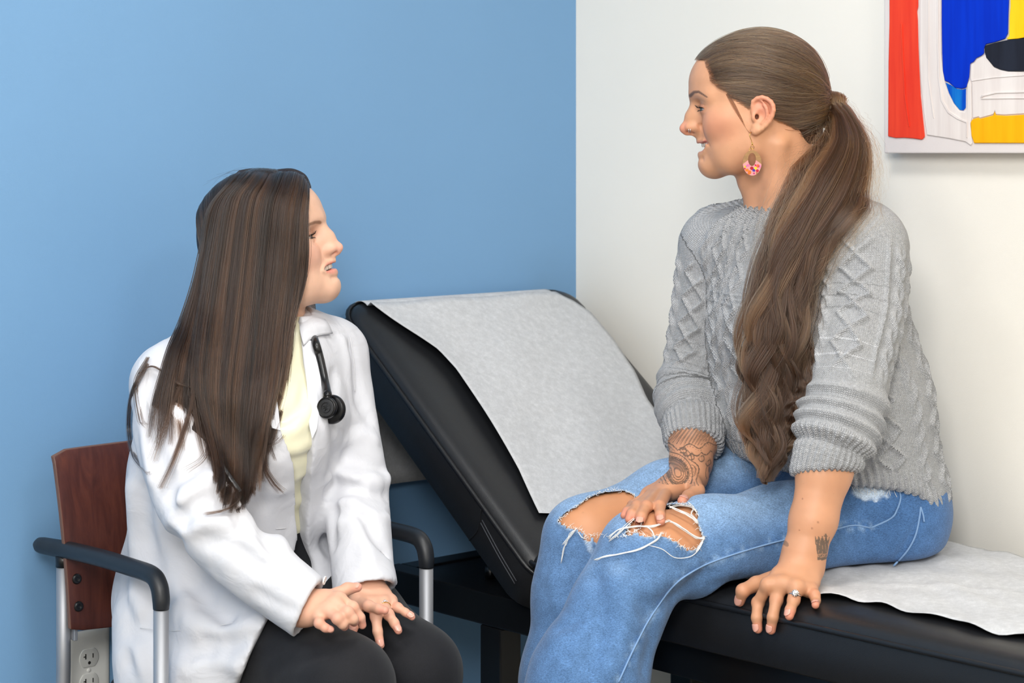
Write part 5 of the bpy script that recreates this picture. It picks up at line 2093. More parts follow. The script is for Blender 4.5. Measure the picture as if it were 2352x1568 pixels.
    hL = hL * (1 - sstep(vL, LL * 0.50, LL * 0.62)) * (1 - cuffL) + cuffL * rib(uL) * 0.55
    hR = hR * (1 - sstep(vR, LR * 0.50, LR * 0.60)) * (1 - cuffR) + cuffR * rib(uR) * 0.55
    hem = 1 - sstep(V[:, 2] - hem_z(V[:, 0]), 0.028, 0.034)
    hT = hT * (1 - hem) + hem * rib(uT, 0.011) * 0.55
    col_w = 1 - sstep(dC, 0.0, 0.004)
    uC = np.arctan2((V - ncen) @ A3(pL), (V - ncen) @ A3(pF)) * 0.066
    hT = hT * (1 - col_w) + col_w * rib(uC, 0.009) * 0.5
    H = np.where(isL, hL, np.where(isR, hR, hT))
    # soften where the parts meet
    mt = np.minimum(np.abs(dL - dT), np.abs(dR - dT)) if True else 1
    H = H * sstep(mt + 0.001, 0.0, 0.010)
    fuzz = NZ.fbm(V * 60, 2) * 0.0007
    Vd = V + N * (H * 0.0066 + fuzz)[:, None]
    base = np.asarray(lin((188, 189, 192))[:3], f32)
    C = np.tile(base, (len(V), 1)) * (1 + 0.05 * NZ.fbm(V * 30, 3))[:, None]
    me = mesh_np('sweater', Vd, Q)
    add_attr(me, 'Col', C, 'COLOR')
    ku = np.where(col_w > 0.5, uC, u)
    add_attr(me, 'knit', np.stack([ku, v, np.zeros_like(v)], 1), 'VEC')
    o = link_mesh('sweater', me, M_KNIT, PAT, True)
    o['label'] = 'grey cable-knit wool sweater with pushed-up sleeves'
    return o
SWEATER = build_sweater()

# ------------------------------------------------------------------ the patient: jeans
def denim_mat(name):
    m, nt, b = attr_mat(name, 0.82, sheen=0.15, spec=0.2)
    tc = node(nt, 'ShaderNodeTexCoord')
    n1 = node(nt, 'ShaderNodeTexNoise', inp={'Scale': 400.0, 'Detail': 3.0, 'Roughness': 0.8})
    n2 = node(nt, 'ShaderNodeTexNoise', inp={'Scale': 60.0, 'Detail': 4.0, 'Roughness': 0.6})
    mp = node(nt, 'ShaderNodeMapping')
    mp.inputs['Scale'].default_value = (1.0, 1.0, 2.4)
    mp.inputs['Rotation'].default_value = (0.4, 0.5, 0.2)
    nt.links.new(tc.outputs['Object'], mp.inputs['Vector'])
    nt.links.new(mp.outputs[0], n1.inputs['Vector'])
    nt.links.new(tc.outputs['Object'], n2.inputs['Vector'])
    m1 = node(nt, 'ShaderNodeMapRange', inp={1: 0.25, 2: 0.75, 3: 0.42, 4: 1.6})
    nt.links.new(n1.outputs['Fac'], m1.inputs[0])
    m2 = node(nt, 'ShaderNodeMapRange', inp={1: 0.3, 2: 0.7, 3: 0.85, 4: 1.15})
    nt.links.new(n2.outputs['Fac'], m2.inputs[0])
    ml = node(nt, 'ShaderNodeMath', operation='MULTIPLY')
    nt.links.new(m1.outputs[0], ml.inputs[0]); nt.links.new(m2.outputs[0], ml.inputs[1])
    ca = [n for n in nt.nodes if n.type == 'ATTRIBUTE'][0]
    vm = node(nt, 'ShaderNodeVectorMath', operation='SCALE')
    nt.links.new(ca.outputs['Color'], vm.inputs[0]); nt.links.new(ml.outputs[0], vm.inputs['Scale'])
    nt.links.new(vm.outputs[0], b.inputs['Base Color'])
    bp = node(nt, 'ShaderNodeBump', inp={'Strength': 0.6, 'Distance': 0.0006})
    nt.links.new(n1.outputs['Fac'], bp.inputs['Height'])
    nt.links.new(bp.outputs[0], b.inputs['Normal'])
    return m
M_DENIM = denim_mat('faded_denim')
JE = Shape()
JE.chain(n_leg, n_rad, k=0.0, kin=0.035)
JE.chain(f_leg, f_rad, k=0.010, kin=0.035)
JE.ell(P(1965, 1160, 3.07), (0.112, 0.158, 0.105), k=0.05, rot=np.array([pF, pL, EZ]))
JE.cap(P(1960, 1130, 3.07), P(1945, 1060, 3.065), 0.105, 0.10, k=0.05, side=pL, flat=1.3)
def jn(pxs, off=0.0):
    return [hit(JE.eval, x, y) for x, y in pxs]
JE0 = Shape(); JE0.ops = list(JE.ops)
def jp(pxs, off=0.0):
    p = hits(JE0.eval, pxs)
    return list(p + nrms(JE0.eval, p) * off) if off else list(p)
# folds: hip crease, pocket edge, wrinkles behind the knee and down the shins
for pts, dep, w in (([(2000, 1150), (2030, 1172), (2040, 1195), (1995, 1212)], 0.004, 0.006), ([(1990, 1213), (1955, 1205), (1915, 1216)], 0.004, 0.008),
                    ([(1620, 1320), (1560, 1365), (1500, 1400)], 0.006, 0.014), ([(1600, 1300), (1540, 1330), (1470, 1350)], -0.004, 0.012),
                    ([(1420, 1330), (1440, 1430), (1400, 1540)], -0.006, 0.016), ([(1365, 1330), (1385, 1430), (1350, 1530)], 0.006, 0.014),
                    ([(1475, 1390), (1500, 1470), (1480, 1540)], 0.005, 0.012), ([(1270, 1330), (1285, 1400), (1270, 1480)], -0.004, 0.012), ([(1290, 1440), (1330, 1420)], 0.004, 0.010),
                    ([(1545, 1385), (1560, 1440)], 0.005, 0.010), ([(1700, 1330), (1640, 1345)], 0.004, 0.010), ([(2120, 1130), (2110, 1200), (2060, 1280)], 0.003, 0.006)):
    JE.dent(jp(pts), dep, w)
carve_table(JE, 0.011, 0.02)
JE.add(lambda p: (f32(0.335) - p[:, 2]), 0.0, 'i')
# torn holes: outlines in photo pixels, on the front of each knee
HOLE_F = [(1284, 1196), (1330, 1162), (1362, 1140), (1392, 1130), (1430, 1128), (1452, 1136), (1468, 1152), (1480, 1180), (1470, 1215), (1445, 1232), (1405, 1236), (1384, 1228),
          (1360, 1228), (1348, 1247), (1343, 1224), (1330, 1216), (1300, 1208)]
HOLE_N = [(1462, 1178), (1500, 1164), (1540, 1158), (1578, 1160), (1600, 1176), (1598, 1196), (1606, 1216), (1614, 1236), (1606, 1250), (1590, 1262), (1570, 1258), (1545, 1240),
          (1520, 1228), (1490, 1234), (1462, 1222), (1440, 1226)]
def in_poly(x, y, poly):
    c = np.zeros(len(x), bool)
    n = len(poly)
    for i in range(n):
        x0, y0 = poly[i]; x1, y1 = poly[(i + 1) % n]
        m = ((y0 > y) != (y1 > y)) & (x < (x1 - x0) * (y - y0) / (y1 - y0 + 1e-9) + x0)
        c ^= m
    return c
def poly_sd(x, y, poly):
    p = np.stack([x, y, 0 * x], 1).astype(f32)
    pl = [(a, b, 0) for a, b in poly] + [(poly[0][0], poly[0][1], 0)]
    d = seg_dist(p, pl)
    return np.where(in_poly(x, y, poly), -d, d)

def jp2(pxs, off=0.0006):
    p = hits(JE.eval, pxs)
    return list(p + nrms(JE.eval, p) * off)

def leg_chart(hole, leg_pts, cen):
    """chart of a knee: flat coordinates around the tear, from the traced outline laid on the cloth"""
    pts = hits(JE0.eval, hole, 2.3, 3.3)
    c = pts.mean(0)
    U, S_, Wt = np.linalg.svd(pts - c)
    e1, e2 = Wt[0], Wt[1]
    n = np.cross(e1, e2)
    return c, e1, e2, n, [((p - c) @ e1, (p - c) @ e2) for p in pts]

def build_jeans():
    ev = JE.eval
    V, Q = surface(ev, (0.0, 2.58, 0.33), (0.72, 3.30, 0.86), 0.0036 * RES, newton=0)
    V = relax(V, Q, 3, 0.5)
    N = vert_normals(V, Q)
    # which leg a point belongs to
    S1 = Shape(); S1.chain(n_leg, n_rad, k=0, kin=0.035)
    S2 = Shape(); S2.chain(f_leg, f_rad, k=0, kin=0.035)
    near = S1.eval(V) < S2.eval(V)
    hole_d = np.full(len(V), 1.0)
    for hole, side in ((HOLE_N, True), (HOLE_F, False)):
        c, e1, e2, n, poly = leg_chart(hole, None, None)
        if n @ np.array([0, -1, 1.0]) < 0:
            n = -n
        x = (V - c) @ e1; y = (V - c) @ e2; h = (V - c) @ n
        wob = NZ.fbm(V * 160, 2) * 0.0016
        d = poly_sd(x, y, poly) + wob
        ok = (h > -0.06) & (h < 0.06) & (near == side) & ((N @ n) > 0.0)
        hole_d = np.where(ok, np.minimum(hole_d, d), hole_d)
    fm = (hole_d[Q] > 0).all(1)
    # colour: faded thigh fronts and knees, darker seat and sides
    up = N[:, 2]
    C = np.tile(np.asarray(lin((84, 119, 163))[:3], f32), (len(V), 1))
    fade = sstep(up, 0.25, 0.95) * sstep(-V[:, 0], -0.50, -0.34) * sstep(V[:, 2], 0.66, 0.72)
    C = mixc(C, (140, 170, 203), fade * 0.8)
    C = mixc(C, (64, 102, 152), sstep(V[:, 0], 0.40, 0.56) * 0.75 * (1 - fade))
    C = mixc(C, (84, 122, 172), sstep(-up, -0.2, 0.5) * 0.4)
    kn = np.exp(-(np.linalg.norm(V - NK.astype(f32), axis=1) / 0.10) ** 2) + np.exp(-(np.linalg.norm(V - FK.astype(f32), axis=1) / 0.10) ** 2)
    C = mixc(C, (122, 156, 196), np.clip(kn * 0.25, 0, 0.3))
    C *= (1 + 0.05 * NZ.fbm(V * 25, 3))[:, None]
    # pale worn rim of the tears
    C = mixc(C, (196, 212, 228), (1 - sstep(hole_d, 0.0, 0.004)) * 0.55)
    V2, Q2, used = keep_faces(V, Q, fm)
    # little turned-up rims
    hd = hole_d[used]
    V2 = V2 + (N[used] * (0.0022 * np.exp(-(hd / 0.004) ** 2))[:, None]).astype(f32)
    C = C[used]
    # worn white patch on the hip with a small spot below it
    pc = hit(ev, 2000, 1125); d = np.linalg.norm((V2 - pc.astype(f32)) * np.array([1, 0.6, 1.9], f32), axis=1) + 0.006 * NZ.fbm(V2 * 120, 2)
    C = mixc(C, (206, 222, 238), (1 - sstep(d, 0.020, 0.032)) * 0.9)
    pc = hit(ev, 2012, 1149); d = np.linalg.norm(V2 - pc.astype(f32), axis=1)
    C = mixc(C, (210, 224, 238), (1 - sstep(d, 0.002, 0.0036)) * 0.85)
    # dark and pale puckers beside the side seam
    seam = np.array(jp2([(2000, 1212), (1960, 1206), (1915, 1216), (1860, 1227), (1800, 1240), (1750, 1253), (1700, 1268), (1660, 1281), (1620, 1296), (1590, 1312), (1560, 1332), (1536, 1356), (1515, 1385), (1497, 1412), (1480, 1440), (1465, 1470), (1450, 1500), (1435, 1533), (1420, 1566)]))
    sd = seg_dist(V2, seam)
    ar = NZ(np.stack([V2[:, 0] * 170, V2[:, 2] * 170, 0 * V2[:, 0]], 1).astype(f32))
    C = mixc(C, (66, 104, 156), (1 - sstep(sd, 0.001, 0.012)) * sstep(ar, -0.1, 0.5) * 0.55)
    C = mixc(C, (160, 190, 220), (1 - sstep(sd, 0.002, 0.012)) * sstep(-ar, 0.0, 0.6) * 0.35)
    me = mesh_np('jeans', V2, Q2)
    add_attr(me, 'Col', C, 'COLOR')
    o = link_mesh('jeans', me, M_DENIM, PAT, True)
    md = o.modifiers.new('thickness', 'SOLIDIFY')
    md.thickness = 0.0016
    md.offset = -1
    o['label'] = 'faded blue jeans with torn frayed knees'
    return o, seam
JEANS, JSEAM = build_jeans()
M_SEAM = simple_mat('denim_seam', (126, 160, 202), 0.85, bump=0.0004, bscale=900)
M_THREAD = simple_mat('white_fray', (236, 236, 234), 0.9)
M_COPPER = simple_mat('copper_rivet', (178, 104, 62), 0.3, metal=1.0)
def jpath(pxs, off=0.0012, n=40):
    pa = catmull(np.array([(x, y, 0) for x, y in pxs], float), n)[:, :2]
    return np.array(jp2(pa, off * 0.6))
tube('side_seam', catmull(JSEAM, 60), 0.0013, M_SEAM, JEANS, 6)
tube('pocket_seam', jpath([(2066, 1128), (2068, 1145), (2060, 1170), (2046, 1190), (2000, 1212)]), 0.0014, M_SEAM, JEANS, 6)
tube('back_pocket_seam', jpath([(2114, 1164), (2111, 1190), (2102, 1230), (2082, 1266), (2052, 1298)]), 0.0015, M_SEAM, JEANS, 6)
tube('back_pocket_seam', jpath([(2114, 1164), (2120, 1182), (2122, 1198)], n=16), 0.0013, M_SEAM, JEANS, 6)
pr = jp([(2058, 1116)])[0]; nr = nrm_at(JE0.eval, pr)
disc_lathe('rivet', pr + nr * 0.0005, nr, [(0.0046, 0), (0.0046, 0.0012), (0.0036, 0.0020), (0.0018, 0.0020), (0.0016, 0.0010)], M_COPPER, JEANS, 20)

# loose white threads across and around the tears
def fray():
    rng = random.Random(8)
    V, Fs = [], []
    jobs = []
    def thread(job, r, n=18):
        jobs.append((job, r, n))
    def T_(pxs, off=0.004):
        return (pxs, off)
    def flush():
        allp = [q for (job, r, n) in jobs for q in job[0]]
        P0 = hits(JE0.eval, allp)
        N0 = nrms(JE0.eval, P0)
        i = 0
        for (pxs, off_), r, n in jobs:
            k = len(pxs)
            cp = catmull(P0[i:i + k] + N0[i:i + k] * off_, n)
            i += k
            rr = np.full(n, r); rr[-3:] *= np.array([0.9, 0.7, 0.4])
            v, f = tube_vf(cp, rr, 5)
            off = len(V)
            V.extend(v); Fs.extend([tuple(k_ + off for k_ in ff) for ff in f])
    ropes = [([(1616, 1238), (1596, 1236), (1572, 1222), (1552, 1210), (1534, 1200)], 0.0022, 7), ([(1534, 1200), (1500, 1212), (1470, 1212), (1446, 1215), (1424, 1220), (1402, 1238)], 0.0016, 6),
             ([(1517, 1226), (1505, 1242), (1470, 1262), (1430, 1272), (1395, 1280), (1372, 1290)], 0.0018, 6), ([(1600, 1205), (1580, 1190), (1555, 1178), (1534, 1170)], 0.0016, 6),
             ([(1459, 1195), (1440, 1212), (1420, 1230), (1404, 1244)], 0.0012, 5), ([(1610, 1246), (1598, 1264), (1578, 1278), (1545, 1280), (1518, 1262), (1490, 1254)], 0.0006, 1),
             ([(1325, 1216), (1312, 1228), (1304, 1246), (1298, 1262), (1292, 1294)], 0.0009, 4), ([(1325, 1216), (1308, 1236), (1296, 1250)], 0.0009, 3),
             ([(1456, 1140), (1458, 1155), (1460, 1166)], 0.0012, 3), ([(1614, 1236), (1604, 1252), (1592, 1268)], 0.0010, 4), ([(1600, 1200), (1585, 1186), (1592, 1172), (1580, 1160)], 0.0008, 3),
             ([(1480, 1212), (1495, 1222), (1502, 1240)], 0.0010, 3), ([(1330, 1222), (1340, 1236), (1350, 1230)], 0.0006, 2), ([(1536, 1172), (1560, 1168), (1590, 1172), (1604, 1190)], 0.0007, 3)]
    for pxs, r, m in ropes:
        for k in range(m):
            jit = [(x + rng.uniform(-2.2, 2.2) * (m > 1), y + rng.uniform(-2.2, 2.2) * (m > 1)) for x, y in pxs]
            thread(T_(jit, 0.0045 + rng.uniform(-0.001, 0.0015)), max(0.00028, r / max(1, m) ** 0.7), 24)
    for hole in (HOLE_N, HOLE_F):
        n = len(hole)
        for i in range(n):
            (x0, y0), (x1, y1) = hole[i], hole[(i + 1) % n]
            L = math.hypot(x1 - x0, y1 - y0)
            for k in range(int(L / 2.0)):
                t = rng.random()
                x, y = x0 + (x1 - x0) * t, y0 + (y1 - y0) * t
                a = rng.uniform(0, 6.28)
                l = rng.choice([2.5, 3.5, 5, 10]) * rng.uniform(0.7, 1.2)
                thread(T_([(x, y), (x + math.cos(a) * l * 0.5, y + math.sin(a) * l * 0.5), (x + math.cos(a + rng.uniform(-1, 1)) * l, y + math.sin(a + rng.uniform(-1, 1)) * l)], 0.0028), 0.00028, 6)
    flush()
    o = obj('frayed_threads', V, Fs, M_THREAD, JEANS, True)
    # bundle of loose threads at the worn hip patch
    return o
fray()
def hip_fray():
    rng = random.Random(9)
    V, Fs = [], []
    for i in range(26):
        x = rng.uniform(1950, 2052); y = 1106 + (x - 1950) * 0.12 + rng.uniform(-3, 10)
        dx, dy = rng.uniform(-8, 14), rng.uniform(6, 26)
        cp = catmull(jp([(x, y), (x + dx * 0.4 + rng.uniform(-3, 3), y + dy * 0.5), (x + dx, y + dy)], 0.002), 8)
        v, f = tube_vf(cp, 0.00035, 4)
        off = len(V)
        V.extend(v); Fs.extend([tuple(k + off for k in ff) for ff in f])
    obj('frayed_threads', V, Fs, M_THREAD, JEANS, True)
hip_fray()
# ------------------------------------------------------------------ the patient: hair
M_HAIR = hair_mat('hair_strands', 0.34)
HAIR_POLY = [(0.0928, 0.0716), (0.0769, 0.0709), (0.0742, 0.0613), (0.0696, 0.0517), (0.0683, 0.0417), (0.0590, 0.0318), (0.0464, 0.0252), (0.0437, 0.0159), (0.0350, 0.0020),
             (0.0260, -0.0040), (0.0200, 0.0060), (0.0080, 0.0175), (-0.0060, 0.0215), (-0.0200, 0.0150), (-0.0275, 0.0010), (-0.0300, -0.0150), (-0.0420, -0.0300), (-0.0600, -0.0530), (-0.0850, -0.0560), (-0.115, -0.03), (-0.13, 0.02),
             (-0.13, 0.14), (0.04, 0.14), (0.088, 0.100)]
CAPC = np.array([-0.004, 0.0, 0.036]); CAPR = np.array([0.1005, 0.0765, 0.0875])
def cap_project(L, lift=0.0):
    """push local points onto the smooth hair shell of the head"""
    L = np.asarray(L, float)
    d = L - CAPC
    k = np.sqrt(((d / CAPR) ** 2).sum(-1, keepdims=True)) + 1e-9
    return CAPC + d / k * (1 + lift / 0.09)

def cap_shape():
    S = Shape()
    S.ell((-0.004, 0, 0.036), (0.1000, 0.0765, 0.0870), k=0)
    S.ell((0.046, 0, 0.042), (0.0545, 0.0590, 0.0470), k=0.03)
    S.chain([(-0.060, 0, 0.0), (-0.066, 0, -0.035)], [0.045, 0.034], k=0.03)
    return S

def pick(cols, rng, n):
    cols = np.array([lin(c)[:3] for c in cols])
    a = rng.integers(0, len(cols), n); b = rng.integers(0, len(cols), n); t = rng.random(n)[:, None]
    return cols[a] * (1 - t) + cols[b] * t

def build_patient_hair():
    rng = np.random.default_rng(11)
    CS = cap_shape()
    poly = HAIR_POLY
    def ev(p, lo=None, hi=None, band=0.0):
        l = p_local(p)
        d = CS.eval(l)
        e = poly_sd(l[:, 0].astype(float), l[:, 2].astype(float), poly).astype(f32)
        k = f32(0.004)
        h = np.maximum(k - np.abs(d - e), 0) / k
        return np.maximum(d, e) + h * h * k * f32(0.25)
    V, Q = surface(ev, pO + np.array([-0.12, -0.1, -0.08]), pO + np.array([0.13, 0.1, 0.14]), 0.0024 * RES, newton=1)
    n = vert_normals(V, Q)
    V = V - n.astype(f32) * f32(0.0015)
    me = mesh_np('hair', V, Q)
    base = simple_mat('brown_hair_base', (72, 52, 38), 0.6, bump=0.0005, bscale=240, stretch=(0.2, 1, 1), spec=0.2)
    hair = link_mesh('hair', me, base, PAT, True)
    hair['label'] = 'long brown hair tied in a low ponytail over the shoulder'
    # strands combed back to the tie
    tie = np.array([-0.1030, 0.0, 0.0060])
    N = 5200
    K = 22
    hl = np.array(poly[:17])
    M_ = N * 4
    hi_ = rng.random(M_) < 0.5
    ii = rng.integers(0, len(hl) - 1, M_); t_ = rng.random(M_)[:, None]
    qa = hl[ii] * (1 - t_) + hl[ii + 1] * t_ + rng.normal(0, 0.0016, (M_, 2)) + np.array([0.0006, 0])
    qb = np.stack([rng.uniform(-0.10, 0.09, M_), rng.uniform(-0.05, 0.12, M_)], 1)
    qq = np.where(hi_[:, None], qa, qb)
    w_ = 1 - ((qq[:, 0] - CAPC[0]) / (CAPR[0] + 0.003)) ** 2 - ((qq[:, 1] - CAPC[2]) / (CAPR[2] + 0.002)) ** 2
    ok = (w_ > 0) & (poly_sd(qq[:, 0], qq[:, 1], poly) < 0.0012)
    qq, w_ = qq[ok][:N], w_[ok][:N]
    sg = np.where(rng.random(len(qq)) < 0.72, 1, -1)
    N = len(qq)
    starts = np.stack([qq[:, 0], CAPR[1] * np.sqrt(w_) * sg, qq[:, 1]], 1)
    st = np.array(starts)
    cur = np.zeros((N, K, 3))
    tt = np.linspace(0, 1, K)
    bend = rng.normal(0, 0.004, (N, 1))
    lift = rng.uniform(-0.0006, 0.0016, (N, 1))
    tj = tie + rng.normal(0, 0.0045, (N, 3))
    for j, t in enumerate(tt):
        # sweep: first along the brow line back, then down towards the tie
        m = st * (1 - t) + tj * t
        m[:, 2] += (0.020 * np.clip((st[:, 2] - 0.0) / 0.08, 0, 1) + bend[:, 0]) * math.sin(math.pi * t)
        if t < 0.90:
            q = m.astype(f32)
            for _ in range(3):
                d_ = CS.eval(q); g_ = nrms(CS.eval, q)
                q = (q - g_ * (d_ - 0.0004)[:, None]).astype(f32)
            k_ = np.clip((t - 0.78) / 0.12, 0, 1)
            m = q * (1 - k_) + m * k_
            dirn = m - CAPC
            dirn /= np.linalg.norm(dirn, axis=1)[:, None]
            m = m + dirn * lift * (0.3 + math.sin(math.pi * t))
        cur[:, j] = m
    # a few strays
    stray = rng.random(N) < 0.012
    amp = rng.uniform(0.002, 0.007, N) * stray
    dirn = cur - CAPC
    dirn /= np.linalg.norm(dirn, axis=2)[:, :, None] + 1e-9
    cur += dirn * (amp[:, None] * np.sin(np.pi * tt)[None])[:, :, None]
    W = pO + cur @ pM
    rad = np.full((N, K), 0.00030); rad[:, 0] = 0.0001; rad[:, 1] = 0.0002
    cols = pick([(70, 50, 36), (92, 68, 48), (118, 90, 62), (50, 35, 26), (80, 58, 41), (140, 108, 74)], rng, N)
    cols = cols * np.clip(0.62 + 0.5 * NZ.fbm((np.stack([st[:, 0] * 30, st[:, 1] * 90, st[:, 2] * 120], 1)).astype(f32), 2), 0.4, 1.7)[:, None]
    strands_obj('combed_strands', W, rad, M_HAIR, hair, cols)
    # sideburn wisp in front of the ear
    ws = []
    for i in range(46):
        j = rng.normal(0, 1, 2)
        pts = [(0.046 + 0.001 * j[0], 0.0655, 0.021), (0.0375 + 0.0012 * j[0], 0.0685, 0.004 + 0.001 * j[1]), (0.0265 + 0.0007 * j[0], 0.0690, -0.016), (0.0190, 0.0685, -0.030), (0.0125 + 0.0006 * j[1], 0.0675, -0.037)]
        c = catmull(pts, 14)
        ws.append(c[: ] if True else c)
    ws = np.array(ws)
    Wl = []
    for c in ws:
        w = p_world(c)
        # settle on the skin
        for _ in range(3):
            d = PB.eval(w.astype(f32)); g = nrms(PB.eval, w)
            w = w - g * (d - 0.0006)[:, None]
        Wl.append(w)
    Wl = np.array(Wl)
    rr = np.tile(np.linspace(0.00032, 0.00010, 14), (len(Wl), 1))
    strands_obj('sideburn_strands', Wl, rr, M_HAIR, hair, pick([(60, 42, 30), (84, 60, 42)], rng, len(Wl)))
    # ---- the ponytail: a bundle of locks from the tie, over the near shoulder, down to the lap
    tw = p_world(tie)
    cl_px = [(1886, 246), (1912, 246), (1935, 285), (1938, 350), (1900, 440), (1838, 545), (1795, 660), (1778, 780), (1772, 890), (1768, 990), (1762, 1060), (1758, 1112)]
    halfw = [10, 24, 34, 62, 92, 78, 66, 70, 66, 66, 54, 30]
    thick = [0.010, 0.018, 0.022, 0.030, 0.030, 0.024, 0.022, 0.022, 0.020, 0.018, 0.014, 0.008]
    sw = hits(SWE.eval, cl_px[4:])
    ys = [3.03, 3.025, 3.005, 2.965, 2.915]
    cen = [P(*cl_px[i], ys[i]) for i in range(5)]
    yy = np.array([sw[i - 4][1] - thick[i] * 0.85 - 0.004 for i in range(5, len(cl_px))])
    yy = np.minimum(yy, np.interp(np.arange(5, len(cl_px)), [5, 7, 11], [2.885, 2.87, 2.83]))
    for i in range(5, len(cl_px)):
        cen.append(P(*cl_px[i], yy[i - 5]))
    cen = np.array(cen)
    K = 64
    cc = catmull(cen, K)
    tt = np.linspace(0, 1, K)
    hw = np.interp(tt, np.linspace(0, 1, len(halfw)), halfw)[:, None] * (cc[:, 1:2] / FPX)
    th = np.interp(tt, np.linspace(0, 1, len(thick)), thick)[:, None]
    T_, _, _ = frames(cc)
    right = np.cross(T_, np.array([0, -1.0, 0]))
    right /= np.linalg.norm(right, axis=1)[:, None]
    toward = np.cross(right, T_)
    toward[toward[:, 1] > 0] *= -1
    # solid core so that the locks are never see-through
    Vc, Fc = [], []
    NS = 20
    for j in range(K):
        for k in range(NS):
            a = 2 * math.pi * k / NS
            s = 0.70 if j < K - 12 else 0.70 * (K - 1 - j) / 12
            wv = 0.06 * math.sin(tt[j] * 30 + a * 3)
            Vc.append(cc[j] + right[j] * hw[j] * math.cos(a) * (s + wv * tt[j]) + toward[j] * th[j] * math.sin(a) * s * 0.8)
    for j in range(K - 1):
        for k in range(NS):
            k2 = (k + 1) % NS
            Fc.append((j * NS + k, j * NS + k2, (j + 1) * NS + k2, (j + 1) * NS + k))
    core = obj('ponytail', Vc, Fc, simple_mat('brown_hair_core', (52, 35, 25), 0.7, spec=0.1), hair, True)
    # locks
    NL, PER = 84, 92
    out, rad, cols = [], [], []
    palette = [(64, 44, 31), (84, 59, 41), (108, 78, 53), (46, 31, 23), (74, 51, 36), (124, 90, 60)]
    pal2 = [(62, 40, 27), (84, 55, 36), (42, 27, 19), (104, 69, 44), (70, 45, 30)]
    for l in range(NL):
        ph = rng.uniform(0, 2 * math.pi)
        rho = math.sqrt(rng.random()) * 0.97
        cx, cy = rho * math.cos(ph), rho * math.sin(ph)
        cy = abs(cy) * (1 if rng.random() < 0.82 else -1)
        lam = rng.uniform(0.15, 0.25); p0 = rng.uniform(0, 6.28); p1 = rng.uniform(0, 6.28)
        amp = rng.uniform(0.14, 0.42)
        endt = rng.uniform(0.80, 1.0) if rng.random() < 0.8 else rng.uniform(0.55, 0.85)
        lc = pick(palette, rng, 1)[0] * rng.uniform(0.55, 1.25)
        lc2 = pick(pal2, rng, 1)[0] * rng.uniform(0.55, 1.2)
        spread = rng.uniform(0.06, 0.12)
        for k in range(PER):
            dx, dy = rng.normal(0, spread, 2)
            t = tt * endt
            jf = t * (K - 1)
            j0 = np.minimum(jf.astype(int), K - 2); f = (jf - j0)[:, None]
            C_ = cc[j0] * (1 - f) + cc[j0 + 1] * f
            Rv = right[j0] * (1 - f) + right[j0 + 1] * f
            Tv = toward[j0] * (1 - f) + toward[j0 + 1] * f
            hwv = (hw[j0] * (1 - f) + hw[j0 + 1] * f)[:, 0]; thv = (th[j0] * (1 - f) + th[j0 + 1] * f)[:, 0]
            grow = sstep(t, 0.34, 0.72)
            a_ = cx + dx * (0.35 + t) + amp * grow * np.sin(2 * math.pi * t / lam + p0 + dx * 2)
            b_ = cy + dy * (0.35 + t) + 0.9 * amp * grow * np.cos(2 * math.pi * t / lam + p1)
            # locks gather towards their ends
            pinch = 1 - 0.45 * sstep(t / endt, 0.8, 1.0)
            c = C_ + Rv * (a_ * pinch * hwv)[:, None] + Tv * (b_ * thv)[:, None]
            out.append(c)
            rad.append(np.full(K, 0.00026) * np.interp(tt, [0, 0.9, 1], [1, 1, 0.3]))
            w = 0.55
            cols.append(lc * 0.5 + lc2 * 0.5 if rng.random() < 0.5 else (lc if rng.random() < 0.5 else lc2))
    # fly-aways around the bundle
    for k in range(170):
        ph = rng.uniform(-1, 1)
        t0 = rng.uniform(0.12, 0.3)
        a0 = rng.choice([-1, 1]) * rng.uniform(0.8, 1.12)
        t = t0 + tt * rng.uniform(0.25, 0.7)
        t = np.minimum(t, 1.0)
        jf = t * (K - 1); j0 = np.minimum(jf.astype(int), K - 2); f = (jf - j0)[:, None]
        C_ = cc[j0] * (1 - f) + cc[j0 + 1] * f
        hwv = hw[j0][:, 0]; thv = th[j0][:, 0]
        wob = np.sin(tt * rng.uniform(5, 14) + rng.uniform(0, 6)) * rng.uniform(0.1, 0.45)
        c = C_ + right[j0] * ((a0 + wob) * hwv)[:, None] + toward[j0] * (rng.uniform(0.1, 1.0) * thv)[:, None]
        out.append(c)
        rad.append(np.full(K, 0.00008))
        cols.append(np.array(lin((150, 110, 76))[:3]))
    out = np.array(out)
    # keep the locks outside the sweater and the jeans
    flat = out.reshape(-1, 3)
    for ev_ in (SWE.eval, JE0.eval):
        d = chunks(ev_, flat.astype(f32))
        m = d < 0.009
        if m.any():
            sub = flat[m]
            push = (0.009 - d[m])[:, None]
            flat[m] = sub + np.array([0, -1.0, 0.25]) * np.minimum(push * 1.2, 0.05)
    out = flat.reshape(out.shape)
    strands_obj('ponytail_strands', out, np.array(rad), M_HAIR, core, np.array(cols) * 0.62)
    # wrapped lock around the tie
    wr, wrad, wcol = [], [], []
    ax = unit(cc[5] - cc[2]); 
    c0 = P(1880, 250, 3.03); c1 = P(1934, 255, 3.025)
    axd = unit(c1 - c0)
    e1 = unit(np.cross(axd, np.array([0, -1.0, 0]))); e2 = np.cross(axd, e1)
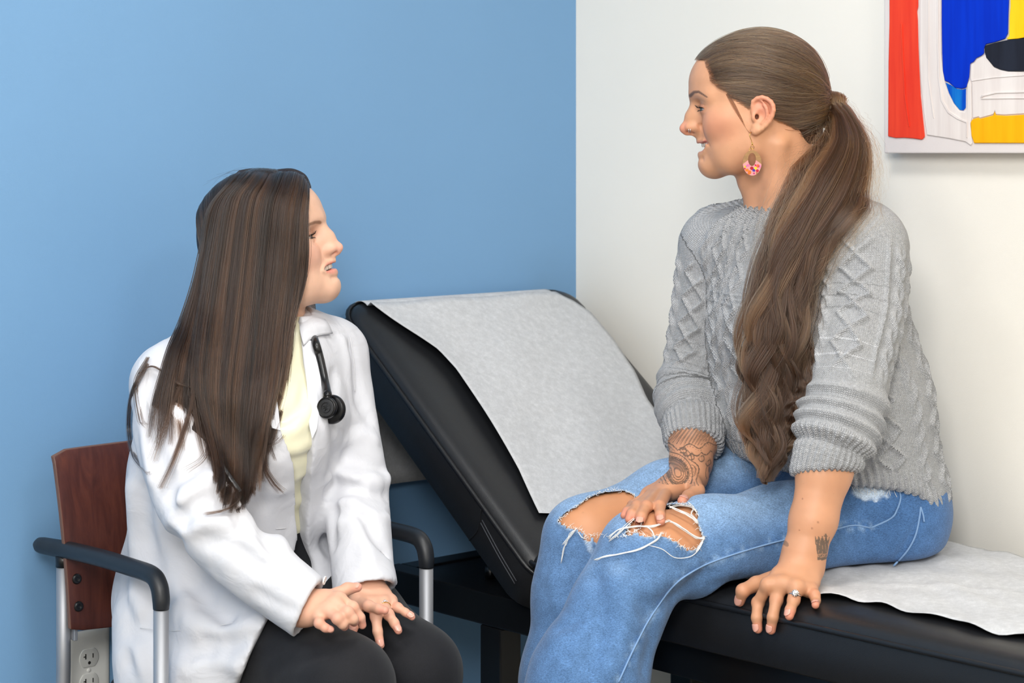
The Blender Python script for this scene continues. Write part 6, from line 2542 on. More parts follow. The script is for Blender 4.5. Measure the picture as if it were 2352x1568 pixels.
    for i in range(900):
        s = rng.random()
        c = c0 + (c1 - c0) * (0.12 + 0.88 * s)
        r = (0.019 + 0.006 * math.sin(s * 3.0)) * rng.uniform(0.93, 1.04)
        a0 = rng.uniform(0, 6.28); tw_ = rng.uniform(0.012, 0.022)
        aa = np.linspace(0, rng.uniform(2.2, 4.0), 18)
        pts = c + axd * ((aa / 4.0 - 0.5) * tw_)[:, None] + e1 * (r * 1.12 * np.cos(a0 + aa))[:, None] + e2 * (r * 0.9 * np.sin(a0 + aa))[:, None]
        wr.append(pts); wrad.append(np.full(18, 0.00032)); 
        wcol.append(pick([(78, 55, 37), (106, 77, 50), (56, 38, 26), (130, 96, 62)], rng, 1)[0])
    wrap = disc_lathe('hair_wrap', c0, c1 - c0, [(0.012, 0.0), (0.0185, 0.006), (0.021, 0.014), (0.0215, 0.022), (0.0195, 0.030), (0.016, 0.037)], simple_mat('wrapped_hair', (76, 52, 36), 0.65), hair, 24)
    strands_obj('wrap_strands', np.array(wr), np.array(wrad), M_HAIR, wrap, np.array(wcol))
    M_TIEW = simple_mat('white_hair_elastic', (235, 235, 232), 0.6)
    ring = [c0 + axd * 0.004 + e1 * 0.0175 * math.cos(a) + e2 * 0.0165 * math.sin(a) for a in np.linspace(0, 2 * math.pi, 24, endpoint=False)]
    tube('hair_elastic', ring, 0.002, M_TIEW, hair, 8, closed=True)
    return hair
P_HAIR = build_patient_hair()
# ------------------------------------------------------------------ the clinician: body
DOC = empty('person', (-0.44, 3.03, 0.51), 'person with long dark hair in white lab coat and black trousers seated in the armchair', 'person')
PAT['label'] = 'person with brown ponytail, grey cable sweater and ripped jeans sitting on exam table'
dF = unit((0.64, -0.77, 0.0)); dL = unit((0.77, 0.64, 0.0))
_pt = math.radians(20.0); _yw = math.radians(3.5)
dM = frame_from((math.cos(_yw) * math.cos(_pt), -math.sin(_yw) * math.cos(_pt), math.sin(_pt)))
dO = P(742, 516, 3.0) - np.array([0.0974, 0, 0.0086]) @ dM
dq = dict(tip=(0.1142, -0.0318), ul=(0.0938, -0.0476), ll=(0.0885, -0.0640), corner=(0.0745, 0.0295, -0.0560), slit=0.0026, eye=(-0.0055, -0.0020), mx=0.0015, ulr=0.0030, ridge=0.0022, llr=0.0052, chz=0.0042, jz=0.0050, smile=0.0005, wing=0.0006, apple=0.002, cran=(0.003, 0.0925))
dH, dUP, dLP, dMO = head_shape(dq)
def d_local(w):
    return ((w - dO.astype(f32)) @ dM.T.astype(f32)).astype(f32)
def d_world(l):
    return dO + np.asarray(l, float) @ dM
DB = Shape()
def _dh(p, lo=None, hi=None, band=0.0):
    l = d_local(p)
    return dH.eval(l) if lo is None else dH.eval(l, l.min(0), l.max(0), band)
DB.sub(_dh, 0.0, dO - 0.15, dO + 0.15)
DNB = P(626, 752, 3.0)
DB.chain([d_world((-0.030, 0, -0.045)), d_world((-0.026, 0, -0.080)) * 0.5 + DNB * 0.5 + (0, 0, 0.02), DNB, P(600, 815, 3.0)], [0.041, 0.0415, 0.0445, 0.075], k=0.016, kin=0.02)
DB.cap(d_world((-0.028, -0.050, -0.05)), P(672, 790, 2.955), 0.009, 0.007, k=0.02)
DB.chain([P(500, 1330, 3.02), P(545, 1060, 2.985), P(580, 890, 2.98), P(600, 815, 2.985)], [0.098, 0.092, 0.086, 0.062], k=0.03, kin=0.03, side=dL, flat=1.35)
dRS, dLS = P(390, 876, 2.875), P(768, 812, 3.075)
dRE, dLE = P(462, 1190, 2.745), P(815, 1095, 3.005)
dRW, dLW = P(700, 1395, 2.700), P(842, 1352, 2.842)
DB.cap(dRS, dLS, 0.040, 0.040, k=0.04)
DB.chain([dRS, dRE, P(580, 1310, 2.715), dRW], [0.042, 0.036, 0.030, 0.0235], k=0.02, kin=0.012)
DB.chain([dLS, dLE, P(832, 1240, 2.92), dLW], [0.042, 0.036, 0.030, 0.0235], k=0.02, kin=0.012)
def q3(x, y, Y):
    return P(600 + x / 4.704, 1250 + y / 4.704, Y)
# right hand, loosely curled on the right thigh
dr_mcp = [q3(838, 585, 2.690), q3(790, 640, 2.678), q3(715, 705, 2.672), q3(625, 760, 2.672)]
dr_f = [[q3(990, 680, 2.682), q3(1068, 790, 2.684), q3(1092, 870, 2.688)],
        [q3(935, 735, 2.660), q3(995, 805, 2.660), q3(1005, 842, 2.672)],
        [q3(825, 800, 2.652), q3(880, 860, 2.654), q3(898, 890, 2.664)],
        [q3(625, 850, 2.655), q3(690, 900, 2.654), q3(752, 918, 2.656)]]
dr_th = [q3(690, 610, 2.700), q3(815, 545, 2.712), q3(930, 480, 2.718), q3(1040, 462, 2.722)]
add_hand(DB, dRW, unit(dRW - P(580, 1310, 2.715)), dr_mcp, dr_f, dr_th, r=0.0070, palm_r=0.0105)
# left hand spread on the left knee
dl_mcp = [q3(1045, 610, 2.800), q3(1205, 640, 2.800), q3(1320, 635, 2.808), q3(1400, 610, 2.822)]
dl_f = [[q3(1160, 665, 2.770), q3(1270, 695, 2.757), q3(1335, 712, 2.752)],
        [q3(1240, 780, 2.768), q3(1258, 940, 2.757), q3(1288, 1085, 2.752)],
        [q3(1375, 755, 2.778), q3(1440, 850, 2.770), q3(1482, 930, 2.766)],
        [q3(1475, 682, 2.800), q3(1560, 735, 2.794), q3(1630, 785, 2.790)]]
dl_th = [q3(1060, 560, 2.82), q3(1020, 720, 2.79), q3(1005, 850, 2.765), q3(985, 940, 2.752)]
add_hand(DB, dLW, unit(dLW - P(832, 1240, 2.92)), dl_mcp, dl_f, dl_th, r=0.0070, palm_r=0.0105)

DSK = (226, 182, 156)
DBL = (238, 164, 146)
def build_doc_body():
    ev = DB.eval
    parts = []
    V, Q = surface(ev, dO + np.array([-0.125, -0.11, -0.20]), dO + np.array([0.14, 0.11, 0.125]), 0.0014 * RES, newton=1)
    L = d_local(V)
    brow = [(0.0965, 0.010, 0.0135), (0.0920, 0.020, 0.0155), (0.0850, 0.032, 0.0150), (0.0720, 0.045, 0.0090)]
    C = face_colours(L, DSK, (214, 116, 106), dUP, dLP, brow, (140, 100, 78), DBL, dq)
    parts.append((V, Q, C))
    for lo, hi in (((-0.33, 2.62, 0.575), (-0.165, 2.75, 0.70)), ((-0.235, 2.735, 0.575), (-0.115, 2.90, 0.695))):
        V, Q = surface(ev, lo, hi, 0.0013 * RES, newton=1)
        C = skin_cols_limb(V, (222, 172, 146))
        ff, mm, tt = (dr_f, dr_mcp, dr_th) if hi[0] < -0.15 else (dl_f, dl_mcp, dl_th)
        C = tint_hand(C, V, [f[2] for f in ff] + [tt[3]], (230, 152, 134), 0.006, 0.016, 0.6)
        C = tint_hand(C, V, [f[0] for f in ff] + mm + [tt[2]], (224, 142, 122), 0.003, 0.013, 0.4)
        # the two boxes overlap: each keeps its own hand
        own = np.min([seg_dist(V, [m, *f]) for m, f in zip(mm, ff)] + [seg_dist(V, tt)] + [seg_dist(V, [(dRW if hi[0] < -0.15 else dLW), m]) for m in mm], axis=0)
        f2, m2, t2 = (dl_f, dl_mcp, dl_th) if hi[0] < -0.15 else (dr_f, dr_mcp, dr_th)
        oth = np.min([seg_dist(V, [m, *f]) for m, f in zip(m2, f2)] + [seg_dist(V, t2)] + [seg_dist(V, [(dLW if hi[0] < -0.15 else dRW), m]) for m in m2], axis=0)
        keep = (own <= oth + 0.004)
        V, Q, used = keep_faces(V, Q, keep[Q].any(1))
        parts.append((V, Q, C[used]))
    def ev_b(p, lo=None, hi=None, band=0.0):
        d = ev(p, lo, hi, band) + f32(0.003)
        for (bl, bh) in (((-0.33, 2.62, 0.575), (-0.165, 2.75, 0.70)), ((-0.235, 2.735, 0.575), (-0.115, 2.90, 0.695))):
            c = (A3(bl) + A3(bh)) / 2; hf = (A3(bh) - A3(bl)) / 2
            d = np.maximum(d, -(np.abs(p - c) - hf).max(1))
        return np.maximum(d, p[:, 2] - f32(dO[2] - 0.17))
    V, Q = surface(ev_b, (-0.62, 2.62, 0.55), (-0.1, 3.2, 1.05), 0.009 * RES, newton=0)
    parts.append((V, Q, skin_cols_limb(V, DSK)))
    o = body_mesh('body', parts, M_SKIN, DOC)
    for s in (1, -1):
        make_eye(o, dO, dM, s, (0.0690, 0.0315, -0.0032), 0.0126, (70, 60, 52), d_world((1, 0.0, 0.04)) - dO)
        lash_set(o, d_world, s, dq['slit'], dq['eye'])
    teeth_set(o, d_world, dMO, dq)
    for f in dr_f[2:4]:
        pass
    nrm_r = np.array([0.1, -0.85, 0.5])
    nail(o, dr_f[3][2], dr_f[3][1], np.array([-0.1, -0.9, 0.35]), mat=M_NAIL, off=0.0048, w=0.0046, L=0.008)
    nail(o, dr_th[3], dr_th[2], np.array([0.1, -0.55, 0.85]), mat=M_NAIL, off=0.0058, w=0.0056, L=0.010)
    for f in dl_f[1:]:
        nail(o, f[2], f[1], np.array([0.15, -0.75, 0.6]), mat=M_NAIL, off=0.0055, w=0.0050, L=0.0095)
    nail(o, dl_th[3], dl_th[2], np.array([-0.1, -0.95, 0.2]), mat=M_NAIL, off=0.0058, w=0.0056, L=0.010)
    return o
DBODY = build_doc_body()

# ------------------------------------------------------------------ trousers
M_TROUSER = simple_mat('black_trouser_cloth', (24, 25, 30), 0.75, bump=0.00025, bscale=1300, var=0.12, vscale=500, spec=0.25, sheen=0.1)
rH, lH = np.array([-0.480, 2.975, 0.600]), np.array([-0.340, 3.085, 0.600])
rK, lK = P(788, 1577, 2.70), P(952, 1543, 2.828)
TR = Shape()
TR.chain([rH, rH * 0.5 + rK * 0.5 + (0, 0, 0.004), rK, rK + (-0.01, 0.02, -0.20), np.array([rK[0] - 0.03, rK[1] + 0.06, 0.09])], [0.088, 0.078, 0.0655, 0.062, 0.055], k=0.0, kin=0.03)
TR.chain([lH, lH * 0.5 + lK * 0.5 + (0, 0, 0.004), lK, lK + (-0.01, 0.02, -0.20), np.array([lK[0] - 0.03, lK[1] + 0.06, 0.09])], [0.086, 0.076, 0.0625, 0.060, 0.055], k=0.006, kin=0.03)
TR.ell((-0.412, 3.03, 0.625), (0.115, 0.155, 0.105), k=0.05, rot=np.array([dF, dL, EZ]))
TR.cap((-0.41, 3.02, 0.66), (-0.40, 3.0, 0.74), 0.105, 0.10, k=0.04, side=dL, flat=1.3)
TR0 = Shape(); TR0.ops = list(TR.ops)
for pts, dep, w in (([(680, 1530), (720, 1510), (770, 1500)], 0.004, 0.010), ([(640, 1560), (690, 1535), (740, 1525)], -0.003, 0.010), ([(900, 1490), (915, 1475), (940, 1468)], 0.005, 0.008), ([(612, 1540), (650, 1500), (700, 1480)], -0.003, 0.012)):
    TR.dent(hits(TR0.eval, pts), dep, w)
def carve_seat(S, z, k=0.02):
    c = (P(370, 1330, 2.745) + P(979, 1245, 3.02)) / 2
    S.box(np.array([c[0], c[1], z - 0.25]) - CFWD * 0.16, np.array([CLAT, CFWD, EZ]), (0.30, 0.27, 0.25), 0.03, k=k, op='s')
carve_seat(TR, 0.512)
def build_trousers():
    V, Q = surface(TR.eval, (-0.66, 2.55, 0.06), (0.0, 3.26, 0.80), 0.0055 * RES, newton=0)
    V = relax(V, Q, 5, 0.5)
    me = mesh_np('trousers', V, Q)
    o = link_mesh('trousers', me, M_TROUSER, DOC, True)
    o['label'] = 'plain black trousers'
    return o
build_trousers()

# ------------------------------------------------------------------ blouse and lab coat
M_SATIN = simple_mat('cream_satin', (240, 236, 206), 0.30, spec=0.45, sheen=0.1)
AX_D = [P(520, 1340, 3.02), P(548, 1080, 2.985), P(578, 900, 2.98), P(598, 820, 2.985)]
BL = Shape()
BL.chain(AX_D, [0.108, 0.106, 0.104, 0.074], k=0.0, kin=0.04, side=dL, flat=1.30)
BL.ell(P(640, 985, 2.90), (0.062, 0.07, 0.075), k=0.05)
BL.cap(DNB + (0.01, -0.02, -0.03), P(690, 800, 2.985), 0.045, 0.04, k=0.03)
BL.add(lambda p: f32(0.690) - p[:, 2], 0.004, 'i')
BL0 = Shape(); BL0.ops = list(BL.ops)
for pts, dep, w in (([(612, 985), (640, 1000), (680, 985), (712, 940), (715, 880)], -0.010, 0.012), ([(620, 960), (650, 968), (690, 940), (705, 880)], 0.008, 0.008),
                    ([(640, 1030), (680, 1032), (715, 1010)], -0.008, 0.012), ([(660, 1055), (690, 1055), (718, 1040)], 0.006, 0.009),
                    ([(672, 1100), (700, 1085), (716, 1065)], -0.005, 0.008), ([(680, 1150), (700, 1140), (715, 1120)], -0.005, 0.009), ([(680, 1180), (705, 1170)], 0.004, 0.007),
                    ([(684, 1215), (710, 1205)], -0.004, 0.008), ([(690, 760), (700, 840), (715, 900)], -0.006, 0.010)):
    BL.dent(hits(BL0.eval, pts), dep, w)
def build_blouse():
    V, Q = surface(BL.eval, (-0.62, 2.78, 0.68), (-0.15, 3.2, 1.06), 0.0045 * RES, newton=0)
    V = relax(V, Q, 4, 0.5)
    me = mesh_np('blouse', V, Q)
    o = link_mesh('blouse', me, M_SATIN, DOC, True)
    o['label'] = 'cream satin cowl-neck blouse under the coat'
    return o
build_blouse()

def coat_mat():
    m, nt, b = new_mat('white_coat_cotton')
    b.inputs['Base Color'].default_value = lin((214, 215, 221))
    b.inputs['Roughness'].default_value = 0.75
    b.inputs['Specular IOR Level'].default_value = 0.2
    b.inputs['Sheen Weight'].default_value = 0.05
    tc = node(nt, 'ShaderNodeTexCoord')
    n1 = node(nt, 'ShaderNodeTexNoise', inp={'Scale': 1100.0, 'Detail': 2.0})
    n2 = node(nt, 'ShaderNodeTexNoise', inp={'Scale': 26.0, 'Detail': 3.0, 'Distortion': 0.6})
    for x in (n1, n2):
        nt.links.new(tc.outputs['Object'], x.inputs['Vector'])
    b1 = node(nt, 'ShaderNodeBump', inp={'Strength': 0.4, 'Distance': 0.0003})
    nt.links.new(n1.outputs['Fac'], b1.inputs['Height'])
    b2 = node(nt, 'ShaderNodeBump', inp={'Strength': 0.5, 'Distance': 0.006})
    nt.links.new(n2.outputs['Fac'], b2.inputs['Height'])
    nt.links.new(b1.outputs[0], b2.inputs['Normal'])
    nt.links.new(b2.outputs[0], b.inputs['Normal'])
    return m
M_COAT = coat_mat()
CO = Shape()
CO.chain(AX_D, [0.126, 0.124, 0.120, 0.084], k=0.0, kin=0.05, side=dL, flat=1.28)
CO.cap(dRS + (0, 0, -0.004), dLS + (0, 0, -0.004), 0.052, 0.050, k=0.05)
CO.cap(DNB + (-0.012, 0.012, -0.018), dRS + (0.02, 0.02, 0.006), 0.056, 0.046, k=0.03)
CO.cap(DNB + (-0.012, 0.012, -0.018), dLS + (-0.02, -0.01, 0.006), 0.056, 0.046, k=0.03)
CO.ell(P(640, 985, 2.905), (0.075, 0.08, 0.085), k=0.06)
# skirts: over the hips, the near thigh and down beside the seat
CO.chain([P(505, 1330, 2.99), P(478, 1470, 2.93), P(468, 1560, 2.91)], [0.112, 0.110, 0.110], k=0.05, kin=0.04, side=dL, flat=1.10)
CO.chain([rH, rH * 0.36 + rK * 0.64 + (0, 0, 0.006)], [0.102, 0.094], k=0.04)
CO.chain([lH, lH * 0.6 + lK * 0.4], [0.100, 0.088], k=0.04)
# lower edge of the near skirt on the thigh
hp0, hp1 = hits(TR0.eval, [(622, 1412), (548, 1566)])
hn = unit(np.cross(hp1 - hp0, np.array([0, 1.0, 0.0])))
if hn @ np.array([1.0, 0, 0]) < 0:
    hn = -hn
_hp = A3(hp0); _hn = A3(hn)
def _hemcut(p):
    d = (p - _hp) @ _hn
    low = p[:, 2] - f32(0.705)
    # only below the lap line and on the near half
    side = (p[:, 0] + 0.44) * f32(dL[0]) + (p[:, 1] - 3.03) * f32(dL[1]) - f32(0.02)
    return np.maximum(np.maximum(-d, low), side)
CO.add(_hemcut, 0.006, 's')
CO.add(lambda p: f32(0.40) - p[:, 2], 0.0, 'i')
def s_coord(p):
    """sideways coordinate on the chest, and forward coordinate"""
    t = np.clip((p[:, 2] - AX_D[0][2]) / (AX_D[3][2] - AX_D[0][2]), 0, 1.2)
    cx = AX_D[0][0] + (AX_D[3][0] - AX_D[0][0]) * t; cy = AX_D[0][1] + (AX_D[3][1] - AX_D[0][1]) * t
    rx, ry = p[:, 0] - cx, p[:, 1] - cy
    return rx * dL[0] + ry * dL[1], rx * dF[0] + ry * dF[1]
CO_full = Shape(); CO_full.ops = list(CO.ops)
# front opening traced on the closed coat
near_px = [(676, 735), (655, 800), (640, 880), (636, 960), (660, 1020), (680, 1080), (684, 1160), (684, 1240), (681, 1330), (660, 1400)]
far_px = [(694, 735), (704, 790), (722, 880), (724, 960), (720, 1010), (716, 1080), (713, 1150), (706, 1230), (722, 1290), (742, 1345), (752, 1400)]
def edge_curve(pxs):
    h = hits(CO_full.eval, pxs)
    s, f = s_coord(h)
    o = np.argsort(h[:, 2])
    return h[o, 2], s[o]
nz_, ns_ = edge_curve(near_px); fz_, fs_ = edge_curve(far_px)
def _opening(p):
    s, f = s_coord(p)
    a = np.interp(p[:, 2], nz_, ns_); b = np.interp(p[:, 2], fz_, fs_)
    d = np.maximum(a - s, s - b)
    return np.maximum(d, 0.02 - f).astype(f32)
CO.add(_opening, 0.003, 's')
carve_seat(CO, 0.510, 0.015)
# the near skirt slips down between the seat and the arm post
CO.chain([P(350, 1420, 2.875), P(352, 1510, 2.850), P(362, 1650, 2.840)], [0.052, 0.054, 0.050], k=0.03)
CO.chain([P(440, 1440, 2.835), P(448, 1540, 2.805), P(452, 1660, 2.795)], [0.050, 0.046, 0.044], k=0.03)
CO.chain([P(505, 1470, 2.80), P(500, 1550, 2.785), P(495, 1660, 2.78)], [0.042, 0.040, 0.040], k=0.03)
CO.add(_hemcut, 0.006, 's')

def csleeve(pts, rads, cut_pt, cut_n, folds):
    S = Shape()
    cp = catmull(pts, 16)
    t = np.linspace(0, 1, 16)
    xs = np.linspace(0, 1, 300)
    rr = np.interp(xs, np.linspace(0, 1, len(rads)), rads)
    for (t0, hh, w) in folds:
        rr = rr + hh * np.exp(-((xs - t0) / w) ** 2)
    S.rchain(cp, t, lambda q: np.interp(q, xs, rr).astype(f32))
    cn = A3(unit(cut_n)); c = A3(cut_pt)
    S.add(lambda p: (p - c) @ cn, 0.002, 'i')
    return S, cp
dRc = P(712, 1392, 2.700)
rdir = unit(dRW - P(560, 1295, 2.72))
CR, CRp = csleeve([dRS, P(398, 1005, 2.82), P(424, 1110, 2.77), P(472, 1192, 2.738), P(572, 1288, 2.722), P(645, 1346, 2.710), P(730, 1412, 2.695)],
                  [0.055, 0.053, 0.052, 0.051, 0.048, 0.045, 0.0435], dRc, unit(rdir + np.array([0.15, 0, 0.1])), [(0.47, 0.004, 0.03)])
dLc = P(838, 1358, 2.842)
CLf, CLp = csleeve([dLS, P(785, 930, 3.05), P(808, 1060, 3.012), P(820, 1160, 2.97), P(828, 1260, 2.91), P(842, 1375, 2.835)],
                   [0.052, 0.0510, 0.0500, 0.0490, 0.0475, 0.0470], dLc, unit(np.array([0.25, -0.45, -0.85])), [])
for S_, axp, w_ in ((CR, [P(660, 1366, 2.708), P(760, 1440, 2.69)], 0.035), (CLf, [P(838, 1322, 2.868), P(850, 1400, 2.81)], 0.037)):
    S_.cap(axp[0], axp[1], w_ * 0.95, w_, k=0.002, op='s')
CO.sub(CR.eval, 0.010, np.min(CRp, 0) - 0.075, np.max(CRp, 0) + 0.075)
CO.sub(CLf.eval, 0.010, np.min(CLp, 0) - 0.075, np.max(CLp, 0) + 0.075)
CO.cap(DNB + (0.004, -0.004, 0.03), DNB + (-0.005, 0.005, -0.05), 0.054, 0.050, k=0.004, op='s')
CO0 = Shape(); CO0.ops = list(CO.ops)
COAT_FOLDS = [  # (pixels, depth: + groove / - ridge, width)
    ([(345, 905), (380, 930), (430, 960)], -0.004, 0.010), ([(340, 950), (375, 985), (420, 1040)], 0.004, 0.010), ([(322, 900), (330, 1000), (345, 1100)], -0.004, 0.010),
    ([(362, 900), (360, 1010), (380, 1110), (420, 1200)], 0.008, 0.012),
    ([(410, 1150), (440, 1120), (485, 1095)], -0.007, 0.012), ([(420, 1185), (455, 1160), (500, 1140)], 0.007, 0.011), ([(425, 1215), (470, 1200), (530, 1190)], -0.006, 0.012), ([(395, 1100), (430, 1090), (470, 1060)], 0.005, 0.010),
    ([(500, 1165), (530, 1180), (560, 1215)], 0.006, 0.010), ([(470, 1240), (530, 1255), (600, 1300)], 0.004, 0.012), ([(560, 1230), (600, 1262), (650, 1310)], -0.004, 0.010), ([(590, 1360), (630, 1382), (670, 1400)], 0.003, 0.008),
    # left sleeve
    ([(752, 1098), (790, 1092), (830, 1106), (888, 1098)], -0.008, 0.010), ([(770, 1112), (810, 1118), (850, 1132), (890, 1140)], 0.008, 0.009), ([(752, 1140), (800, 1125), (840, 1105)], 0.005, 0.008),
    ([(762, 1150), (810, 1160), (860, 1182), (888, 1190)], -0.006, 0.010), ([(800, 1050), (840, 1060), (880, 1085)], 0.005, 0.010), ([(790, 1015), (830, 1000), (860, 1010)], -0.004, 0.010),
    ([(840, 1190), (860, 1230), (892, 1262)], 0.008, 0.012), ([(780, 1200), (830, 1215), (845, 1290)], -0.005, 0.012), ([(808, 800), (815, 870), (850, 960)], 0.004, 0.010), ([(790, 780), (800, 860), (815, 960)], -0.004, 0.010),
    ([(770, 860), (765, 980), (768, 1100), (762, 1250)], 0.007, 0.010), ([(745, 980), (742, 1080), (738, 1200), (745, 1290)], -0.003, 0.009),
    # near front panel, skirt
    ([(640, 1060), (650, 1130), (648, 1250)], -0.004, 0.012), ([(600, 1160), (610, 1220), (640, 1290)], 0.005, 0.012),
    ([(300, 1120), (310, 1260), (320, 1400)], -0.006, 0.014), ([(330, 1130), (345, 1260), (372, 1380)], 0.008, 0.014), ([(285, 1320), (300, 1420), (295, 1520)], 0.005, 0.012),
    ([(395, 1235), (440, 1330), (520, 1420)], 0.010, 0.014), ([(400, 1400), (470, 1440), (560, 1440)], -0.006, 0.014), ([(340, 1440), (400, 1480), (480, 1500)], 0.005, 0.014), ([(300, 1480), (330, 1530), (340, 1568)], -0.006, 0.012),
    ([(470, 1470), (530, 1480), (580, 1460)], 0.004, 0.010), ([(430, 1540), (480, 1520), (540, 1530)], -0.005, 0.012)]
_all = [q for f in COAT_FOLDS for q in f[0]]
_hp3 = hits(CO0.eval, _all)
_i = 0
for pts, dep, w in COAT_FOLDS:
    seg = _hp3[_i:_i + len(pts)]
    _i += len(pts)
    CO.dent(catmull(seg, 8), dep * 1.5, w)
def build_coat():
    def ev(p, lo=None, hi=None, band=0.0):
        return CO.eval(p, lo, hi, band)
    V, Q = surface(ev, (-0.70, 2.58, 0.40), (-0.08, 3.25, 1.09), 0.0038 * RES, newton=0)
    V = relax(V, Q, 3, 0.5)
    Nn = vert_normals(V, Q)
    st = V * np.array([26, 26, 9], f32)
    V = (V + Nn * (0.0022 * NZ.fbm(st, 2) * (V[:, 2] < 1.0))[:, None]).astype(f32)
    me = mesh_np('lab_coat', V, Q)
    o = link_mesh('lab_coat', me, M_COAT, DOC, True)
    o['label'] = 'open white lab coat with collar and lapels'
    return o
COAT = build_coat()

def on_coat(pxs, off):
    p = hits(CO0.eval, pxs)
    return p + nrms(CO0.eval, p, 0.006) * off
def leaf(name, pxs, off, th, bend=None):
    """flat cloth leaf lying on the coat"""
    pts = on_coat(pxs, off)
    c = pts.mean(0)
    n = unit(np.linalg.svd(pts - c)[2][2])
    if n @ np.array([0, -1, 0]) < 0:
        n = -n
    # smooth: project halfway to the common plane
    flat = pts - ((pts - c) @ n)[:, None] * n[None] * 0.85
    k = len(flat)
    ring2 = c + (flat - c) * 0.55 + n * 0.002
    V = list(flat) + list(ring2) + [c + n * 0.003]
    Fs = [(i, (i + 1) % k, k + (i + 1) % k, k + i) for i in range(k)] + [(k + i, k + (i + 1) % k, 2 * k) for i in range(k)]
    o = obj(name, V, Fs, M_COAT, COAT, True)
    md = o.modifiers.new('thickness', 'SOLIDIFY'); md.thickness = th; md.offset = 0
    bevel(o, 0.001, 2)
    return o
leaf('lapel', [(697, 780), (712, 786), (728, 806), (738, 840), (747, 880), (738, 900), (732, 940), (726, 985), (718, 1012), (716, 980), (716, 930), (712, 880), (704, 830)], 0.006, 0.0028)
def build_collar():
    evc = lambda p: np.minimum(CO0.eval(p), BL0.eval(p))
    hI = hits(evc, [(697, 793), (688, 755)])
    hO = hits(evc, [(763, 766), (750, 748)])
    inner = [P(697, 793, hI[0][1] - 0.012), P(688, 752, min(hI[1][1] - 0.010, 2.985)), P(696, 716, 3.015), P(676, 700, 3.05), P(640, 698, 3.058), P(600, 706, 3.045), P(572, 735, 3.00), P(590, 790, 2.945)]
    outer = [P(763, 766, min(hO[0][1] - 0.008, 3.02)), P(752, 742, min(hO[1][1] - 0.006, 3.045)), P(728, 722, 3.075), P(690, 716, 3.098), P(640, 716, 3.105), P(580, 728, 3.085), P(535, 765, 3.01), P(560, 815, 2.925)]
    I_, O_ = catmull(inner, 40), catmull(outer, 40)
    V, Fs = [], []
    M_ = 7
    for i in range(40):
        for k in range(M_):
            t = k / (M_ - 1)
            p = I_[i] * (1 - t) + O_[i] * t
            p = p + np.array([0, -0.25, 1.0]) * 0.007 * math.sin(math.pi * min(1, t * 1.0)) * (1 - 0.5 * t)
            V.append(p)
    for i in range(39):
        for k in range(M_ - 1):
            Fs.append((i * M_ + k, i * M_ + k + 1, (i + 1) * M_ + k + 1, (i + 1) * M_ + k))
    o = obj('collar', V, Fs, M_COAT, COAT, True)
    md = o.modifiers.new('thickness', 'SOLIDIFY'); md.thickness = 0.0032; md.offset = 0
build_collar()
leaf('lapel', [(652, 800), (640, 850), (634, 905), (632, 955), (640, 990), (622, 985), (606, 940), (598, 880), (606, 830), (626, 805)], 0.006, 0.0028)
M_BUTTON = simple_mat('white_button', (236, 236, 236), 0.3)
M_STITCHW = simple_mat('white_stitching', (214, 214, 218), 0.8)
for (bx, by) in ((742, 1332),):
    p = on_coat([(bx, by)], 0.0)[0]; n = nrm_at(CO0.eval, p, 0.005)
    bo = disc_lathe('button', p + n * 0.0008, n, [(0.0058, 0), (0.0062, 0.0012), (0.0058, 0.0024), (0.0045, 0.0022), (0.0040, 0.0016)], M_BUTTON, COAT, 24)
    u_ = unit(np.cross(n, EZ)); v_ = np.cross(n, u_)
    for (a_, b_) in ((1, 1), (1, -1), (-1, 1), (-1, -1)):
        disc_lathe('button_hole', p + n * 0.0023 + u_ * 0.0013 * a_ + v_ * 0.0013 * b_, n, [(0.0005, 0), (0.0005, 0.0004)], simple_mat('button_hole_shade', (120, 120, 126), 0.8), bo, 8)
def stitch(pxs, n=30, r=0.0007, off=0.0004):
    tube('stitch_line', catmull(on_coat(pxs, off), n), r, M_STITCHW, COAT, 5)
stitch([(705, 1165), (698, 1235), (712, 1290), (733, 1345)]) if False else None
stitch([(634, 1214), (646, 1213), (656, 1212)], 8, 0.0008)
stitch([(342, 848), (336, 900), (345, 960), (362, 1020)], 24)
stitch([(803, 772), (812, 830), (815, 900)], 20)
stitch([(322, 1442), (400, 1448), (480, 1440), (545, 1428)], 30, 0.0005)
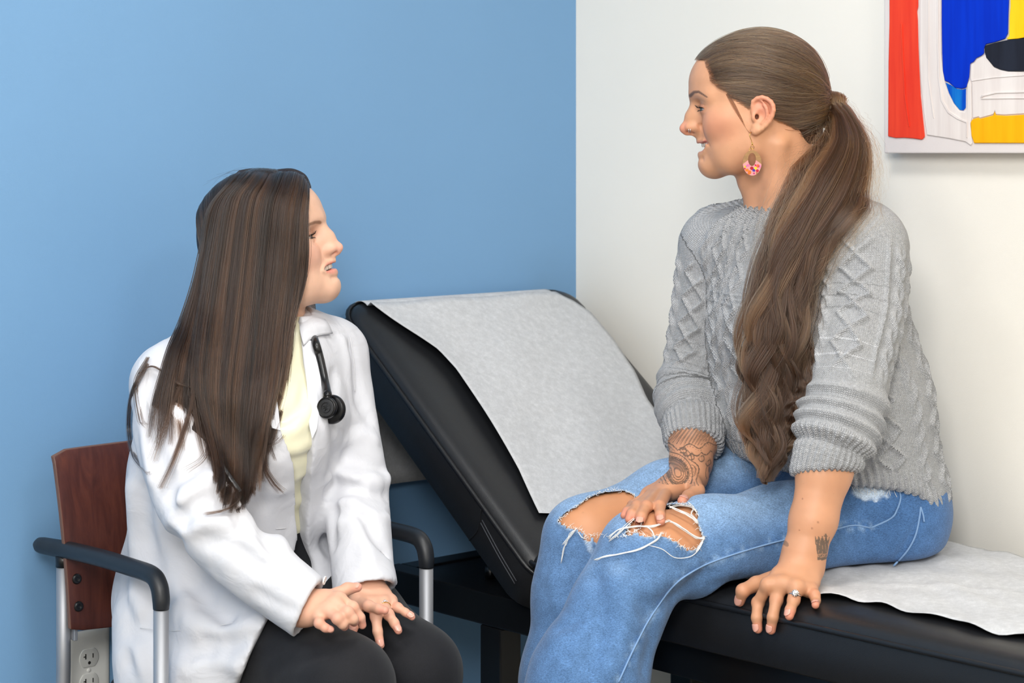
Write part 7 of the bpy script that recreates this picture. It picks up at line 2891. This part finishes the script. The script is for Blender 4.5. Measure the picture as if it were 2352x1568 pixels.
# ------------------------------------------------------------------ the clinician: hair
def build_doc_hair():
    rng = np.random.default_rng(21)
    CS = Shape()
    CS.ell((0.002, 0, 0.036), (0.0965, 0.0785, 0.0890), k=0)
    CS.ell((0.046, 0, 0.042), (0.0520, 0.0610, 0.0470), k=0.03)
    CS.cap((-0.036, 0, 0.0), (-0.025, 0, -0.075), 0.048, 0.040, k=0.04)
    poly = [(0.0955, 0.0600), (0.0860, 0.0560), (0.0740, 0.0400), (0.0640, 0.0150), (0.0560, -0.0150), (0.0300, -0.0500), (-0.01, -0.09), (-0.06, -0.14), (-0.14, -0.14), (-0.14, 0.15), (0.06, 0.15), (0.0955, 0.09)]
    def ev(p, lo=None, hi=None, band=0.0):
        l = d_local(p)
        d = CS.eval(l)
        e = poly_sd(l[:, 0].astype(float), l[:, 2].astype(float), poly).astype(f32)
        k = f32(0.006)
        h = np.maximum(k - np.abs(d - e), 0) / k
        return np.maximum(d, e) + h * h * k * f32(0.25)
    V, Q = surface(ev, dO + np.array([-0.15, -0.11, -0.16]), dO + np.array([0.12, 0.11, 0.14]), 0.0026 * RES, newton=1)
    V = V - (vert_normals(V, Q) * 0.003).astype(f32)
    base = simple_mat('dark_hair_base', (40, 27, 22), 0.55, bump=0.0005, bscale=240, stretch=(1, 1, 0.2), spec=0.2)
    me = mesh_np('hair', V, Q)
    hair = link_mesh('hair', me, base, DOC, True)
    hair['label'] = 'long straight dark brown hair falling over the chest'
    # guide locks, front to back: photo pixels, distance chosen from the head and the coat they lie on
    G = [[(707, 436), (702, 500), (704, 565), (699, 622), (684, 676), (667, 730), (658, 800), (654, 860), (640, 930), (622, 990), (612, 1030)],
         [(694, 415), (679, 490), (672, 580), (660, 680), (648, 760), (638, 830), (628, 900), (612, 970), (602, 1040), (606, 1085), (618, 1110)],
         [(664, 402), (640, 480), (628, 590), (616, 700), (604, 800), (594, 890), (584, 980), (576, 1050), (572, 1110), (566, 1150), (560, 1172)],
         [(630, 396), (596, 470), (582, 590), (570, 710), (556, 820), (546, 910), (542, 1000), (541, 1070), (540, 1120), (537, 1155), (534, 1182)],
         [(600, 394), (552, 462), (534, 580), (518, 700), (504, 810), (496, 900), (502, 980), (512, 1050), (516, 1100), (514, 1135), (508, 1160)],
         [(572, 394), (510, 470), (490, 580), (474, 690), (462, 790), (458, 870), (464, 940), (476, 1000), (486, 1050), (490, 1085), (488, 1110)],
         [(548, 398), (482, 480), (464, 570), (446, 650), (420, 730), (392, 790), (372, 850), (352, 910), (340, 960), (334, 1000), (330, 1030)]]
    G = np.array(G, float)
    G[:3, 0] += np.array([[1, -8], [2, -9], [3, -8]])
    G = np.concatenate([G[:, :1] + np.array([[[2.0, 6.0]]]), G[:, :1] + np.array([[[0.0, -2.0]]]), G[:, :1] * 0.62 + G[:, 1:2] * 0.38 + np.array([[[0.0, -4.0]]]), G[:, 1:]], 1)
    ng, kg, _ = G.shape
    flat = G.reshape(-1, 2)
    hc = hits(lambda p: np.minimum(CO0.eval(p), DB.eval(p)), flat, fill=False)[:, 1].reshape(ng, kg)
    hh = hits(ev, flat, fill=False)[:, 1].reshape(ng, kg)
    Yg = np.zeros((ng, kg))
    for i in range(ng):
        for k in range(kg):
            y = min(hh[i, k] - 0.004, hc[i, k] - 0.014)
            Yg[i, k] = 3.04 if k == 0 else 2.998 if k == 1 else (min(y, 2.962) if k == 2 else min(y, 2.95))
        # smooth fall: distance may only shrink gently going down
        for _ in range(2):
            Yg[i, 3:-1] = np.minimum(Yg[i, 3:-1], (Yg[i, 2:-2] + Yg[i, 4:]) / 2 + 0.004)
    GW = np.array([[P(G[i, k, 0], G[i, k, 1], Yg[i, k]) for k in range(kg)] for i in range(ng)])
    K = 56
    GK = np.array([catmull(GW[i], K) for i in range(ng)])           # (ng,K,3)
    def guide(u):
        """interpolate across guides; u (N,) in [0, ng-1]"""
        u = np.clip(u, 0, ng - 1 - 1e-6)
        i = u.astype(int); f = (u - i)[:, None, None]
        im = np.maximum(i - 1, 0); ip = np.minimum(i + 2, ng - 1)
        p0, p1, p2, p3 = GK[im], GK[i], GK[i + 1], GK[ip]
        return 0.5 * (2 * p1 + (p2 - p0) * f + (2 * p0 - 5 * p1 + 4 * p2 - p3) * f ** 2 + (3 * p1 - p0 - 3 * p2 + p3) * f ** 3)
    # solid under-layer
    us = np.linspace(0, ng - 1, 60)
    sh = guide(us)
    nk = K - 12
    Vs = []
    for i in range(len(us)):
        for k in range(nk):
            Vs.append(sh[i, k] + np.array([0, 0.006, 0]))
    Fs = [(i * nk + k, i * nk + k + 1, (i + 1) * nk + k + 1, (i + 1) * nk + k) for i in range(len(us) - 1) for k in range(nk - 1)]
    und = obj('side_hair', Vs, Fs, base, hair, True)
    md = und.modifiers.new('thickness', 'SOLIDIFY'); md.thickness = 0.006; md.offset = 0
    # strands in locks
    NL, PER = 170, 56
    N = NL * PER
    ul = rng.uniform(0, ng - 1, NL)
    ul = np.where((ul > ng - 2) & (rng.random(NL) < 0.45), rng.uniform(0, ng - 2, NL), ul)
    u = np.repeat(ul, PER) + rng.normal(0, 0.05, N)
    u = np.clip(u, -0.1, ng - 1 + 0.05)
    cur = guide(u)
    tt = np.linspace(0, 1, K)
    endt = np.repeat(np.clip(rng.normal(0.95, 0.07, NL), 0.7, 1.06), PER)[:, None] * (1 - 0.22 * rng.random((N, 1)) ** 2)
    # resample each strand to its own length
    jf = np.clip(tt[None] * endt, 0, 1) * (K - 1)
    j0 = np.minimum(jf.astype(int), K - 2); f = (jf - j0)[:, :, None]
    ar = np.arange(N)[:, None]
    cur = cur[ar, j0] * (1 - f) + cur[ar, j0 + 1] * f
    t_ = tt[None, :]
    lay = np.repeat(rng.uniform(-0.002, 0.009, NL), PER)[:, None] + rng.normal(0, 0.0016, (N, 1))
    sway = np.repeat(rng.normal(0, 1, NL), PER)[:, None]; ph = np.repeat(rng.uniform(0, 6.28, NL), PER)[:, None]
    lam = np.repeat(rng.uniform(0.5, 0.9, NL), PER)[:, None]
    cur[:, :, 1] -= lay * np.clip(t_ * 6, 0.15, 1)
    cur[:, :, 0] += (0.0045 * sway * t_ ** 1.5 * np.sin(6.28 * t_ / lam + ph) + rng.normal(0, 0.0018, (N, 1)) * (0.4 + t_ * 1.6))
    # locks draw together to points
    cl = cur.reshape(NL, PER, K, 3)
    mean = cl.mean(1, keepdims=True)
    pin = (0.55 * sstep(tt, 0.55, 1.0))[None, None, :, None]
    cur = (cl * (1 - pin) + mean * pin).reshape(N, K, 3)
    # lift the upper part off the scalp
    nh = 18
    top = cur[:, :nh].reshape(-1, 3)
    for _ in range(2):
        lt = d_local(top.astype(f32))
        d_ = CS.eval(lt)
        m_ = d_ < 0.0015
        g_ = nrms(CS.eval, lt[m_])
        top[m_] += (g_ * (0.0018 - d_[m_])[:, None]) @ dM
    cur[:, :nh] = top.reshape(N, nh, 3)
    cur[:, :6, 2] += (rng.normal(0, 0.0010, (N, 1)) * np.linspace(1, 0, 6)[None])
    rad = np.tile(np.interp(tt, [0, 0.05, 0.7, 1], [0.00022, 0.00027, 0.00023, 0.00005]), (N, 1))
    pal = [(36, 25, 19), (48, 33, 25), (25, 18, 14), (60, 41, 29), (41, 28, 21), (78, 52, 35)]
    lcol = np.repeat(pick(pal, rng, NL) * rng.uniform(0.82, 1.12, (NL, 1)), PER, 0)
    cols = lcol * rng.uniform(0.8, 1.25, (N, 1)) * 0.58
    strands_obj('side_strands', cur, rad, M_HAIR, und, cols)
    # hair on the crown, from the parting over the back of the head
    M2 = 4600
    st_x = rng.uniform(-0.112, 0.120, M2)
    c2 = np.zeros((M2, 20, 3))
    st_y = np.abs(rng.normal(0, 0.004, M2))
    sgn = np.where(rng.random(M2) < 0.6, -1, 1)
    for j, t in enumerate(np.linspace(0, 1, 20)):
        a = t * 1.75
        x = st_x - 0.020 * t + 0.0
        m = np.stack([x, sgn * (st_y + 0.085 * np.sin(a)), np.full(M2, 0.036 + 0.092 * np.cos(a))], 1).astype(f32)
        for _ in range(2):
            d_ = CS.eval(m); g_ = nrms(CS.eval, m)
            m = (m - g_ * (d_ - 0.0008)[:, None]).astype(f32)
        c2[:, j] = m
    c2 += rng.normal(0, 0.0005, (M2, 1, 3))
    strands_obj('crown_strands', dO + c2 @ dM, np.full((M2, 20), 0.00026), M_HAIR, hair, pick(pal, rng, M2) * 0.58)
    # loose wisps
    wis = [([(318, 858), (345, 842), (372, 852), (405, 878), (446, 892)], 26, 4), ([(338, 835), (304, 900), (296, 980), (308, 1045), (342, 1087)], 46, 5), ([(452, 862), (432, 960), (402, 1050), (370, 1120)], 60, 5),
           ([(448, 800), (395, 930), (368, 1010), (352, 1058)], 22, 7), ([(560, 1120), (545, 1152), (512, 1172), (470, 1180)], 30, 4), ([(598, 1000), (608, 1070), (628, 1108), (648, 1128)], 36, 6),
           ([(668, 760), (655, 840), (625, 895), (596, 905)], 24, 5), ([(692, 650), (672, 720), (668, 790), (650, 850)], 40, 5), ([(455, 720), (400, 850), (380, 960), (362, 1020)], 18, 9),
           ([(484, 1000), (470, 1050), (430, 1080)], 12, 6), ([(640, 900), (660, 960), (640, 1010), (600, 1030)], 12, 8), ([(340, 820), (312, 880), (322, 960), (332, 975)], 22, 5)]
    oc, orad, ocol = [], [], []
    for pts, n, sp in wis:
        pa = np.array(pts, float)
        y = hits(lambda p: np.minimum(CO0.eval(p), ev(p)), pa, fill=False)[:, 1] - 0.010
        y = np.minimum(y, 2.97)
        for k in range(n):
            off = rng.normal(0, sp, 2)
            grow = np.linspace(0.35, 1, len(pa))
            c = np.array([P(x + off[0] * g, yy + off[1] * g * 0.5, Y_) for (x, yy), Y_, g in zip(pa, y + rng.normal(0, 0.002), grow)])
            oc.append(catmull(c, 30)); orad.append(np.linspace(0.00026, 0.00008, 30)); ocol.append(pick(pal + [(104, 72, 52)], rng, 1)[0])
    # far side hair seen under the chin
    for k in range(160):
        x0 = rng.uniform(700, 722)
        c = [P(x0 - 6, 660, 3.075), P(x0 + rng.normal(0, 2), 700, 3.06), P(x0 - 4 + rng.normal(0, 4), 728, 3.05), P(x0 - 12 + rng.normal(0, 6), 745, 3.045)]
        oc.append(catmull(c, 30)); orad.append(np.linspace(0.0003, 0.0001, 30)); ocol.append(pick(pal, rng, 1)[0])
    for k in range(9):
        x0 = rng.uniform(716, 726)
        c = [P(x0 - 4, 690, 3.05), P(x0, 715, 3.03), P(x0 - rng.uniform(0, 10), 745, 3.015), P(x0 - rng.uniform(15, 40), 765, 3.0)]
        oc.append(catmull(c, 30)); orad.append(np.linspace(0.0003, 0.0001, 30)); ocol.append(pick(pal, rng, 1)[0])
    # fly-aways over the crown
    for k in range(26):
        x0 = rng.uniform(500, 680)
        h = rng.uniform(1, 7); L = rng.uniform(40, 110)
        yb = 392 + max(0, (560 - x0)) ** 2 * 0.0065
        c = [P(x0 - L / 2, yb + 8 + (x0 < 540) * 10, 2.99), P(x0, yb - h, 2.985), P(x0 + L / 2, yb + 6, 2.98)]
        oc.append(catmull(c, 30)); orad.append(np.full(30, 0.00006)); ocol.append(pick(pal, rng, 1)[0])
    strands_obj('loose_strands', np.array(oc), np.array(orad), M_HAIR, hair, np.array(ocol) * 0.65)
    return hair
build_doc_hair()

# ------------------------------------------------------------------ stethoscope
M_TUBE = simple_mat('black_stethoscope_tube', (20, 20, 22), 0.3)
M_DISK = simple_mat('black_chestpiece', (24, 24, 26), 0.28, metal=0.4)
M_DISK2 = simple_mat('smoke_grey_chestpiece', (58, 59, 62), 0.32, metal=0.5)
def build_steth():
    cp = on_coat([(762, 939)], 0.0)[0]
    n = unit(np.array([-0.38, -0.92, 0.10]))
    e = empty('stethoscope', cp, 'black stethoscope hanging round the neck over the white coat', 'stethoscope')
    c = P(763, 940, cp[1] - 0.012)
    # wide diaphragm against the coat, small bell in front of it
    disc_lathe('diaphragm', c - n * 0.004, n, [(0.0190, 0), (0.0212, 0.002), (0.0212, 0.006), (0.0195, 0.009), (0.0100, 0.011)], M_DISK, e, 40)
    b0 = P(753, 936, cp[1] - 0.030)
    stem = disc_lathe('chestpiece_stem', c + n * 0.004, b0 - c, [(0.008, 0), (0.0075, np.linalg.norm(b0 - c))], M_DISK, e, 24)
    bell = disc_lathe('bell', b0 - n * 0.004, n, [(0.0100, 0), (0.0150, 0.003), (0.0158, 0.007), (0.0150, 0.0095), (0.0128, 0.0102), (0.0126, 0.0096)], M_DISK, e, 40)
    f0 = b0 - n * 0.004 + n * 0.0097
    disc_lathe('bell_face', f0, n, [(0.0124, 0), (0.0120, 0.0004), (0.0085, 0.0005)], M_DISK2, bell, 36)
    u_ = unit(np.cross(EZ, n)); v_ = np.cross(n, u_)
    # raised round emblem: a ring with a slanted stroke and two arms
    ring = [f0 + n * 0.0008 + u_ * 0.0072 * math.cos(a) + v_ * 0.0072 * math.sin(a) for a in np.linspace(0, 2 * math.pi, 36, endpoint=False)]
    tube('emblem_ring', ring, 0.00045, M_DISK, bell, 6, closed=True)
    def stroke(p0, p1, r=0.0005):
        tube('emblem_stroke', [f0 + n * 0.0008 + u_ * p0[0] + v_ * p0[1], f0 + n * 0.0008 + u_ * p1[0] + v_ * p1[1]], r, M_DISK, bell, 6)
    stroke((-0.0012, -0.0052), (0.0014, 0.0052)); stroke((-0.0042, 0.0018), (0.0040, 0.0030)); stroke((-0.0036, -0.0016), (0.0002, 0.0022)); stroke((0.0004, -0.0030), (0.0036, -0.0006))
    # tubing: from the chestpiece up under the collar, behind the neck and down the other side
    tp = [b0 + v_ * 0.010 + n * 0.001, P(752, 905, b0[1] + 0.004)]
    tp += [P(x, y, h_[1] - 0.0135) for (x, y), h_ in zip([(747, 880), (741, 850), (733, 815), (724, 785)], on_coat([(747, 880), (741, 850), (733, 815), (724, 785)], 0.0))]
    tp += [P(708, 745, 3.045), P(690, 722, 3.075), P(640, 715, 3.085), P(590, 740, 3.06), P(575, 790, 3.00), P(585, 850, 2.93)]
    hz = on_coat([(590, 900), (592, 980)], 0.006)
    tp += [hz[0], hz[1]]
    cpth = catmull(tp, 70)
    rr = np.interp(np.linspace(0, 1, 70), [0, 0.04, 0.09, 1], [0.0048, 0.0052, 0.0062, 0.0060])
    tube('tubing', cpth, rr, M_TUBE, e, 14)
    tube('tube_collar', cpth[3:7], 0.0066, M_DISK, e, 14)
build_steth()

# ------------------------------------------------------------------ pen, rings, earring
M_GOLD = simple_mat('gold', (212, 170, 96), 0.22, metal=1.0)
M_SILVER = simple_mat('silver', (206, 206, 204), 0.2, metal=1.0)
M_GEM = simple_mat('clear_gem', (235, 238, 242), 0.05, metal=0.6)
pp = on_coat([(494, 1069)], 0.0)[0]
pn = nrm_at(CO0.eval, pp, 0.006)
pen = empty('pen', pp, 'dark pen poking out of the coat beside the long hair', 'pen')
pdir = unit(np.array([0.15, 0.0, 1.0]) - pn * (np.array([0.15, 0, 1.0]) @ pn))
disc_lathe('barrel', pp + pn * 0.007 - pdir * 0.05, pdir, [(0.0042, 0), (0.0046, 0.01), (0.0046, 0.052)], simple_mat('dark_pen_plastic', (30, 30, 33), 0.3), pen, 16)
disc_lathe('cap', pp + pn * 0.007 + pdir * 0.002, pdir, [(0.0048, 0), (0.0048, 0.004), (0.003, 0.006)], M_DISK, pen, 16)

def ring_on(name, p, prev, r, label, mat, up, gem):
    """band around a finger at p, axis along the finger"""
    p, prev = np.asarray(p, float), np.asarray(prev, float)
    ax = unit(p - prev)
    u_ = unit(np.asarray(up, float) - ax * (np.asarray(up, float) @ ax)); v_ = np.cross(ax, u_)
    e = empty(name, p, label, 'ring')
    pts = [p + u_ * r * math.cos(a) + v_ * r * math.sin(a) for a in np.linspace(0, 2 * math.pi, 32, endpoint=False)]
    tube('band', pts, 0.0011 if gem != 'small' else 0.0006, mat, e, 8, closed=True)
    if gem == 'small':
        c = p + u_ * (r + 0.001)
        disc_lathe('gem', c, u_, [(0.0010, 0), (0.0024, 0.0016), (0.0020, 0.0024), (0.0011, 0.0028)], M_GEM, e, 10)
        for s in (1, -1):
            disc_lathe('side_gem', c + v_ * 0.0030 * s - u_ * 0.0006, u_, [(0.0006, 0), (0.0013, 0.001), (0.0009, 0.0015)], M_GEM, e, 8)
    else:
        pts2 = [q + ax * 0.0024 for q in pts]
        tube('band', pts2, 0.0011, mat, e, 8, closed=True)
        c = p + u_ * (r + 0.0008) + ax * 0.0012
        disc_lathe('setting', c, u_, [(0.0046, 0), (0.0052, 0.0012), (0.0042, 0.0022), (0.0034, 0.0036)], mat, e, 20)
        disc_lathe('gem', c + u_ * 0.0032, u_, [(0.0016, 0), (0.0027, 0.0016), (0.0020, 0.0026), (0.0009, 0.0030)], M_GEM, e, 12)
        for k in range(10):
            a = 2 * math.pi * k / 10
            disc_lathe('halo_gem', c + u_ * 0.0020 + (ax * math.cos(a) + v_ * math.sin(a)) * 0.0042, u_, [(0.0005, 0), (0.0007, 0.0006), (0.0004, 0.0009)], M_GEM, e, 6)
    return e
rp = l_mcp[2] * 0.52 + l_f[2][0] * 0.48
ring_on('ring', rp, l_mcp[2], 0.0086, 'silver halo ring on the hand resting on the table edge', M_SILVER, (0.15, -0.35, 1.0), 'halo')
rp2 = dl_mcp[2] * 0.62 + dl_f[2][0] * 0.38
ring_on('ring', rp2, dl_mcp[2], 0.0080, 'thin gold ring with a clear stone on the hand on the knee', M_GOLD, (0.0, -0.55, 1.0), 'small')

def build_earring():
    lobe = hit(PB.eval, 1728, 305)
    Y = lobe[1] - 0.004
    e = empty('earring', P(1728, 305, Y), 'oval wooden drop earring with colourful resin chips on a gold hook', 'earring')
    hook = catmull([P(1726, 303, Y + 0.006), P(1723, 306, Y), P(1722, 313, Y - 0.001), P(1726, 322, Y), P(1728, 334, Y + 0.001)], 20)
    tube('hook', hook, 0.0005, M_GOLD, e, 8)
    tube('hook_coil', [P(1727.5, 327, Y), P(1728, 333, Y)], 0.0010, M_GOLD, e, 10)
    for k, (x, y) in enumerate(((1728, 338), (1725, 344))):
        c = P(x, y, Y)
        tube('link', [c + np.array([0.0026 * math.cos(a), 0.0008 * math.sin(a) * (1 if k else -1), 0.0030 * math.sin(a)]) for a in np.linspace(0, 2 * math.pi, 18, endpoint=False)], 0.0004, M_GOLD, e, 6, closed=True)
    c = P(1727.5, 374, Y); s = Y / FPX
    hc = P(1727, 366, Y)
    RX, RZ, HX, HZ = 21.5 * s, 29 * s, 9 * s, 15 * s
    M_EW = simple_mat('walnut_earring', (156, 116, 70), 0.4, var=0.12, vscale=300, stretch=(0.2, 1, 1.5))
    M_ER = simple_mat('pink_resin', (226, 150, 150), 0.15, coat=0.3)
    th = 0.0013
    def ring_part(name, a0, a1, mat, n=28):
        V, Fs = [], []
        for i in range(n + 1):
            a = a0 + (a1 - a0) * i / n
            o_ = c + np.array([RX * math.cos(a), 0, RZ * math.sin(a)])
            # inner ellipse is hung a little higher
            i_ = hc + np.array([HX * math.cos(a), 0, HZ * math.sin(a)])
            for q, dy in ((o_, -th), (i_, -th), (i_, th), (o_, th)):
                V.append(q + np.array([0, dy, 0]))
        for i in range(n):
            for k in range(4):
                k2 = (k + 1) % 4
                Fs.append((i * 4 + k, (i + 1) * 4 + k, (i + 1) * 4 + k2, i * 4 + k2))
        Fs += [(0, 1, 2, 3), (n * 4 + 3, n * 4 + 2, n * 4 + 1, n * 4)]
        o = obj(name, V, Fs, mat, e)
        return o
    a_s = math.asin(-3 * s / RZ)
    ring_part('wood_half', a_s, math.pi - a_s, M_EW)
    rs = ring_part('resin_half', math.pi - a_s, 2 * math.pi + a_s, M_ER)
    chips = [(-16, 9, 3, (236, 190, 60)), (-12, 17, 4.5, (238, 120, 40)), (-6, 22, 5, (240, 110, 30)), (-1, 12, 4.2, (170, 20, 44)), (3.5, 17, 3.8, (70, 50, 150)), (8, 12, 3.6, (250, 205, 30)), (12, 18, 3.8, (186, 24, 50)),
             (13, 7, 4.0, (236, 90, 60)), (17.5, 8, 3, (240, 120, 170)), (-9, 5.5, 3.6, (236, 110, 160)), (-13, 7, 2.4, (210, 130, 190)), (7.5, 5, 2.6, (200, 30, 70)), (-17, 13, 2.2, (190, 30, 60)), (4, 24, 2.2, (190, 40, 110)), (10, 23, 2.4, (170, 110, 70))]
    for (dx, dz, r, colr) in chips:
        cc = c + np.array([dx * s, -th - 0.0002, -dz * s])
        n = 7
        rng = random.Random(int(dx * 31 + dz * 7))
        V = [cc + np.array([r * s * rng.uniform(0.75, 1.15) * math.cos(2 * math.pi * k / n), 0, r * s * rng.uniform(0.75, 1.15) * math.sin(2 * math.pi * k / n)]) for k in range(n)]
        V2 = [v + np.array([0, 0.0006, 0]) for v in V]
        obj('resin_chip', V + V2, [tuple(range(n)), tuple(range(2 * n - 1, n - 1, -1))] + [(k, n + k, n + (k + 1) % n, (k + 1) % n) for k in range(n)], simple_mat('resin_chip_colour', colr, 0.2), rs)
build_earring()
def build_nose_rings():
    for i, x in enumerate((1582, 1586)):
        p = hit(PB.eval, x, 299)
        e = empty('nose_ring', p, ('front' if i == 0 else 'rear') + ' one of the two thin silver hoops in the nostril', 'nose ring', 'two silver nose hoops')
        pts = [p + np.array([0.0009 * math.sin(a) * (1 if i else -1) * 0.4, -0.0022 * math.cos(a) + 0.0012, 0.0036 * math.sin(a)]) for a in np.linspace(0, 2 * math.pi, 24, endpoint=False)]
        tube('hoop', pts, 0.00042, M_SILVER, e, 8, closed=True)
build_nose_rings()
